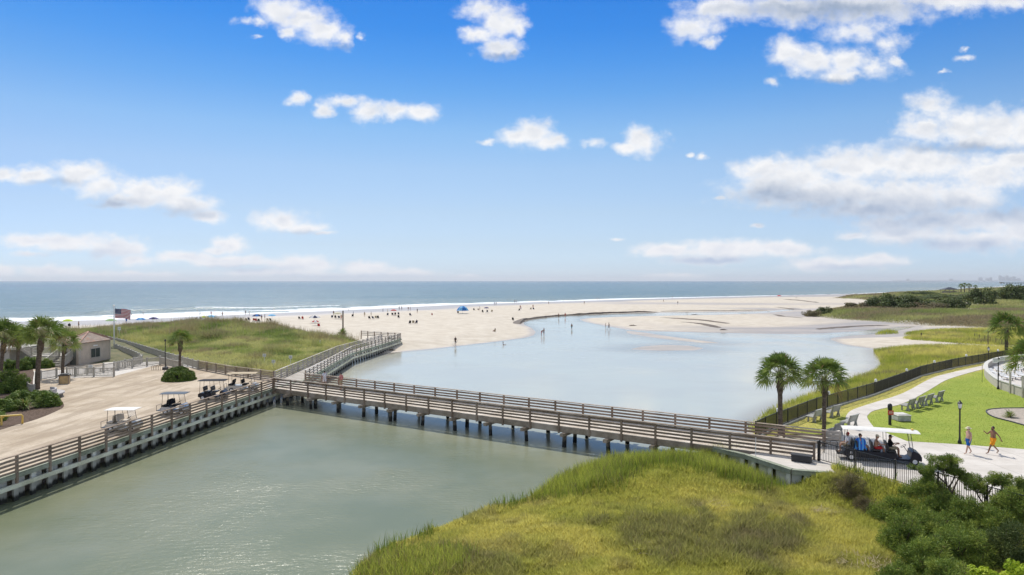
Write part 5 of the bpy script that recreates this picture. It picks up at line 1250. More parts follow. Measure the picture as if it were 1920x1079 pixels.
def cart(label, loc, rz, rows, roofm, bodym, seatm, L=2.45, roofh=1.85, flat=False, rearseat=True, postm=None, group='golf carts parked nose-in along the railing', nm='golf_cart', balls=False):
    t = thing(nm, label, 'golf cart', loc, rz, group); w = 1.18; fx = L/2; postm = postm or M_black
    side = [(-fx, .30), (-fx, .58), (-fx+.15, .66), (fx-1.35, .66), (fx-1.30, .36), (fx-.72, .34), (fx-.60, .42), (fx-.55, .80), (fx-.42, .86), (fx-.12, .72), (fx, .52), (fx, .30), (fx-.62, .24), (-fx+.2, .24)]
    mb = MB(); n = len(side)
    for sg, ys in ((0, (-w/2, w/2)),):
        vs = [(a, ys[0], b) for a, b in side]+[(a, ys[1], b) for a, b in side]
        tri = tessellate_polygon([[Vector((a, b, 0)) for a, b in side]])
        mb.add(vs, [(i, (i+1) % n, n+(i+1) % n, n+i) for i in range(n)]+[tuple(x_) for x_ in tri]+[tuple(x_+n for x_ in reversed(x__)) for x__ in tri])
    mb.build('body', bodym, t, bevel=.025)
    for sx_ in (fx-.38, -fx+.42):
        for sy_ in (-w/2+.06, w/2-.06): wheel(t, sx_, sy_)
    for xs in rows: seat(t, xs, .74, 1, seatm)
    if rearseat: seat(t, -fx+.28, .74, -1, seatm); mb = MB(); mb.box((-fx-.18, 0, .34), (.4, .95, .05)); mb.tube([(-fx-.36, -.45, .34), (-fx-.36, -.45, .78), (-fx-.36, .45, .78), (-fx-.36, .45, .34)], .018, 6); mb.build('rear_footrest', M_black, t)
    if balls:
        pass
    rl = L-.10 if rearseat or len(rows) > 1 else L-.3
    ro = roofmesh(rl+.1, 1.2, .05, 0.02 if flat else .07); o = ro.build('roof', roofm, t, smooth=False); o.location = (-.08, 0, roofh)
    for xx, zz in ((fx-.45, .84), (-fx+.12, .62)):
        for sy_ in (-.54, .54): mb = MB(); mb.tube([(xx, sy_, zz), (xx-(.16 if xx > 0 else -.06), sy_, roofh-.06)], .018, 6); mb.build('roof_post', postm, t)
    if len(rows) > 2 or True:
        for sy_ in (-.55, .55): mb = MB(); mb.tube([(rows[0]-.32, sy_, .7), (rows[0]-.36, sy_, roofh-.06)], .016, 6); mb.build('roof_post', postm, t)
    mb = MB(); mb.add([(fx-.44, -.5, .86), (fx-.44, .5, .86), (fx-.59, .5, roofh-.08), (fx-.59, -.5, roofh-.08)], [(0, 1, 2, 3)]); o = mb.build('windshield', M_clear, t)
    s_ = o.modifiers.new('thick', 'SOLIDIFY'); s_.thickness = .006
    mb = MB(); a = Vector((fx-.62, .25, .62)); b = Vector((fx-.86, .25, .98)); mb.tube([a, b], .02, 6); d = (b-a).normalized(); u = Vector((0, 1, 0)); v = d.cross(u)
    mb.tube([b+(u*math.cos(2*math.pi*k/12)+v*math.sin(2*math.pi*k/12))*.17 for k in range(13)], .016, 5, cap=False); mb.build('steering_wheel', M_black, t)
    for sy_ in (-.42, .42): mb = MB(); mb.ball((fx-.06, sy_, .60), (.05, .08, .05), 8, 6); mb.build('headlight', M_wpl, t)
    return t
def clear_fn(t, p, pos, tc):
    g = t.n('ShaderNodeBsdfGlossy', {'Roughness': .05}); tr = t.n('ShaderNodeBsdfTransparent'); return t.n('ShaderNodeMixShader', {0: .12, 1: tr.outputs[0], 2: g.outputs[0]}).outputs[0]
M_clear = material('clear_acrylic', clear_fn)
M_roofw = material('white_roof', base=(.72, .70, .66), rough=.6, vary=.06, spec=.2); M_rooft = material('tan_roof', base=(.50, .41, .28), rough=.8, spec=.1); M_roofb = material('blue_grey_roof', base=(.13, .155, .19), rough=.8, spec=.1); M_roofd = material('dark_roof', base=(.03, .034, .042), rough=.8, spec=.1)
M_bodyw = material('cream_cart_body', base=(.55, .52, .46), rough=.35, coat=.3); M_bodyd = material('navy_cart_body', base=(.008, .010, .02), rough=.35, spec=.3); M_bodyg = material('silver_cart_body', base=(.42, .44, .47), rough=.3, metal=.3, coat=.3)
M_seatt = material('tan_vinyl', base=(.50, .44, .36), rough=.6)
cart('cream golf cart with a thin white flat roof, nearest on the lot', (-29.2, 51.3, 1.6), R(3), [-.05], M_roofw, M_bodyw, M_seatt, 2.2, 1.72, True)
cart('silver golf cart with a blue grey roof, second nearest on the lot', (-28.6, 58.0, 1.6), R(4), [-.05], M_roofb, M_bodyg, M_cblack, 2.1, 1.80)
cart('black four seat golf cart with a dark roof and black round headrests', (-28.5, 65.2, 1.6), R(5), [.15, -.55], M_roofd, M_bodyd, M_blackpl, 2.55, 1.85, rearseat=False)
cart('tan roofed golf cart at the far end of the lot', (-27.5, 69.8, 1.6), R(6), [.2], M_rooft, M_bodyw, M_cblack, 2.9, 1.90)
# loaded shuttle cart
SC = cart('long black shuttle cart with a white roof carrying four people on the plaza', (23.15, 42.75, 1.605), -.34, [.55, -.30, -1.15], M_roofw, M_bodyd, M_blackpl, 4.3, 2.0, group=None, nm='shuttle_cart')
mb = MB(); 
for k in range(2):
    c0 = (-1.75, -.605, .50+.085*k-.045); mb.tube([(c0[0]+math.cos(a)*.055, -.603, c0[2]+math.sin(a)*.042) for a in [2*math.pi*i/12 for i in range(13)]], .012, 5, cap=False)
mb.build('number', M_wpl, SC)
mb = MB(); mb.ball((1.75, .1, 2.08), (.09, .09, .06), 10, 6); mb.build('beacon', M_yellow, SC)
mb = MB(); mb.box((2.12, 0, .30), (.08, 1.0, .12)); mb.build('bumper', M_black, SC, bevel=.02)
def seated(label, lx, ly, kind, face, **kw):
    c, s_ = math.cos(-.34), math.sin(-.34); zs = .80-.45
    loc = (23.15+lx*c-ly*s_, 42.75+lx*s_+ly*c, 1.605+zs); j = kind
    return person(label, loc, -.34+(math.pi if face < 0 else 0), j, **kw)
sit1 = pose('sit', rec=.05, set={'elbr': (.16, -.26, .74), 'wrir': (.36, -.12, .82), 'hanr': (.44, -.10, .84), 'elbl': (.16, .26, .74), 'wril': (.36, .12, .82), 'hanl': (.44, .10, .84)})
for s in 'lr': sit1['ank'+s].z = -.05+.09; 
seated('driver in a black shirt and dark cap steering the shuttle cart', .52, -.05, sit1, 1, skin=M_skin, clothes=[('shirt', M_cblack, .02), ('shorts', M_ckhaki, .022)], hair=None, hat=('cap', M_blackpl))
seated('shirtless passenger in a tan cap and red shorts reaching forward in the second row', -.33, -.25, pose('sit', rec=-.10, set={'elbr': (.22, -.26, .80), 'wrir': (.46, -.22, .80), 'hanr': (.55, -.2, .79)}), 1, skin=M_skin, clothes=[('shorts', M_cred, .022)], hair=None, hat=('cap', M_cstraw), fat=1.12)
p3_ = seated('passenger wrapped in a bright blue towel in the third row', -1.18, -.2, pose('sit', rec=.05), 1, skin=M_skin, clothes=[('shorts', M_ckhaki, .02)], hair=M_hairb)
mb = MB(); mb.lathe([(.36, .02), (.34, .12), (.30, .35), (.27, .55), (.22, .66), (.09, .74)], (.0, 0, .32), 18, sx=1.15, sy=1.0); o = mb.build('towel', M_ctowel, p3_, smooth=True)
seated('rear facing passenger in a white shirt with a red head covering', -1.86, .0, pose('sit', rec=.0), -1, skin=M_skin, clothes=[('shirt', M_cwhite, .03), ('shorts', M_ckhaki, .02)], hair=M_hairr, fat=1.15)

# ================================================================ STREET FURNITURE
def bench(label, loc, rz, group='grey wooden benches beside the path'):
    """faces -X locally; long axis Y"""
    t = thing('bench', label, 'bench', loc, rz, group)
    mb = MB()
    for k in range(4): mb.box((-.42+k*.135, 0, .44-.012*k), (.125, 1.5, .05))
    mb.build('seat', M_bench, t)
    mb = MB()
    for k in range(4): mb.box((.17+.05*k, 0, .54+.125*k), (.045, 1.5, .115), ry=.35)
    mb.box((.36, 0, 1.0), (.12, 1.5, .035)); mb.build('backrest', M_bench, t)
    for sy_ in (-.62, .62):
        mb = MB(); mb.box((-.33, sy_, .21), (.10, .10, .42)); mb.build('leg', M_bench, t)
        mb = MB(); mb.beam((.05, sy_, .0), (.33, sy_, .98), .10, .11); mb.beam((.25, sy_, .0), (.16, sy_, .42), .09, .09); mb.build('leg', M_bench, t)
        mb = MB(); mb.box((-.1, sy_, .385), (.62, .06, .07)); mb.build('brace', M_bench, t)
    return t
M_bench = wood('grey_bench_timber', (.27, .265, .24), (.42, .41, .375))
def atz(px, py, z=1.6): x, y = at2(px, py, z); return (x, y, z)
for px, py, rz_, lab in ((1530, 790, -.87, 'grey bench in front of the mesh fence left of the palm trunk'), (1562, 781.5, -.87, 'grey bench in front of the mesh fence right of the palm trunk'), (1566, 818, -.87, 'grey bench beside the slatted railing end, behind the shuttle cart'), (1594, 801, -.87, 'grey bench partly hidden behind the shuttle cart roof'),
        (1704, 768.5, -.87, 'nearest grey bench in the lawn row right of the path'), (1722, 764, -.87, 'second nearest grey bench in the lawn row right of the path'), (1738, 759, -.87, 'third grey bench in the lawn row right of the path'), (1758, 753, -.87, 'farthest grey bench in the lawn row right of the path')):
    bench(lab, atz(px, py), rz_)
# utility cover
uc = thing('utility_box', 'low grey utility box with a bright white lid on the lawn', 'utility box', atz(1689, 788)); 
mb = MB(); mb.box((0, 0, .20), (1.05, 1.1, .40)); mb.build('body', M_conc2, uc, bevel=.03)
mb = MB(); mb.box((0, 0, .45), (1.1, 1.2, .09)); mb.box((0, 0, .52), (.9, .95, .06)); mb.build('lid', M_white, uc, bevel=.03)
# black post with red sign
dp = thing('call_post', 'black post with a domed top and a small red sign on the lawn', 'post', atz(1668.5, 797))
mb = MB(); mb.box((0, 0, .78), (.17, .17, 1.56)); mb.build('post', M_black, dp, bevel=.01)
mb = MB(); mb.lathe([(.13, 1.15), (.17, 1.2), (.17, 1.5), (.14, 1.62), (.05, 1.68), (.01, 1.69)], n=14); mb.build('hood', M_black, dp, smooth=True)
mb = MB(); mb.box((0, -.11, .98), (.46, .03, .36)); sg_ = mb.build('sign', M_red, dp, bevel=.012)
mb = MB()
for k, (w_, z_) in enumerate(((.24, 1.06), (.32, 1.0), (.28, .93))):
    for i in range(5): mb.box((-.5*w_+w_*(i+.5)/5, -.129, z_), (w_/5*.55, .004, .035))
mb.build('lettering', M_wpl, sg_)
def lamp_post(label, loc, h, group='black lamp posts on the lawn', arms=False):
    t = thing('lamp_post', label, 'lamp post', loc, group=group)
    mb = MB(); mb.lathe([(.13, 0), (.13, .12), (.08, .22), (.055, .45), (.05, h-.62), (.07, h-.58), (.10, h-.52), (.03, h-.5)], n=12); mb.build('pole', M_black, t, smooth=True)
    mb = MB(); mb.lathe([(.09, h-.5), (.15, h-.18), (.15, h-.17), (.08, h-.5)], n=6); ln = mb.build('lantern_glass', M_lampglass, t)
    mb = MB(); mb.lathe([(.19, h-.18), (.13, h-.1), (.06, h-.04), (.02, h+.06), (.005, h+.08)], n=6)
    for k in range(6): a = 2*math.pi*k/6; mb.tube([(math.cos(a)*.095, math.sin(a)*.095, h-.5), (math.cos(a)*.155, math.sin(a)*.155, h-.17)], .009, 4)
    mb.build('lantern_cap', M_black, t)
    return t
M_lampglass = material('frosted_glass', base=(.72, .72, .70), rough=.25)
lamp_post('tall black lamp post at the lawn edge just left of the man in blue shorts', atz(1799.4, 831.5), 2.95)
lamp_post('black lamp post with a white lantern at the far bend of the path', atz(1853.3, 686.5), 2.55)
l3 = lamp_post('black lamp post carrying two white sign boards by the curved wall', atz(1871.5, 729.8), 3.3)
sb_ = MB(); sb_.box((-.36, -.06, 3.0), (.55, .03, .48)); so_ = sb_.build('sign_board', M_wpl, l3)
for k in range(3): pass
mb = MB(); [mb.box((-.36, -.08, 3.14-.12*k), (.42, .006, .035)) for k in range(3)]; mb.build('lettering', M_dkgrey, so_)
sb_ = MB(); sb_.box((.36, -.06, 3.2), (.50, .03, .42)); so_ = sb_.build('sign_board', M_wpl, l3)
mb = MB(); [mb.box((.36, -.08, 3.31-.11*k), (.38, .006, .035)) for k in range(3)]; mb.build('lettering', M_dkgrey, so_)
tpz = thing('marker_pole', 'thin dark pole standing alone on the lawn near the curved wall', 'pole', atz(1841.5, 717.5)); mb = MB(); mb.tube([(0, 0, 0), (0, 0, 2.0)], .022, 6); mb.build('pole', M_dkgrey, tpz); mb = MB(); mb.ball((0, 0, 2.0), .05, 8, 6); mb.build('finial', M_wpl, tpz)
# curved wall and terrace; loungers added to stand in for dark shadow stripes
cw = smooth_poly([at2(*p, 1.6) for p in [(1990, 775), (1940, 752), (1907, 741), (1892, 735.5), (1871, 728), (1857, 718), (1847.5, 708), (1845, 700), (1847, 694), (1856, 688), (1875, 682), (1910, 678), (1990, 676)]], 5, False)
cwt = thing('curved_wall', 'low curved cream wall enclosing the terrace at the right edge', 'wall', (*cw[30][:2], 1.6)); ci = offs(cw, -.32)
mb = MB(); n = len(cw)
for i in range(n-1):
    a, b, c, d = cw[i], cw[i+1], ci[i+1], ci[i]; h = .85
    mb.add([V3(a, 1.4), V3(b, 1.4), V3(c, 1.4), V3(d, 1.4), V3(a, 1.6+h), V3(b, 1.6+h), V3(c, 1.6+h), V3(d, 1.6+h)], [(4, 5, 6, 7), (0, 1, 5, 4), (2, 3, 7, 6)])
mb.build('wall', M_cream, cwt, world=True)
mb = MB(); co = offs(cw, .06); ck = offs(cw, -.38)
for i in range(n-1):
    a, b, c, d = co[i], co[i+1], ck[i+1], ck[i]; mb.add([V3(a, 2.452), V3(b, 2.452), V3(c, 2.452), V3(d, 2.452), V3(a, 2.53), V3(b, 2.53), V3(c, 2.53), V3(d, 2.53)], [(4, 5, 6, 7), (0, 1, 5, 4), (2, 3, 7, 6)])
mb.build('coping', M_white, cwt, world=True)
sheet('terrace', ck[2:-2]+[(90, 60)], 1.80, .15, M_conc)
def lounger(label, loc, rz):
    t = thing('shadow_stripe_lounger', label, 'sun lounger', loc, rz, 'loungers in place of shadow stripes on the terrace')
    mb = MB(); [mb.box((.0+k*.16-.9, 0, .34), (.13, .62, .03)) for k in range(8)]; mb.build('seat', M_wpl, t)
    mb = MB(); [mb.box((.42+k*.12, 0, .36+.07*k), (.11, .62, .03), ry=-.5) for k in range(5)]; mb.build('backrest', M_wpl, t)
    for a in (-.8, .3):
        for b in (-.27, .27): mb = MB(); mb.box((a, b, .16), (.05, .05, .33)); mb.build('leg', M_dkgrey, t)
    mb = MB(); [mb.box((-.2, b, .31), (1.5, .04, .04)) for b in (-.29, .29)]; mb.build('frame', M_dkgrey, t)
    return t
L0 = None
for i, (px, py) in enumerate(((1862, 703), (1876, 700), (1890, 698), (1904, 696), (1917, 694), (1870, 714), (1886, 712), (1902, 711), (1917, 709))):
    lab = f"white lounger standing in for shadow stripes on the terrace, {'back' if i < 5 else 'front'} row, {['first','second','third','fourth','fifth'][i % 5]} from the left"
    if L0 is None: L0 = lounger(lab, atz(px, py, 1.8), R(80)); q_ = L0
    else: q_ = copy_tree(L0); q_.location = atz(px, py, 1.8); tag(q_, lab)
for px, py, h, lab in ((1894, 738, 2.1, 'left white post in front of the curved wall'), (1917.5, 746, 2.1, 'right white post in front of the curved wall')):
    t = thing('white_post', lab, 'post', atz(px, py)); mb = MB(); mb.box((0, 0, h/2), (.14, .14, h)); mb.build('shaft', M_cream, t); mb = MB(); mb.box((0, 0, h+.02), (.2, .2, .05)); mb.build('cap', M_white, t)
# planting bed on the lawn
bed = smooth_poly([at2(*p, 1.6) for p in [(1849, 772), (1862, 767.5), (1900, 766), (1960, 768), (2010, 790), (1980, 812), (1935, 802), (1895, 791), (1862, 782)]], 4)
sheet('planting_bed', bed, 1.612, .05, material('bed_gravel', base=(.42, .36, .30), vary=.35, vscale=5, rough=.95))
eb = MB(); 
for a, b in zip(bed, bed[1:]+bed[:1]): eb.beam(V3(a, 1.62), V3(b, 1.62), .07, .10)
tag(eb.build('bed_edging', M_dkgrey), kind='structure')
# ---- left side furniture
tb = thing('litter_bin', 'square tan litter bin with a dark lid by the ramp balustrade', 'litter bin', atz(121, 719.5)); mb = MB(); mb.box((0, 0, .45), (.95, .85, .9), .4); mb.build('body', material('tan_bin_panels', base=(.50, .36, .18), rough=.7, vary=.2), tb)
mb = MB(); mb.box((0, 0, .95), (1.08, .98, .12), .4); mb.box((0, 0, 1.05), (.7, .6, .12), .4); mb.build('lid', M_blackpl, tb, bevel=.02)
mb = MB(); [mb.box((math.cos(.4+math.pi/4+k*math.pi/2)*.62, math.sin(.4+math.pi/4+k*math.pi/2)*.58, .45), (.07, .07, .9), .4) for k in range(4)]; mb.build('corner_posts', M_wooddark, tb)
cb = thing('curved_bench', 'curved pale concrete bench at the corner of the mulch bed', 'bench', atz(112, 745)); 
def arc_strip(r0, r1, z0, z1, a0, a1, n=14):
    mb = MB()
    for i in range(n):
        t0, t1 = a0+(a1-a0)*i/n, a0+(a1-a0)*(i+1)/n; P4 = [(math.cos(t0)*r0, math.sin(t0)*r0), (math.cos(t0)*r1, math.sin(t0)*r1), (math.cos(t1)*r1, math.sin(t1)*r1), (math.cos(t1)*r0, math.sin(t1)*r0)]
        mb.add([(a-2.2, b-.6, z0) for a, b in P4]+[(a-2.2, b-.6, z1) for a, b in P4], [(4, 5, 6, 7), (0, 1, 5, 4), (1, 2, 6, 5), (2, 3, 7, 6), (3, 0, 4, 7), (3, 2, 1, 0)])
    return mb
M_benchc = material('pale_concrete', base=(.46, .43, .41), rough=.85, vary=.12)
arc_strip(1.9, 2.6, .36, .46, -.4, 1.3).build('seat', M_benchc, cb); arc_strip(1.80, 1.95, .0, .82, -.4, 1.3).build('backrest', M_benchc, cb)
for a in (-.3, .45, 1.2): arc_strip(2.0, 2.45, 0, .36, a, a+.12, 1).build('leg', M_conc2, cb)
yb = thing('barrier_rail', 'yellow painted tubular barrier at the left edge of the lot', 'barrier', atz(24, 796)); 
mb = MB(); mb.tube([(.62, .2, 0), (.62, .2, .62), (.55, .16, .72), (-1.0, -.7, .72), (-2.2, -1.35, .72)], .07, 8); mb.build('rail', M_yellow, yb, smooth=True)
mb = MB(); mb.tube([(-.55, -.45, 0), (-.55, -.45, .70)], .07, 8); mb.box((-.55, -.47, .62), (.35, .12, .06), .5); mb.build('upright', M_yellow, yb, smooth=False)
# lamp base post near the walkway gap
lb = thing('lamp_column', 'dark slender column with a square base at the walkway gap', 'lamp post', atz(310, 693.5)); mb = MB(); mb.tube([(0, 0, .2), (0, 0, 3.6)], [.06, .045], 8); mb.build('column', M_black, lb); mb = MB(); mb.box((0, 0, .17), (.55, .55, .34)); mb.build('base', M_dkgrey, lb, bevel=.02)
mb = MB(); mb.lathe([(.08, 3.6), (.11, 3.7), (.05, 3.85), (.01, 3.9)], n=10); mb.build('finial', M_black, lb)
# flagpole and flag
fpx, fpy = at2(214, 655, 1.6); fpy = 113; fpx = (213.5-960)/F*fpy
fpz = 1.55; ftop = CZ-(574-527)*fpy/F
fp = thing('flagpole', 'tall white flagpole standing behind the hut', 'flagpole', (fpx, fpy, fpz)); mb = MB(); mb.tube([(0, 0, 0), (0, 0, ftop-fpz)], [.12, .07], 10); mb.build('pole', M_wpl, fp, smooth=True); mb = MB(); mb.ball((0, 0, ftop-fpz+.08), (.22, .22, .09), 10, 6); mb.build('finial', M_wpl, fp)
W_, H_ = 2.75, 1.55; nx, ny = 39, 26
def flagpt(u, v):
    amp = .13*u**.6; yy = amp*math.sin(u*8.5+v*.9); return (.14+u*W_*.93, yy, -v*H_-.24*u*u*W_*.5-.04*math.sin(u*7))
mb = MB(); vs = [flagpt(i/nx, k/ny) for k in range(ny+1) for i in range(nx+1)]
fs = []; mi = []
for k in range(ny):
    for i in range(nx):
        fs.append((k*(nx+1)+i, k*(nx+1)+i+1, (k+1)*(nx+1)+i+1, (k+1)*(nx+1)+i)); st = k//2; mi.append(2 if (i < nx*.4 and st < 7) else (0 if st % 2 == 0 else 1))
mb.add(vs, fs); mb.mi = mi
fl = mb.build('flag', [cloth_m('flag_red', (.50, .03, .04)), cloth_m('flag_white', (.75, .75, .75)), cloth_m('flag_blue', (.012, .022, .10))]); fl.location = (fpx, fpy, CZ-(579-527)*fpy/F)
tag(fl, 'United States flag of stripes and stars flying to the right of the pole', 'flag')
mb = MB()
for r_ in range(9):
    for c_ in range(6 if r_ % 2 == 0 else 5):
        u = (.033+.066*c_+(.033 if r_ % 2 else 0)); v = (r_+1)/10*7/13
        for sg in (-1, 1):
            a = Vector(flagpt(u, v)); a.y += .006*sg; k0 = len(mb.v); vs = []
            for q in range(10): an = math.pi/2+q*math.pi/5; rr = .042 if q % 2 == 0 else .017; vs.append((a.x+math.cos(an)*rr, a.y, a.z+math.sin(an)*rr))
            mb.add([tuple(a)]+vs, [(0, 1+q, 1+(q+1) % 10) for q in range(10)])
mb.build('stars', M_wpl, fl)
# small white signs in the dune
def small_sign(label, px, py, z, h=1.3, w=.45, hh=.42, kind='sign'):
    x, y = at2(px, py, z); z = gz(x, y)-.05; t = thing('dune_sign', label, 'sign', (x, y, z), 0, 'small white signs in the dune grass'); mb = MB(); mb.tube([(0, 0, 0), (0, 0, h)], .035, 6); mb.build('post', M_wpl, t); mb = MB(); mb.box((0, -.05, h-.1), (w, .02, hh)); s_ = mb.build('panel', M_wpl, t)
    mb = MB(); [mb.box((0, -.066, h+.02-.11*k), (w*.7, .004, .03)) for k in range(3)]; mb.build('lettering', M_dkgrey, s_); return t
small_sign('small white sign in the dune grass, leftmost of three near the board fence', 496, 681, 1.6); small_sign('small white sign at the corner where the boardwalk meets the fence', 513, 692, 1.6, 1.2); small_sign('small white sign beside the dune side boardwalk railing', 545, 686, 1.6, 1.4)
small_sign('white sign behind the flagpole on the dune', 224, 640, 1.8, 1.9, .55, .6)
st_ = thing('marker_stake', 'short white stake alone in the middle of the dune grass', 'stake', (*at2(600, 648, 1.9), 1.5)); mb = MB(); mb.box((0, 0, .6), (.12, .05, 1.3)); mb.build('stake', M_wpl, st_)
x, y = at2(643, 618, 2.0); tpp = thing('timber_post', 'tall dark timber post rising behind the dune palmetto', 'post', (x, y, gz(x, y))); mb = MB(); mb.tube([(0, 0, -.2), (.02, 0, CZ-(583-527)*y/F-gz(x, y))], [.17, .15], 8); mb.build('post', M_bark, tpp)
bn = thing('notice_board', 'small white notice fixed to the front balustrade right of the bin', 'sign', atz(171.5, 703)); mb = MB(); mb.box((0, -.16, .95), (.5, .03, .5)); q_ = mb.build('board', M_wpl, bn); mb = MB(); [mb.box((0, -.18, 1.08-.1*k), (.36, .005, .03)) for k in range(4)]; mb.build('lettering', M_dkgrey, q_)
bk = thing('bike_rack', 'low dark tubular bike rack left of the dark column', 'bike rack', atz(291, 694.5)); mb = MB()
for k in range(4): mb.tube([(k*.3-.45, 0, 0), (k*.3-.45, 0, .5), (k*.3-.35, 0, .6), (k*.3-.25, 0, .5), (k*.3-.25, 0, 0)], .02, 5)
mb.build('hoops', M_dkgrey, bk)
wp_ = thing('white_pole', 'thin white pole standing against the near bridge railing above the green capped wall', 'pole', at(1417, 857, 1.6)); mb = MB(); mb.tube([(0, 0, 0), (0, 0, 1.25)], .022, 6); mb.build('pole', M_wpl, wp_)
for px_, lab_ in ((1558, 'black hoop handrail beside the slatted railing end, left one'), (1569, 'black hoop handrail near the rear of the shuttle cart, right one')):
    t = thing('hoop_rail', lab_, 'handrail', at(px_, 851, 1.6), -.4); mb = MB(); mb.tube([(-.4, 0, 0), (-.4, 0, .75), (-.32, 0, .85), (.32, 0, .85), (.4, 0, .75), (.4, 0, 0)], .02, 6); mb.build('tube', M_black, t)
# ---- hut
hut = thing('hut', 'small beige hut with a hipped reddish shingle roof by the ramp', 'hut', (-59.5, 95.5, 1.6))
HP = [(-58, 91.5), (-57.6, 97.6), (-60.2, 101), (-62.6, 100), (-62.6, 96), (-60.0, 91.9)]
M_hut = material('beige_siding', base=(.52, .44, .35), rough=.8, vary=.12, vscale=1.2)
mb = MB(); mb.prism(HP, 1.5, 4.5); mb.build('walls', M_hut, hut, world=True)
mb = MB()
for p in HP: mb.box((p[0], p[1], 3.0), (.24, .24, 2.98), .4)
for a, b in zip(HP, HP[1:]+HP[:1]): mb.beam(V3(a, 4.40), V3(b, 4.40), .14, .20); 
mb.build('trim', M_cream, hut, world=True)
def roof_fn(t, p, pos, tc):
    b = t.n('ShaderNodeTexBrick', {'Vector': t.n('ShaderNodeCombineXYZ', {0: t.m('ADD', t.n('ShaderNodeSeparateXYZ', {0: pos}).outputs[0], t.n('ShaderNodeSeparateXYZ', {0: pos}).outputs[1]), 1: t.m('MULTIPLY', t.n('ShaderNodeSeparateXYZ', {0: pos}).outputs[2], 2.6)}).outputs[0], 'Scale': 2.2, 'Mortar Size': .03, 'Brick Width': .8, 'Row Height': .4, 'Color1': (.26, .19, .15, 1), 'Color2': (.40, .32, .26, 1), 'Mortar': (.08, .06, .05, 1)})
    n = t.noise(pos, 1.4, 4); link(t, t.mix(t.ss(n, .5, .68), b.outputs[0], (.36, .20, .13)), p.inputs['Base Color'])
M_shingle = material('reddish_shingles', roof_fn, rough=.9)
cx_, cy2 = -59.7, 96.2; ov = [(cx_+(p[0]-cx_)*1.16, cy2+(p[1]-cy2)*1.13) for p in HP]
mb = MB(); n = len(ov); mb.add([V3(p, 4.45) for p in ov]+[V3(p, 4.56) for p in ov]+[(cx_, cy2, 5.75)], [(i, (i+1) % n, n+(i+1) % n, n+i) for i in range(n)]+[(n+i, n+(i+1) % n, 2*n) for i in range(n)]+[tuple(range(n-1, -1, -1))]); rf = mb.build('roof', M_shingle, hut, world=True)
mb = MB(); [mb.beam(V3(p, 4.60), (cx_, cy2, 5.79), .2, .07) for p in ov]; mb.build('ridge_caps', material('red_ridge_tiles', base=(.36, .20, .14), rough=.8, vary=.2), rf)
for o_ in [rf.children[0]]: o_.location = (59.5, -95.5, -1.6)
a, b = Vector(HP[0]), Vector(HP[1]); d = (b-a).normalized(); nr = Vector((d.y, -d.x)); c = a.lerp(b, .50); zr = math.atan2(d.y, d.x)
mb = MB(); mb.box((c.x+nr.x*.03, c.y+nr.y*.03, 2.95), (2.05, .08, 1.45), zr); wf = mb.build('window', M_cream, hut, world=True)
mb = MB(); [mb.box((c.x+d.x*o+nr.x*.075, c.y+d.y*o+nr.y*.075, 2.95), (.86, .02, 1.2), zr) for o in (-.47, .47)]; mb.build('pane', M_glass, wf, world=True)
mb = MB(); mb.box((c.x+nr.x*.05, c.y+nr.y*.05, 3.95), (.9, .05, .16), zr); mb.build('nameplate', M_wpl, hut, world=True)
a, b = Vector(HP[5]), Vector(HP[0]); d = (b-a).normalized(); nr = Vector((d.y, -d.x)); c = a.lerp(b, .5); zr = math.atan2(d.y, d.x)
mb = MB(); mb.box((c.x+nr.x*.03, c.y+nr.y*.03, 2.65), (.9, .06, 2.05), zr); dr_ = mb.build('door', material('grey_green_door', base=(.13, .14, .12), rough=.5), hut, world=True)
mb = MB(); mb.box((c.x+nr.x*.09+d.x*.3, c.y+nr.y*.09+d.y*.3, 2.6), (.05, .05, .2), zr); mb.build('handle', M_chrome, dr_, world=True)
# ---- raised deck and stairs at far left
dk = thing('raised_deck', 'raised white timber deck with railings behind the leftmost palms', 'deck', (-66, 93, 1.6))
def bx(name, x0, x1, y0, y1, z0, z1, m, par): mb = MB(); mb.box(((x0+x1)/2, (y0+y1)/2, (z0+z1)/2), (x1-x0, y1-y0, z1-z0)); return mb.build(name, m, par, world=True)
bx('deck_floor', -76, -66.6, 91.6, 97, 3.6, 3.85, M_bal, dk); bx('landing', -65.0, -59.0, 92, 96, 2.6, 2.8, M_bal, dk); bx('base_wall', -76, -67.8, 92, 96.6, 1.5, 3.6, M_bal, dk)
def stairs(par, p0, p1, z0, z1, wvec, n):
    mb = MB()
    for k in range(n):
        a = Vector(p0).lerp(Vector(p1), (k+.5)/n); z = z0+(z1-z0)*(k+1)/n; sz = (abs(wvec[0])+abs((p1[0]-p0[0]))/n*1.1, abs(wvec[1])+abs((p1[1]-p0[1]))/n*1.1, .06); mb.box((a.x, a.y, z-.03), sz)
    mb.build('steps', M_cream, par, world=True)
    mb = MB(); w2 = Vector(wvec)/2
    for sg in (-1, 1): mb.beam(V3(Vector(p0)+w2*sg, z0-.05), V3(Vector(p1)+w2*sg, z1-.12), .06, .3)
    mb.build('stringers', M_bal, par, world=True)
stairs(dk, (-60.0, 89.2), (-60.0, 92.0), 1.6, 2.8, (2.0, 0), 7); stairs(dk, (-65.0, 93.2), (-66.6, 93.2), 2.8, 3.85, (0, 1.8), 6)
mb = MB()
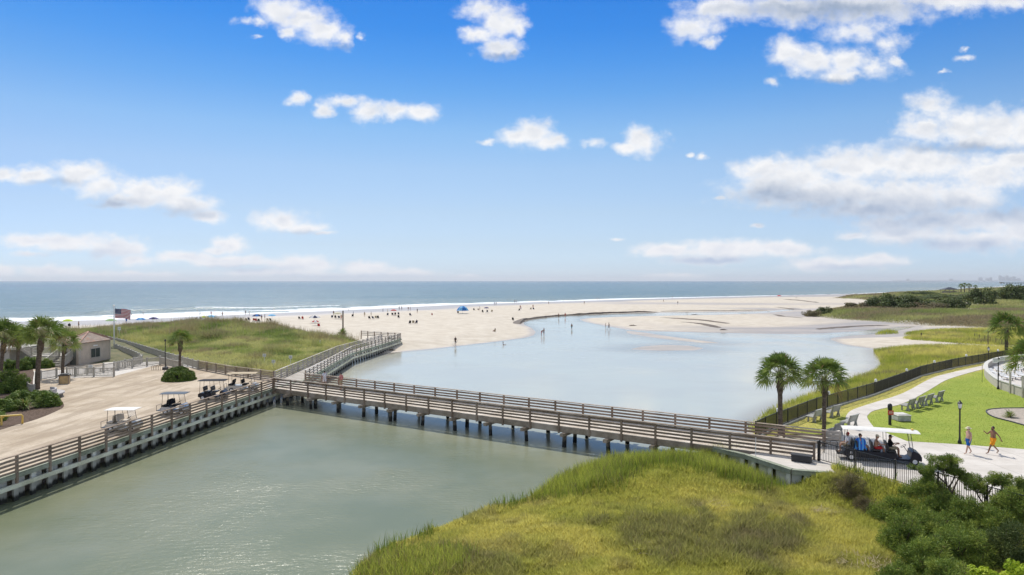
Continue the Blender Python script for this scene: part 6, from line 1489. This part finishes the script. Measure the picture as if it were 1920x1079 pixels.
for (a, za), (b, zb) in ((((-61.05, 89.1), 1.6), ((-61.05, 92), 2.8)), (((-58.95, 89.1), 1.6), ((-58.95, 92), 2.8)), (((-65.0, 92.2), 2.8), ((-66.6, 92.2), 3.85)), (((-76, 91.7), 3.85), ((-66.6, 91.7), 3.85)), (((-65, 92.1), 2.8), ((-61.1, 92.1), 2.8)), (((-65, 96), 2.8), ((-59, 96), 2.8))):
    a, b = Vector(a), Vector(b); L = (b-a).length
    mb.beam(V3(a, za+1.05), V3(b, zb+1.05), .12, .09); mb.beam(V3(a, za+.15), V3(b, zb+.15), .08, .08)
    for j in range(int(L/.16)+1): f = j*.16/L; c = a.lerp(b, min(f, 1)); z = za+(zb-za)*min(f, 1); mb.box((c.x, c.y, z+.58), (.045, .045, .9))
    for f in [0, 1]+([.33, .66] if L > 5 else []): c = a.lerp(b, f); mb.box((c.x, c.y, za+(zb-za)*f+.55), (.15, .15, 1.25))
    mb.build('handrail', M_bal, dk, world=True); mb = MB()


# ================================================================ SAND LEDGES
M_scarp = material('damp_sand_ledge', base=(.13, .10, .075), rough=.8, vary=.4, vscale=.8, bump=.8, bscale=2)
def scarp(label, pts, h, back=5):
    q = subdiv([at2(*p, .15) for p in pts], 1.0); nb_ = offs(q, 1); mb = MB(); n = len(q)
    for i, (a, b) in enumerate(zip(q, nb_)):
        f = min(1, i/6, (n-1-i)/6); g = .55+.8*vnoise(i*1.0, 3.3, 4, 5); hh = h*f*g+.01; d = Vector((b[0]-a[0], b[1]-a[1])); j = (vnoise(i*1.0, 9.1, 2.2, 8)-.5)*1.1
        g0 = gz(a[0], a[1])
        for w_, z_ in ((-.5+j, -.12), (j, .05+hh*.2), (.25+j, hh*.9), (.9+j, hh*.8), (2.6, hh*.1-.05)):
            mb.v.append((a[0]+d.x*w_, a[1]+d.y*w_, max(0, gz(a[0]+d.x*w_, a[1]+d.y*w_))+z_))
    for i in range(n-1):
        for k in range(4): mb.f.append((i*5+k, (i+1)*5+k, (i+1)*5+k+1, i*5+k+1)); mb.mi.append(0)
    o = mb.build('sand_ledge', M_scarp, smooth=False); o['kind'] = 'structure'; return o
scarp('', [(976, 608), (979, 603.5), (988, 599.6), (1010, 596.2), (1040, 592.9), (1070, 591), (1100, 589.4), (1150, 587.4), (1200, 586), (1235, 585.6)], .55)
scarp('', [(1240, 584.8), (1300, 584), (1370, 583.4), (1440, 582)], .16)
scarp('', [(1238, 601), (1300, 606), (1362, 613.3)], .30); scarp('', [(1277, 610.5), (1310, 613.5), (1345, 618)], .2)
scarp('', [(1453, 577.5), (1500, 580.5)], .35); scarp('', [(1468, 563.5), (1500, 566), (1530, 570)], .4)
scarp('', [(1535, 619.5), (1600, 614.5), (1665, 611)], .10); scarp('', [(1450, 593), (1462, 597), (1500, 600)], .12)

# ================================================================ BEACH
def slotmat(o, mats):
    for i, m_ in enumerate(mats): o.material_slots[i].link = 'OBJECT'; o.material_slots[i].material = m_
def fig_proto(j, kind, hatm=False):
    V, Fc = body_mesh(j, 1.0, 1); mb = MB(); mi = []
    nv_ = [Vector() for _ in V]; cl = []
    for f in Fc:
        cc = sum((V[i] for i in f), Vector())/len(f); r_, t_ = region(cc, j); a = any(is_cloth(k, r_, t_, cc, j) for k in kind); mi.append(1 if a else 0)
    mb.add(V, Fc); mb.mi = mi; k0 = len(mb.f); head_geo(mb, j); 
    for i in range(k0, len(mb.f)): mb.mi[i] = 0
    c = j['head']+Vector((-.01, 0, .06)); mb.ball(c, (.1, .088, .1), 8, 6, mi=2)
    o = mb.build('person', [M_skin, M_cnavy, M_hairb], smooth=True); return o
FP = {'stand': fig_proto(pose('stand'), ['shorts']), 'stand2': fig_proto(pose('stand', set={'wril': (.2, .2, 1.1), 'hanl': (.28, .18, 1.12)}), ['shirt', 'shorts']), 'suit': fig_proto(pose('stand'), ['swimsuit']), 'walk': fig_proto(pose('walk'), ['shorts']),
      'sit': fig_proto(pose('sit', rec=.35), ['shorts']), 'ground': fig_proto(pose('sitground', rec=.1), ['swimsuit']), 'bend': fig_proto(pose('stand', set={'chest': (.30, 0, 1.22), 'neck': (.42, 0, 1.28), 'head': (.52, 0, 1.28), 'waist': (.1, 0, 1.1), 'shol': (.30, .18, 1.26), 'shor': (.30, -.18, 1.26), 'elbl': (.34, .2, .98), 'elbr': (.34, -.2, .98), 'wril': (.4, .18, .72), 'wrir': (.4, -.18, .72), 'hanl': (.42, .17, .63), 'hanr': (.42, -.17, .63)}), ['shorts'])}
FPU = set()
CLC = {'navy': M_cnavy, 'red': M_cred, 'blue': M_cblue, 'white': M_cwhite, 'black': M_cblack, 'pink': M_cpink, 'teal': M_cteal, 'khaki': M_ckhaki}
SK = [M_skin, M_skin2, M_skin3]
def fig(px, py, kind, cloth, label, rz=0, dz=0, sc=1.0, water=False, z=None):
    if water: x, y = at2(px, py, 0); loc = (x, y, -dz)
    else: x, y, zz = onground(px, py); loc = (x, y, max(zz, -.25)-dz)
    if z is not None: loc = (loc[0], loc[1], z)
    o = FP[kind] if kind not in FPU else FP[kind].copy()
    if kind in FPU: COL.objects.link(o)
    FPU.add(kind); o.location = loc; o.rotation_euler = (0, 0, R(rz)); o.scale = (sc,)*3
    slotmat(o, [SK[int(px) % 3], CLC[cloth], M_hairb]); tag(o, label, 'person', 'people on the beach'); return o
PEOPLE = [
 (375, 593, 'stand', 'black', 'person standing at the surf edge behind the left dune, left of a pink one'), (396, 592.5, 'stand2', 'pink', 'person in pink standing at the surf edge behind the left dune'), (417, 594, 'stand', 'black', 'lone dark clad person on wet sand behind the dune crest'),
 (460.5, 590.5, 'suit', 'navy', 'left one of two bathers paddling above the blue umbrella'), (467.5, 592, 'stand', 'navy', 'right one of two bathers paddling above the blue umbrella'), (490.5, 601, 'stand', 'khaki', 'slim person standing right of the orange chairs behind the dune'), (496.5, 600, 'stand2', 'black', 'person in black beside the light blue umbrella'),
 (237, 607, 'stand2', 'blue', 'person in blue standing behind the dune below the flag'), (268.5, 592, 'stand', 'black', 'person wading in the foam right of the flag'), (147.5, 615, 'stand', 'black', 'dark clad person standing beyond the hut roof'),
 (625.5, 592, 'stand', 'black', 'dark clad person standing at the cream umbrella group'), (683.5, 594.5, 'stand2', 'khaki', 'tall person standing alone between the chair groups'), (639.8, 600.5, 'stand', 'red', 'person standing just behind the palmetto post'), (696, 594.5, 'stand2', 'black', 'person in black standing over the mid beach chair group'),
 (748.5, 581.5, 'stand', 'navy', 'left one of a pair standing near the foam above the red umbrella'), (753.3, 581.5, 'stand', 'black', 'right one of a pair standing near the foam above the red umbrella'), (765.5, 583, 'walk', 'black', 'walker leaning forward on the wet sand, left of a companion'), (769.2, 583, 'suit', 'pink', 'bather in pink beside a walker on the wet sand'),
 (782.4, 587.5, 'stand2', 'black', 'person dressed in black standing alone mid beach'), (896.5, 582, 'ground', 'navy', 'child sitting right of the big blue shade'), (899.7, 582.5, 'stand', 'black', 'person standing right of the big blue shade'), (927, 572.5, 'stand2', 'white', 'person in white walking by the waterline left of another'), (930.3, 572.5, 'walk', 'black', 'person in black shorts walking by the waterline'),
 (965, 568.5, 'stand', 'navy', 'left one of two people at the foam mid picture'), (968.4, 568.5, 'stand', 'black', 'right one of two people at the foam mid picture'), (1028.5, 571.5, 'stand', 'khaki', 'single person on the wet sand above the channel ledge'), (999.5, 579, 'stand', 'red', 'person standing above two low objects near the ledge'), (1095.5, 571, 'stand', 'khaki', 'lone person on the flat sand above the channel'),
 (1119.6, 563, 'stand', 'pink', 'left one of two bathers in the far foam'), (1123.8, 563, 'suit', 'navy', 'right one of two bathers in the far foam'), (1244, 567, 'walk', 'black', 'walker on the far flats, leftmost of three'), (1260.7, 559.5, 'stand', 'black', 'person right on the far foam line, middle of three'), (1270.8, 571.5, 'walk', 'teal', 'walker on the far flats nearest the pools, rightmost of three'),
 (1444.7, 556, 'stand', 'black', 'tiny person left of the far red umbrella'), (1493, 559.5, 'ground', 'black', 'tiny seated person right of the far red umbrella'), (810, 591.5, 'ground', 'red', 'person sitting alone on the open sand left of the blue shade'), (928, 622.5, 'ground', 'khaki', 'person sitting on the sand near the lagoon shore'),
 (975.5, 580, 'stand', 'pink', 'person standing behind the low chair group left of the ledge')]
for px, py, k, c, lab in PEOPLE: fig(px, py, k, c, lab, rz=(px*37) % 360)
fig(854, 648.3, 'stand2', 'black', 'dark clad man standing at the lagoon edge holding a net', rz=250)
fig(1015, 629.5, 'bend', 'red', 'person bending down at the tip of the sand, left of a standing one', rz=10, water=True, dz=.05); fig(1020, 628.5, 'stand', 'navy', 'person in dark shorts standing in the shallows by a bending one', rz=200, water=True, dz=.05)
fig(1072, 617.5, 'stand', 'teal', 'person wading alone in the middle of the lagoon', rz=120, water=True, dz=.25); fig(1135.6, 616.5, 'stand', 'khaki', 'smaller one of a pair at the sandbar edge', rz=0, sc=.85, water=True, dz=.05); fig(1141.8, 618.5, 'walk', 'black', 'taller one of a pair at the sandbar edge', rz=180, sc=1.08, water=True, dz=.05)
fig(1047.5, 597, 'stand', 'black', 'person in black standing under the dark sand ledge', rz=60, water=True, dz=.05); fig(1059.8, 596, 'suit', 'red', 'person in red swimwear at the foot of the sand ledge', rz=60, water=True, dz=.05)
for px, py, lab in ((370, 584, 'swimmer far left with only head and shoulders out'), (402.5, 585, 'swimmer beyond the pink person at the surf'), (512, 583, 'left one of two swimmers close together'), (515, 582.5, 'right one of two swimmers close together'), (246.5, 592, 'swimmer in the breaking wave beside the flag'), (611, 575.5, 'swimmer beyond the foam above the navy umbrella'), (626, 575, 'swimmer left of another beyond the cream umbrella'), (654, 583, 'swimmer in the foam above the folded umbrella'), (1050, 565, 'left swimmer of three by the far foam'), (1056, 564.6, 'middle swimmer of three by the far foam'), (1066, 563.3, 'right swimmer of three by the far foam')):
    fig(px, py, 'stand', 'navy', lab, water=True, dz=1.0)
fig(943.7, 647, 'ground', 'white', 'person floating low in the lagoon near the man with a net', water=True, dz=.25)
nt_ = thing('landing_net', 'round hand net held low by the man at the lagoon edge', 'net', (*at2(851.5, 648, .1), .05)); mb = MB(); mb.tube([(math.cos(a)*.35, math.sin(a)*.12, .35+math.sin(a)*.3) for a in [2*math.pi*i/14 for i in range(15)]], .03, 5, cap=False); mb.build('hoop', M_wpl, nt_); mb = MB(); mb.tube([(.3, 0, .45), (.75, .05, 1.05)], .025, 5); mb.build('handle', M_dkgrey, nt_)
# umbrellas
def umb_mesh(r, h, droop, n, c0, c1):
    mb = MB(); vs = [(0, 0, h)]
    for k in range(2, 0, -1):
        f = 1-(k-1)/2*1.0
    rings = [(.35, .10), (.7, .42), (1.0, 1.0)]
    for rr, dd in rings:
        for k in range(n): a = 2*math.pi*k/n; vs.append((math.cos(a)*r*rr, math.sin(a)*r*rr, h-droop*dd))
    fs = [(0, 1+k, 1+(k+1) % n) for k in range(n)]; mi = [(k*8//n) % 2 for k in range(n)]
    for q in range(2):
        for k in range(n): fs.append((1+q*n+k, 1+(q+1)*n+k, 1+(q+1)*n+(k+1) % n, 1+q*n+(k+1) % n)); mi.append((k*8//n) % 2)
    mb.add(vs, fs); mb.mi = mi; return mb
def umbrella(px, py, c0, c1, label, r=1.25, h=2.2, tilt=0, shape='open', z=None):
    x, y, zz = onground(px, py); t = thing('beach_umbrella', label, 'umbrella', (x, y, zz if z is None else z), 0, 'beach umbrellas')
    mb = MB(); mb.tube([(0, 0, -.1), (0, 0, h-.03)], .03, 6); pl = mb.build('pole', M_wpl, t)
    if shape == 'open': o = umb_mesh(r, h, .55*r/1.25, 16, c0, c1).build('canopy', [c0, c1], t); s_ = o.modifiers.new('t', 'SOLIDIFY'); s_.thickness = .015
    else: mb = MB(); mb.lathe([(.03, h*.42), (.11, h*.5), (.09, h*.8), (.02, h+.05)], n=8); mb.build('canopy', c0, t)
    t.rotation_euler = (R(tilt), R(tilt*.5), 0); return t
def um(n, b): return material(n, base=b, rough=.8, trans=.3)
U = {'lime': um('lime_canopy', (.62, .75, .08)), 'blue': um('blue_canopy', (.03, .22, .60)), 'sky': um('light_blue_canopy', (.25, .60, .85)), 'navy': um('navy_canopy', (.02, .03, .10)), 'white': um('white_canopy', (.8, .8, .8)), 'cream': um('cream_canopy', (.75, .70, .50)), 'red': um('red_canopy', (.60, .08, .07)), 'purple': um('purple_canopy', (.15, .12, .33)), 'green': um('pale_green_canopy', (.45, .62, .30))}
for a in ((127, 614, 'lime', 'lime', 'lime green umbrella left of the hut roof', 1.3), (208, 613, 'green', 'green', 'pale green umbrella behind the dune at the flagpole', 1.4), (264, 611, 'sky', 'blue', 'blue umbrella low behind the dune, left of a navy one', 1.3), (288, 609.5, 'navy', 'purple', 'navy umbrella low behind the dune right of the flag', 1.3),
          (382, 606.5, 'lime', 'cream', 'yellow umbrella behind the dune crest beside a white one', 1.3), (372.5, 609, 'white', 'navy', 'white and dark umbrella peeking over the dune crest', 1.2), (396, 605, 'sky', 'sky', 'flat light blue umbrella below the pink person', 1.4), (481.5, 603, 'blue', 'navy', 'blue umbrella over the orange chairs', 1.4), (510, 603, 'sky', 'sky', 'light blue umbrella near the surf right of the blue one', 1.2),
          (590, 606, 'navy', 'white', 'large navy and white umbrella above the dune end', 1.6), (633, 598.5, 'cream', 'cream', 'cream umbrella over a row of chairs left of the tall post', 1.4), (738, 592, 'red', 'red', 'red umbrella over dark chairs mid beach', 1.1), (912, 587, 'purple', 'navy', 'small purple umbrella right of the big blue shade', 1.0), (1461, 559.5, 'red', 'red', 'tiny red umbrella on the far flats', 1.6)):
    umbrella(a[0], a[1], U[a[2]], U[a[3]], a[4], a[5])
umbrella(591, 611, U['white'], U['red'], 'low white umbrella in front of the navy and white one', 1.1, 1.5)
umbrella(661.5, 594, U['navy'], U['navy'], 'tilted folded navy umbrella by a chair', tilt=28, shape='closed'); umbrella(718, 589, U['navy'], U['navy'], 'slim closed umbrella stuck upright in the sand', shape='closed', h=2.0); umbrella(726.8, 591.5, U['cream'], U['cream'], 'closed cream umbrella beside a low chair', shape='closed', h=2.4); umbrella(977, 584, U['purple'], U['navy'], 'closed purple umbrella in the low chair group by the ledge', shape='closed', h=2.0)
x, y, z = onground(867.5, 588.5); t = thing('beach_tent', 'large blue beach shade shell with light and dark panels', 'beach shade', (x, y, z)); 
o = umb_mesh(2.3, 2.9, 1.75, 16, 0, 0).build('canopy', [U['blue'], U['sky']], t); o.modifiers.new('t', 'SOLIDIFY').thickness = .02; mb = MB(); mb.tube([(0, 0, 0), (0, 0, 2.85)], .03, 6); mb.build('pole', M_wpl, t)
# chairs
def chair_proto():
    t = thing('beach_chair', 'x', 'chair', (0, 0, 0)); mb = MB(); mb.box((0, 0, .30), (.5, .58, .05), ry=.1); mb.build('seat', M_cnavy, t); mb = MB(); mb.box((-.36, 0, .62), (.05, .58, .75), ry=-.4); mb.build('backrest', M_cnavy, t)
    mb = MB()
    for s_ in (-.3, .3): mb.tube([(.28, s_, 0), (-.2, s_, .55), (-.52, s_, .95)], .02, 5); mb.tube([(-.35, s_, 0), (.25, s_, .52)], .02, 5)
    mb.build('frame', M_chrome, t); return t
CP = chair_proto(); first = True
CH = [(116.5, 615.5, 'navy', 'left low chair under the lime umbrella'), (130.5, 614, 'black', 'dark chair under the lime umbrella'), (452, 603, 'navy', 'leftmost dark chair of the row behind the dune'), (462.5, 603, 'black', 'second dark chair of the row behind the dune'), (467, 601.5, 'navy', 'third chair of the row behind the dune'), (476, 603, 'red', 'left orange red chair under the blue umbrella'), (481, 603.5, 'red', 'right orange red chair under the blue umbrella'), (486, 604, 'black', 'dark chair at the right of the blue umbrella'),
      (502, 603, 'khaki', 'left low chair under the light blue umbrella'), (508, 603, 'black', 'right low chair under the light blue umbrella'), (562, 599.5, 'black', 'left chair of the small pair near the navy and white umbrella'), (567.5, 599.5, 'red', 'right chair of the small pair near the navy and white umbrella'), (598, 614, 'red', 'red chair just above the dune end'), (622.5, 597, 'navy', 'left chair under the cream umbrella'), (629, 597.5, 'black', 'middle chair under the cream umbrella'), (636, 598, 'navy', 'right chair under the cream umbrella'),
      (661, 595, 'black', 'chair under the tilted folded umbrella'), (693, 599, 'black', 'left chair of the mid beach group'), (700, 599, 'navy', 'second chair of the mid beach group'), (705, 598, 'khaki', 'third chair of the mid beach group'), (709, 598, 'black', 'right chair of the mid beach group'), (726.5, 592.5, 'navy', 'low chair beside the closed cream umbrella'), (736, 592, 'black', 'left dark chair under the red umbrella'), (741, 591.5, 'black', 'middle dark chair under the red umbrella'), (747.5, 591, 'navy', 'right chair of the red umbrella group'), (747.5, 597, 'black', 'single reclined chair below the red umbrella group'), (769.6, 593, 'navy', 'single chair on open sand right of the walkers'),
      (768.5, 608, 'black', 'left dark chair of the near trio on the sand'), (775, 607.5, 'khaki', 'middle chair of the near trio on the sand'), (780.5, 607.5, 'navy', 'right chair of the near trio on the sand'), (859, 588.5, 'black', 'chair at the left foot of the big blue shade'), (889, 583, 'black', 'dark chair between the blue shade and the seated child'), (905, 586.5, 'black', 'left chair under the purple umbrella'), (913.5, 586.5, 'navy', 'right chair under the purple umbrella'), (922, 586, 'khaki', 'small chair right of the purple umbrella'), (962, 601.5, 'black', 'reclined dark lounge chair alone above the lagoon bend'), (973, 583.5, 'black', 'low chair by the closed purple umbrella'), (995, 581.5, 'khaki', 'left low chair below the person in red'), (1000.5, 581.5, 'navy', 'right low chair below the person in red')]
for i, (px, py, c, lab) in enumerate(CH):
    o = CP if i == 0 else copy_tree(CP); x, y, z = onground(px, py); o.location = (x, y, z); o.rotation_euler = (0, 0, R(70+(px*13) % 50)); tag(o, lab, 'chair', 'beach chairs on the sand')
    if i == 0:
        for ch_ in o.children:
            if ch_.name.startswith(('seat', 'back')): slotmat(ch_, [CLC[c]])
    else:
        for ch_ in o.children:
            if ch_.name.startswith(('seat', 'back')): ch_.material_slots[0].link = 'OBJECT'; ch_.material_slots[0].material = CLC[c]
    if i in (1, 2, 4, 6, 11, 14, 17, 20, 23, 25, 26, 27, 29, 32, 35):
        f = fig(px, py, 'sit', ['navy', 'red', 'black', 'teal'][i % 4], 'person seated in the '+lab, rz=0, sc=.97); f.location = (x, y, z-.10); f.rotation_euler = o.rotation_euler
# driftwood / birds on the flats
def bird(px, py, lab, s=1.0):
    x, y, z = onground(px, py); t = thing('gull', lab, 'bird', (x, y, max(z, 0)), R(px*31 % 360), 'gulls on the flats'); t.scale = (s,)*3; mb = MB(); mb.ball((0, 0, .22), (.20, .085, .09), 8, 6); mb.tube([(-.12, 0, .23), (-.32, 0, .20)], [.06, .02], 6); mb.ball((.2, 0, .33), (.065, .05, .05), 8, 5); mb.tube([(.12, 0, .25), (.19, 0, .33)], [.05, .04], 6); mb.tube([(.25, 0, .33), (.32, 0, .31)], [.015, .005], 4)
    mb.build('body', M_conc2, t, smooth=True); mb = MB(); [mb.tube([(0, s_, .15), (.01, s_, 0)], .01, 4) for s_ in (-.03, .03)]; mb.build('legs', M_yellow, t)
for px, py, lab in ((1288.5, 589, 'small gull left of the driftwood in the pool'), (1391, 591, 'left gull of a pair on the flats'), (1396.5, 591, 'right gull of a pair on the flats'), (1441.5, 586.5, 'gull at the head of the channel')): bird(px, py, lab, 1.7)
for px, py, lab, L in ((1303.5, 591, 'dark driftwood log lying in the shallow pool', 3.0), (1187, 611.5, 'dark driftwood piece on the sandbar', 2.2), (1357, 619.5, 'dark driftwood below the long sand ledge', 2.0), (735, 658, 'small driftwood at the lagoon shore by the boardwalk', 1.2)):
    x, y, z = onground(px, py); t = thing('driftwood', lab, 'driftwood', (x, y, max(z, 0))); mb = MB(); mb.tube([(-L/2, 0, .08), (-L*.2, .1, .18), (L*.1, 0, .15), (L/2, .1, .06)], [.06, .14, .12, .03], 6); mb.tube([(0, .05, .15), (.2, .2, .45)], [.06, .02], 5); mb.build('log', M_bark, t)
# straw debris in the near marsh
for px, py, lab, s_ in ((1330, 957, 'pale dry straw heap above the brown marsh patch', 1.0), (1535, 968, 'pale straw wisp in the marsh at right', .7), (1640, 955, 'pale straw heap beside the scrub', .9), (1225, 1042, 'pinkish dead grass patch in the brown marsh area', 1.1), (1620, 1068, 'long pale straw streak beside the junipers', 1.3)):
    x, y, z = onground(px, py); n = 150
    a = rs.rand(n)*6.28; rr = rs.rand(n)**.5*.75*s_; P_ = np.stack([x+np.cos(a)*rr*1.3, y+np.sin(a)*rr, np.full(n, z)+.22+.15*rs.rand(n)], -1); th = rs.normal(size=n)*.5+rs.choice([0, 1.2]); L = .35+.3*rs.rand(n); d = np.stack([np.cos(th)*L, np.sin(th)*L, rs.normal(size=n)*.06], -1); w = np.stack([-np.sin(th), np.cos(th), 0*th], -1)*.015
    V = np.stack([P_-w, P_+w, P_+d], 1).reshape(-1, 3); o = np_mesh('straw_heap', V, np.arange(n*3).reshape(n, 3), M_oats, {'tone': np.repeat(rs.rand(n), 3), 'hue': np.zeros(n*3), 'dead': np.zeros(n*3)}, smooth=False); tag(o, lab, 'straw')
# ================================================================ FAR OBJECTS
x, y = at2(1780, 549, 3.0); 
pv = thing('pavilion', 'far open pavilion with a dark hipped roof among the dune shrubs', 'pavilion', (x, y, 2.2)); S_ = y/F
mb = MB(); w_ = 14.0*S_; mb.add([(-w_, -w_*.6, 6.2*S_+.6), (w_, -w_*.6, 6.2*S_+.6), (w_, w_*.6, 6.2*S_+.6), (-w_, w_*.6, 6.2*S_+.6), (-w_*.15, 0, 10.5*S_+.6), (w_*.15, 0, 10.5*S_+.6)], [(0, 1, 5, 4), (1, 2, 5), (2, 3, 4, 5), (3, 0, 4), (3, 2, 1, 0)]); mb.build('roof', M_dkgrey, pv)
for a in (-.85, -.3, .3, .85):
    for b in (-.5, .5): mb = MB(); mb.tube([(a*w_, b*w_, 0), (a*w_, b*w_, 6.2*S_+.6)], .2, 6); mb.build('post', M_wood, pv)
mb = MB(); mb.box((0, 0, 1.0), (w_*1.5, w_*.8, 2.0)); mb.build('counter', M_wood, pv)
for px, cyp, rp_, lab in ((1802, 537, 5.2, 'leftmost palm of the far group right of the pavilion'), (1808.5, 536, 5.6, 'second palm of the far group right of the pavilion'), (1817, 536.5, 5.2, 'third palm of the far group right of the pavilion'), (1829, 538, 3.8, 'smallest rightmost palm of the far group')):
    y = 560; x = (px-960)/F*y; palm(lab, (x, y, 2.5), CZ-(cyp-527)*y/F-2.5, rp_*y/F, px, (0, 0), 22, False, 'far palms', tr=.38)
t = thing('tall_marker', 'dark pole with a crossbar standing in the right marsh', 'pole', (*at2(1852.5, 650, .8), .7)); mb = MB(); mb.tube([(0, 0, 0), (0, 0, 3.0)], .09, 6); mb.build('pole', M_bark, t)
t = thing('marker_post', 'short dark post on the sandy spit beyond the marsh', 'post', (*at2(1727.5, 637, .6), .5)); mb = MB(); mb.tube([(0, 0, 0), (0, 0, 1.5)], .12, 6); mb.build('post', M_bark, t)
wf_ = thing('wire_fence', 'low grey wire fence panel in the right marsh', 'fence', (*at2(1830, 640, .8), .8)); 
mb = MB(); x0, y0 = at2(1827, 637, .8); x1, y1 = at2(1890, 652, .8)
for k in range(7): a = Vector((x0, y0)).lerp(Vector((x1, y1)), k/6); m2_ = MB(); m2_.tube([(a.x, a.y, .7), (a.x, a.y, 2.1)], .05, 5); m2_.build('post', M_bark, wf_, world=True)
for k in range(7): mb.beam((x0, y0, .95+k*.17), (x1, y1, .95+k*.17), .015, .02)
mb.build('wires', M_dkgrey, wf_, world=True)
# city skyline and pier on the far shore
M_city = material('pale_tower_facade', base=(.42, .43, .45), rough=.8)
Yc = 24000.0; sky_ = ((1702, 3.0, 5, 1), (1783, 3.0, 7, 1), (1838, 6, 8, 1), (1851, 4.5, 6, 2), (1857, 6, 5, 1), (1875, 9.5, 5, 2), (1881, 7, 6, 1), (1888, 9, 5, 2), (1894, 6, 8, 1), (1901, 7.5, 6, 2), (1909, 4, 9, 1), (1925, 7, 7, 2), (1940, 9, 6, 1))
for i, (px, hp, wp, k) in enumerate(sky_):
    x = (px-960)/F*Yc; S_ = Yc/F; hh = (hp+.5)*S_+3; t = thing('tower_block', 'hazy distant tower block on the horizon, '+['far left and alone', 'low block second from left', 'first taller block right of the far palms', 'block just left of a slim tower', 'slim tower in the middle', 'tallest tower of the left cluster', 'broad tower beside the tallest', 'stepped tower of the cluster', 'wide lower tower of the cluster', 'right tower of the cluster', 'low wide block at the right edge', 'block cut by the right edge', 'tower outside the edge cluster'][i], 'tower', (x, Yc, 0), group='distant towers on the horizon')
    mb = MB(); mb.box((0, 0, hh/2), (wp*S_*.8, 60, hh)); 
    for q in range(6): mb.box((0, -30.6, hh*(q+.7)/6.6), (wp*S_*.96, 1.2, hh*.02))
    mb.build('facade', M_city, t); mb = MB(); mb.box((wp*S_*.1*(1 if k == 1 else -1), 0, hh+1.2*S_*.4), (wp*S_*.5, 40, 1.2*S_*.8)); mb.build('roof_plant', M_city, t)
fc = MB(); fc.prism([((1690-960)/F*25400, 25400), ((2400-960)/F*25400, 22000), ((2400-960)/F*25400, 30000), ((1690-960)/F*25400, 26000)], 0, 22); tag(fc.build('far_coast', material('far_coast_woods', base=(.10, .12, .08), rough=1)), kind='structure')
Yp = 3300.0; pr_ = thing('fishing_pier', 'long dark fishing pier on the horizon at right', 'pier', ((1875-960)/F*Yp, Yp, 0)); x0 = 0; L_ = 75*Yp/F
mb = MB(); mb.box((L_/2, 0, 3.6), (L_, 12, 1.2)); mb.build('deck', M_wooddark, pr_); mb = MB(); mb.box((7, 0, 5.4), (14, 10, 2.6)); mb.build('shelter', M_wooddark, pr_)
for k in range(14): mb = MB(); mb.box((k*L_/14+5, 0, 1), (1.6, 10, 4.2)); mb.build('trestle', M_wooddark, pr_)

# ================================================================ HAZE
hm = bpy.data.materials.new('thin_sea_haze'); hm.use_nodes = True; t_ = NT(hm.node_tree)
vol = t_.n('ShaderNodeVolumePrincipled', {'Color': (.93, .96, 1.0), 'Density': 4.3e-5, 'Anisotropy': .2})
ho_ = t_.n('ShaderNodeOutputMaterial'); t_.nt.links.new(vol.outputs[0], ho_.inputs['Volume'])
mb = MB(); mb.box((0, 24000, 107), (118000, 52000, 228)); hz_ = mb.build('haze', hm); tag(hz_, kind='stuff')
scene.cycles.volume_bounces = 0
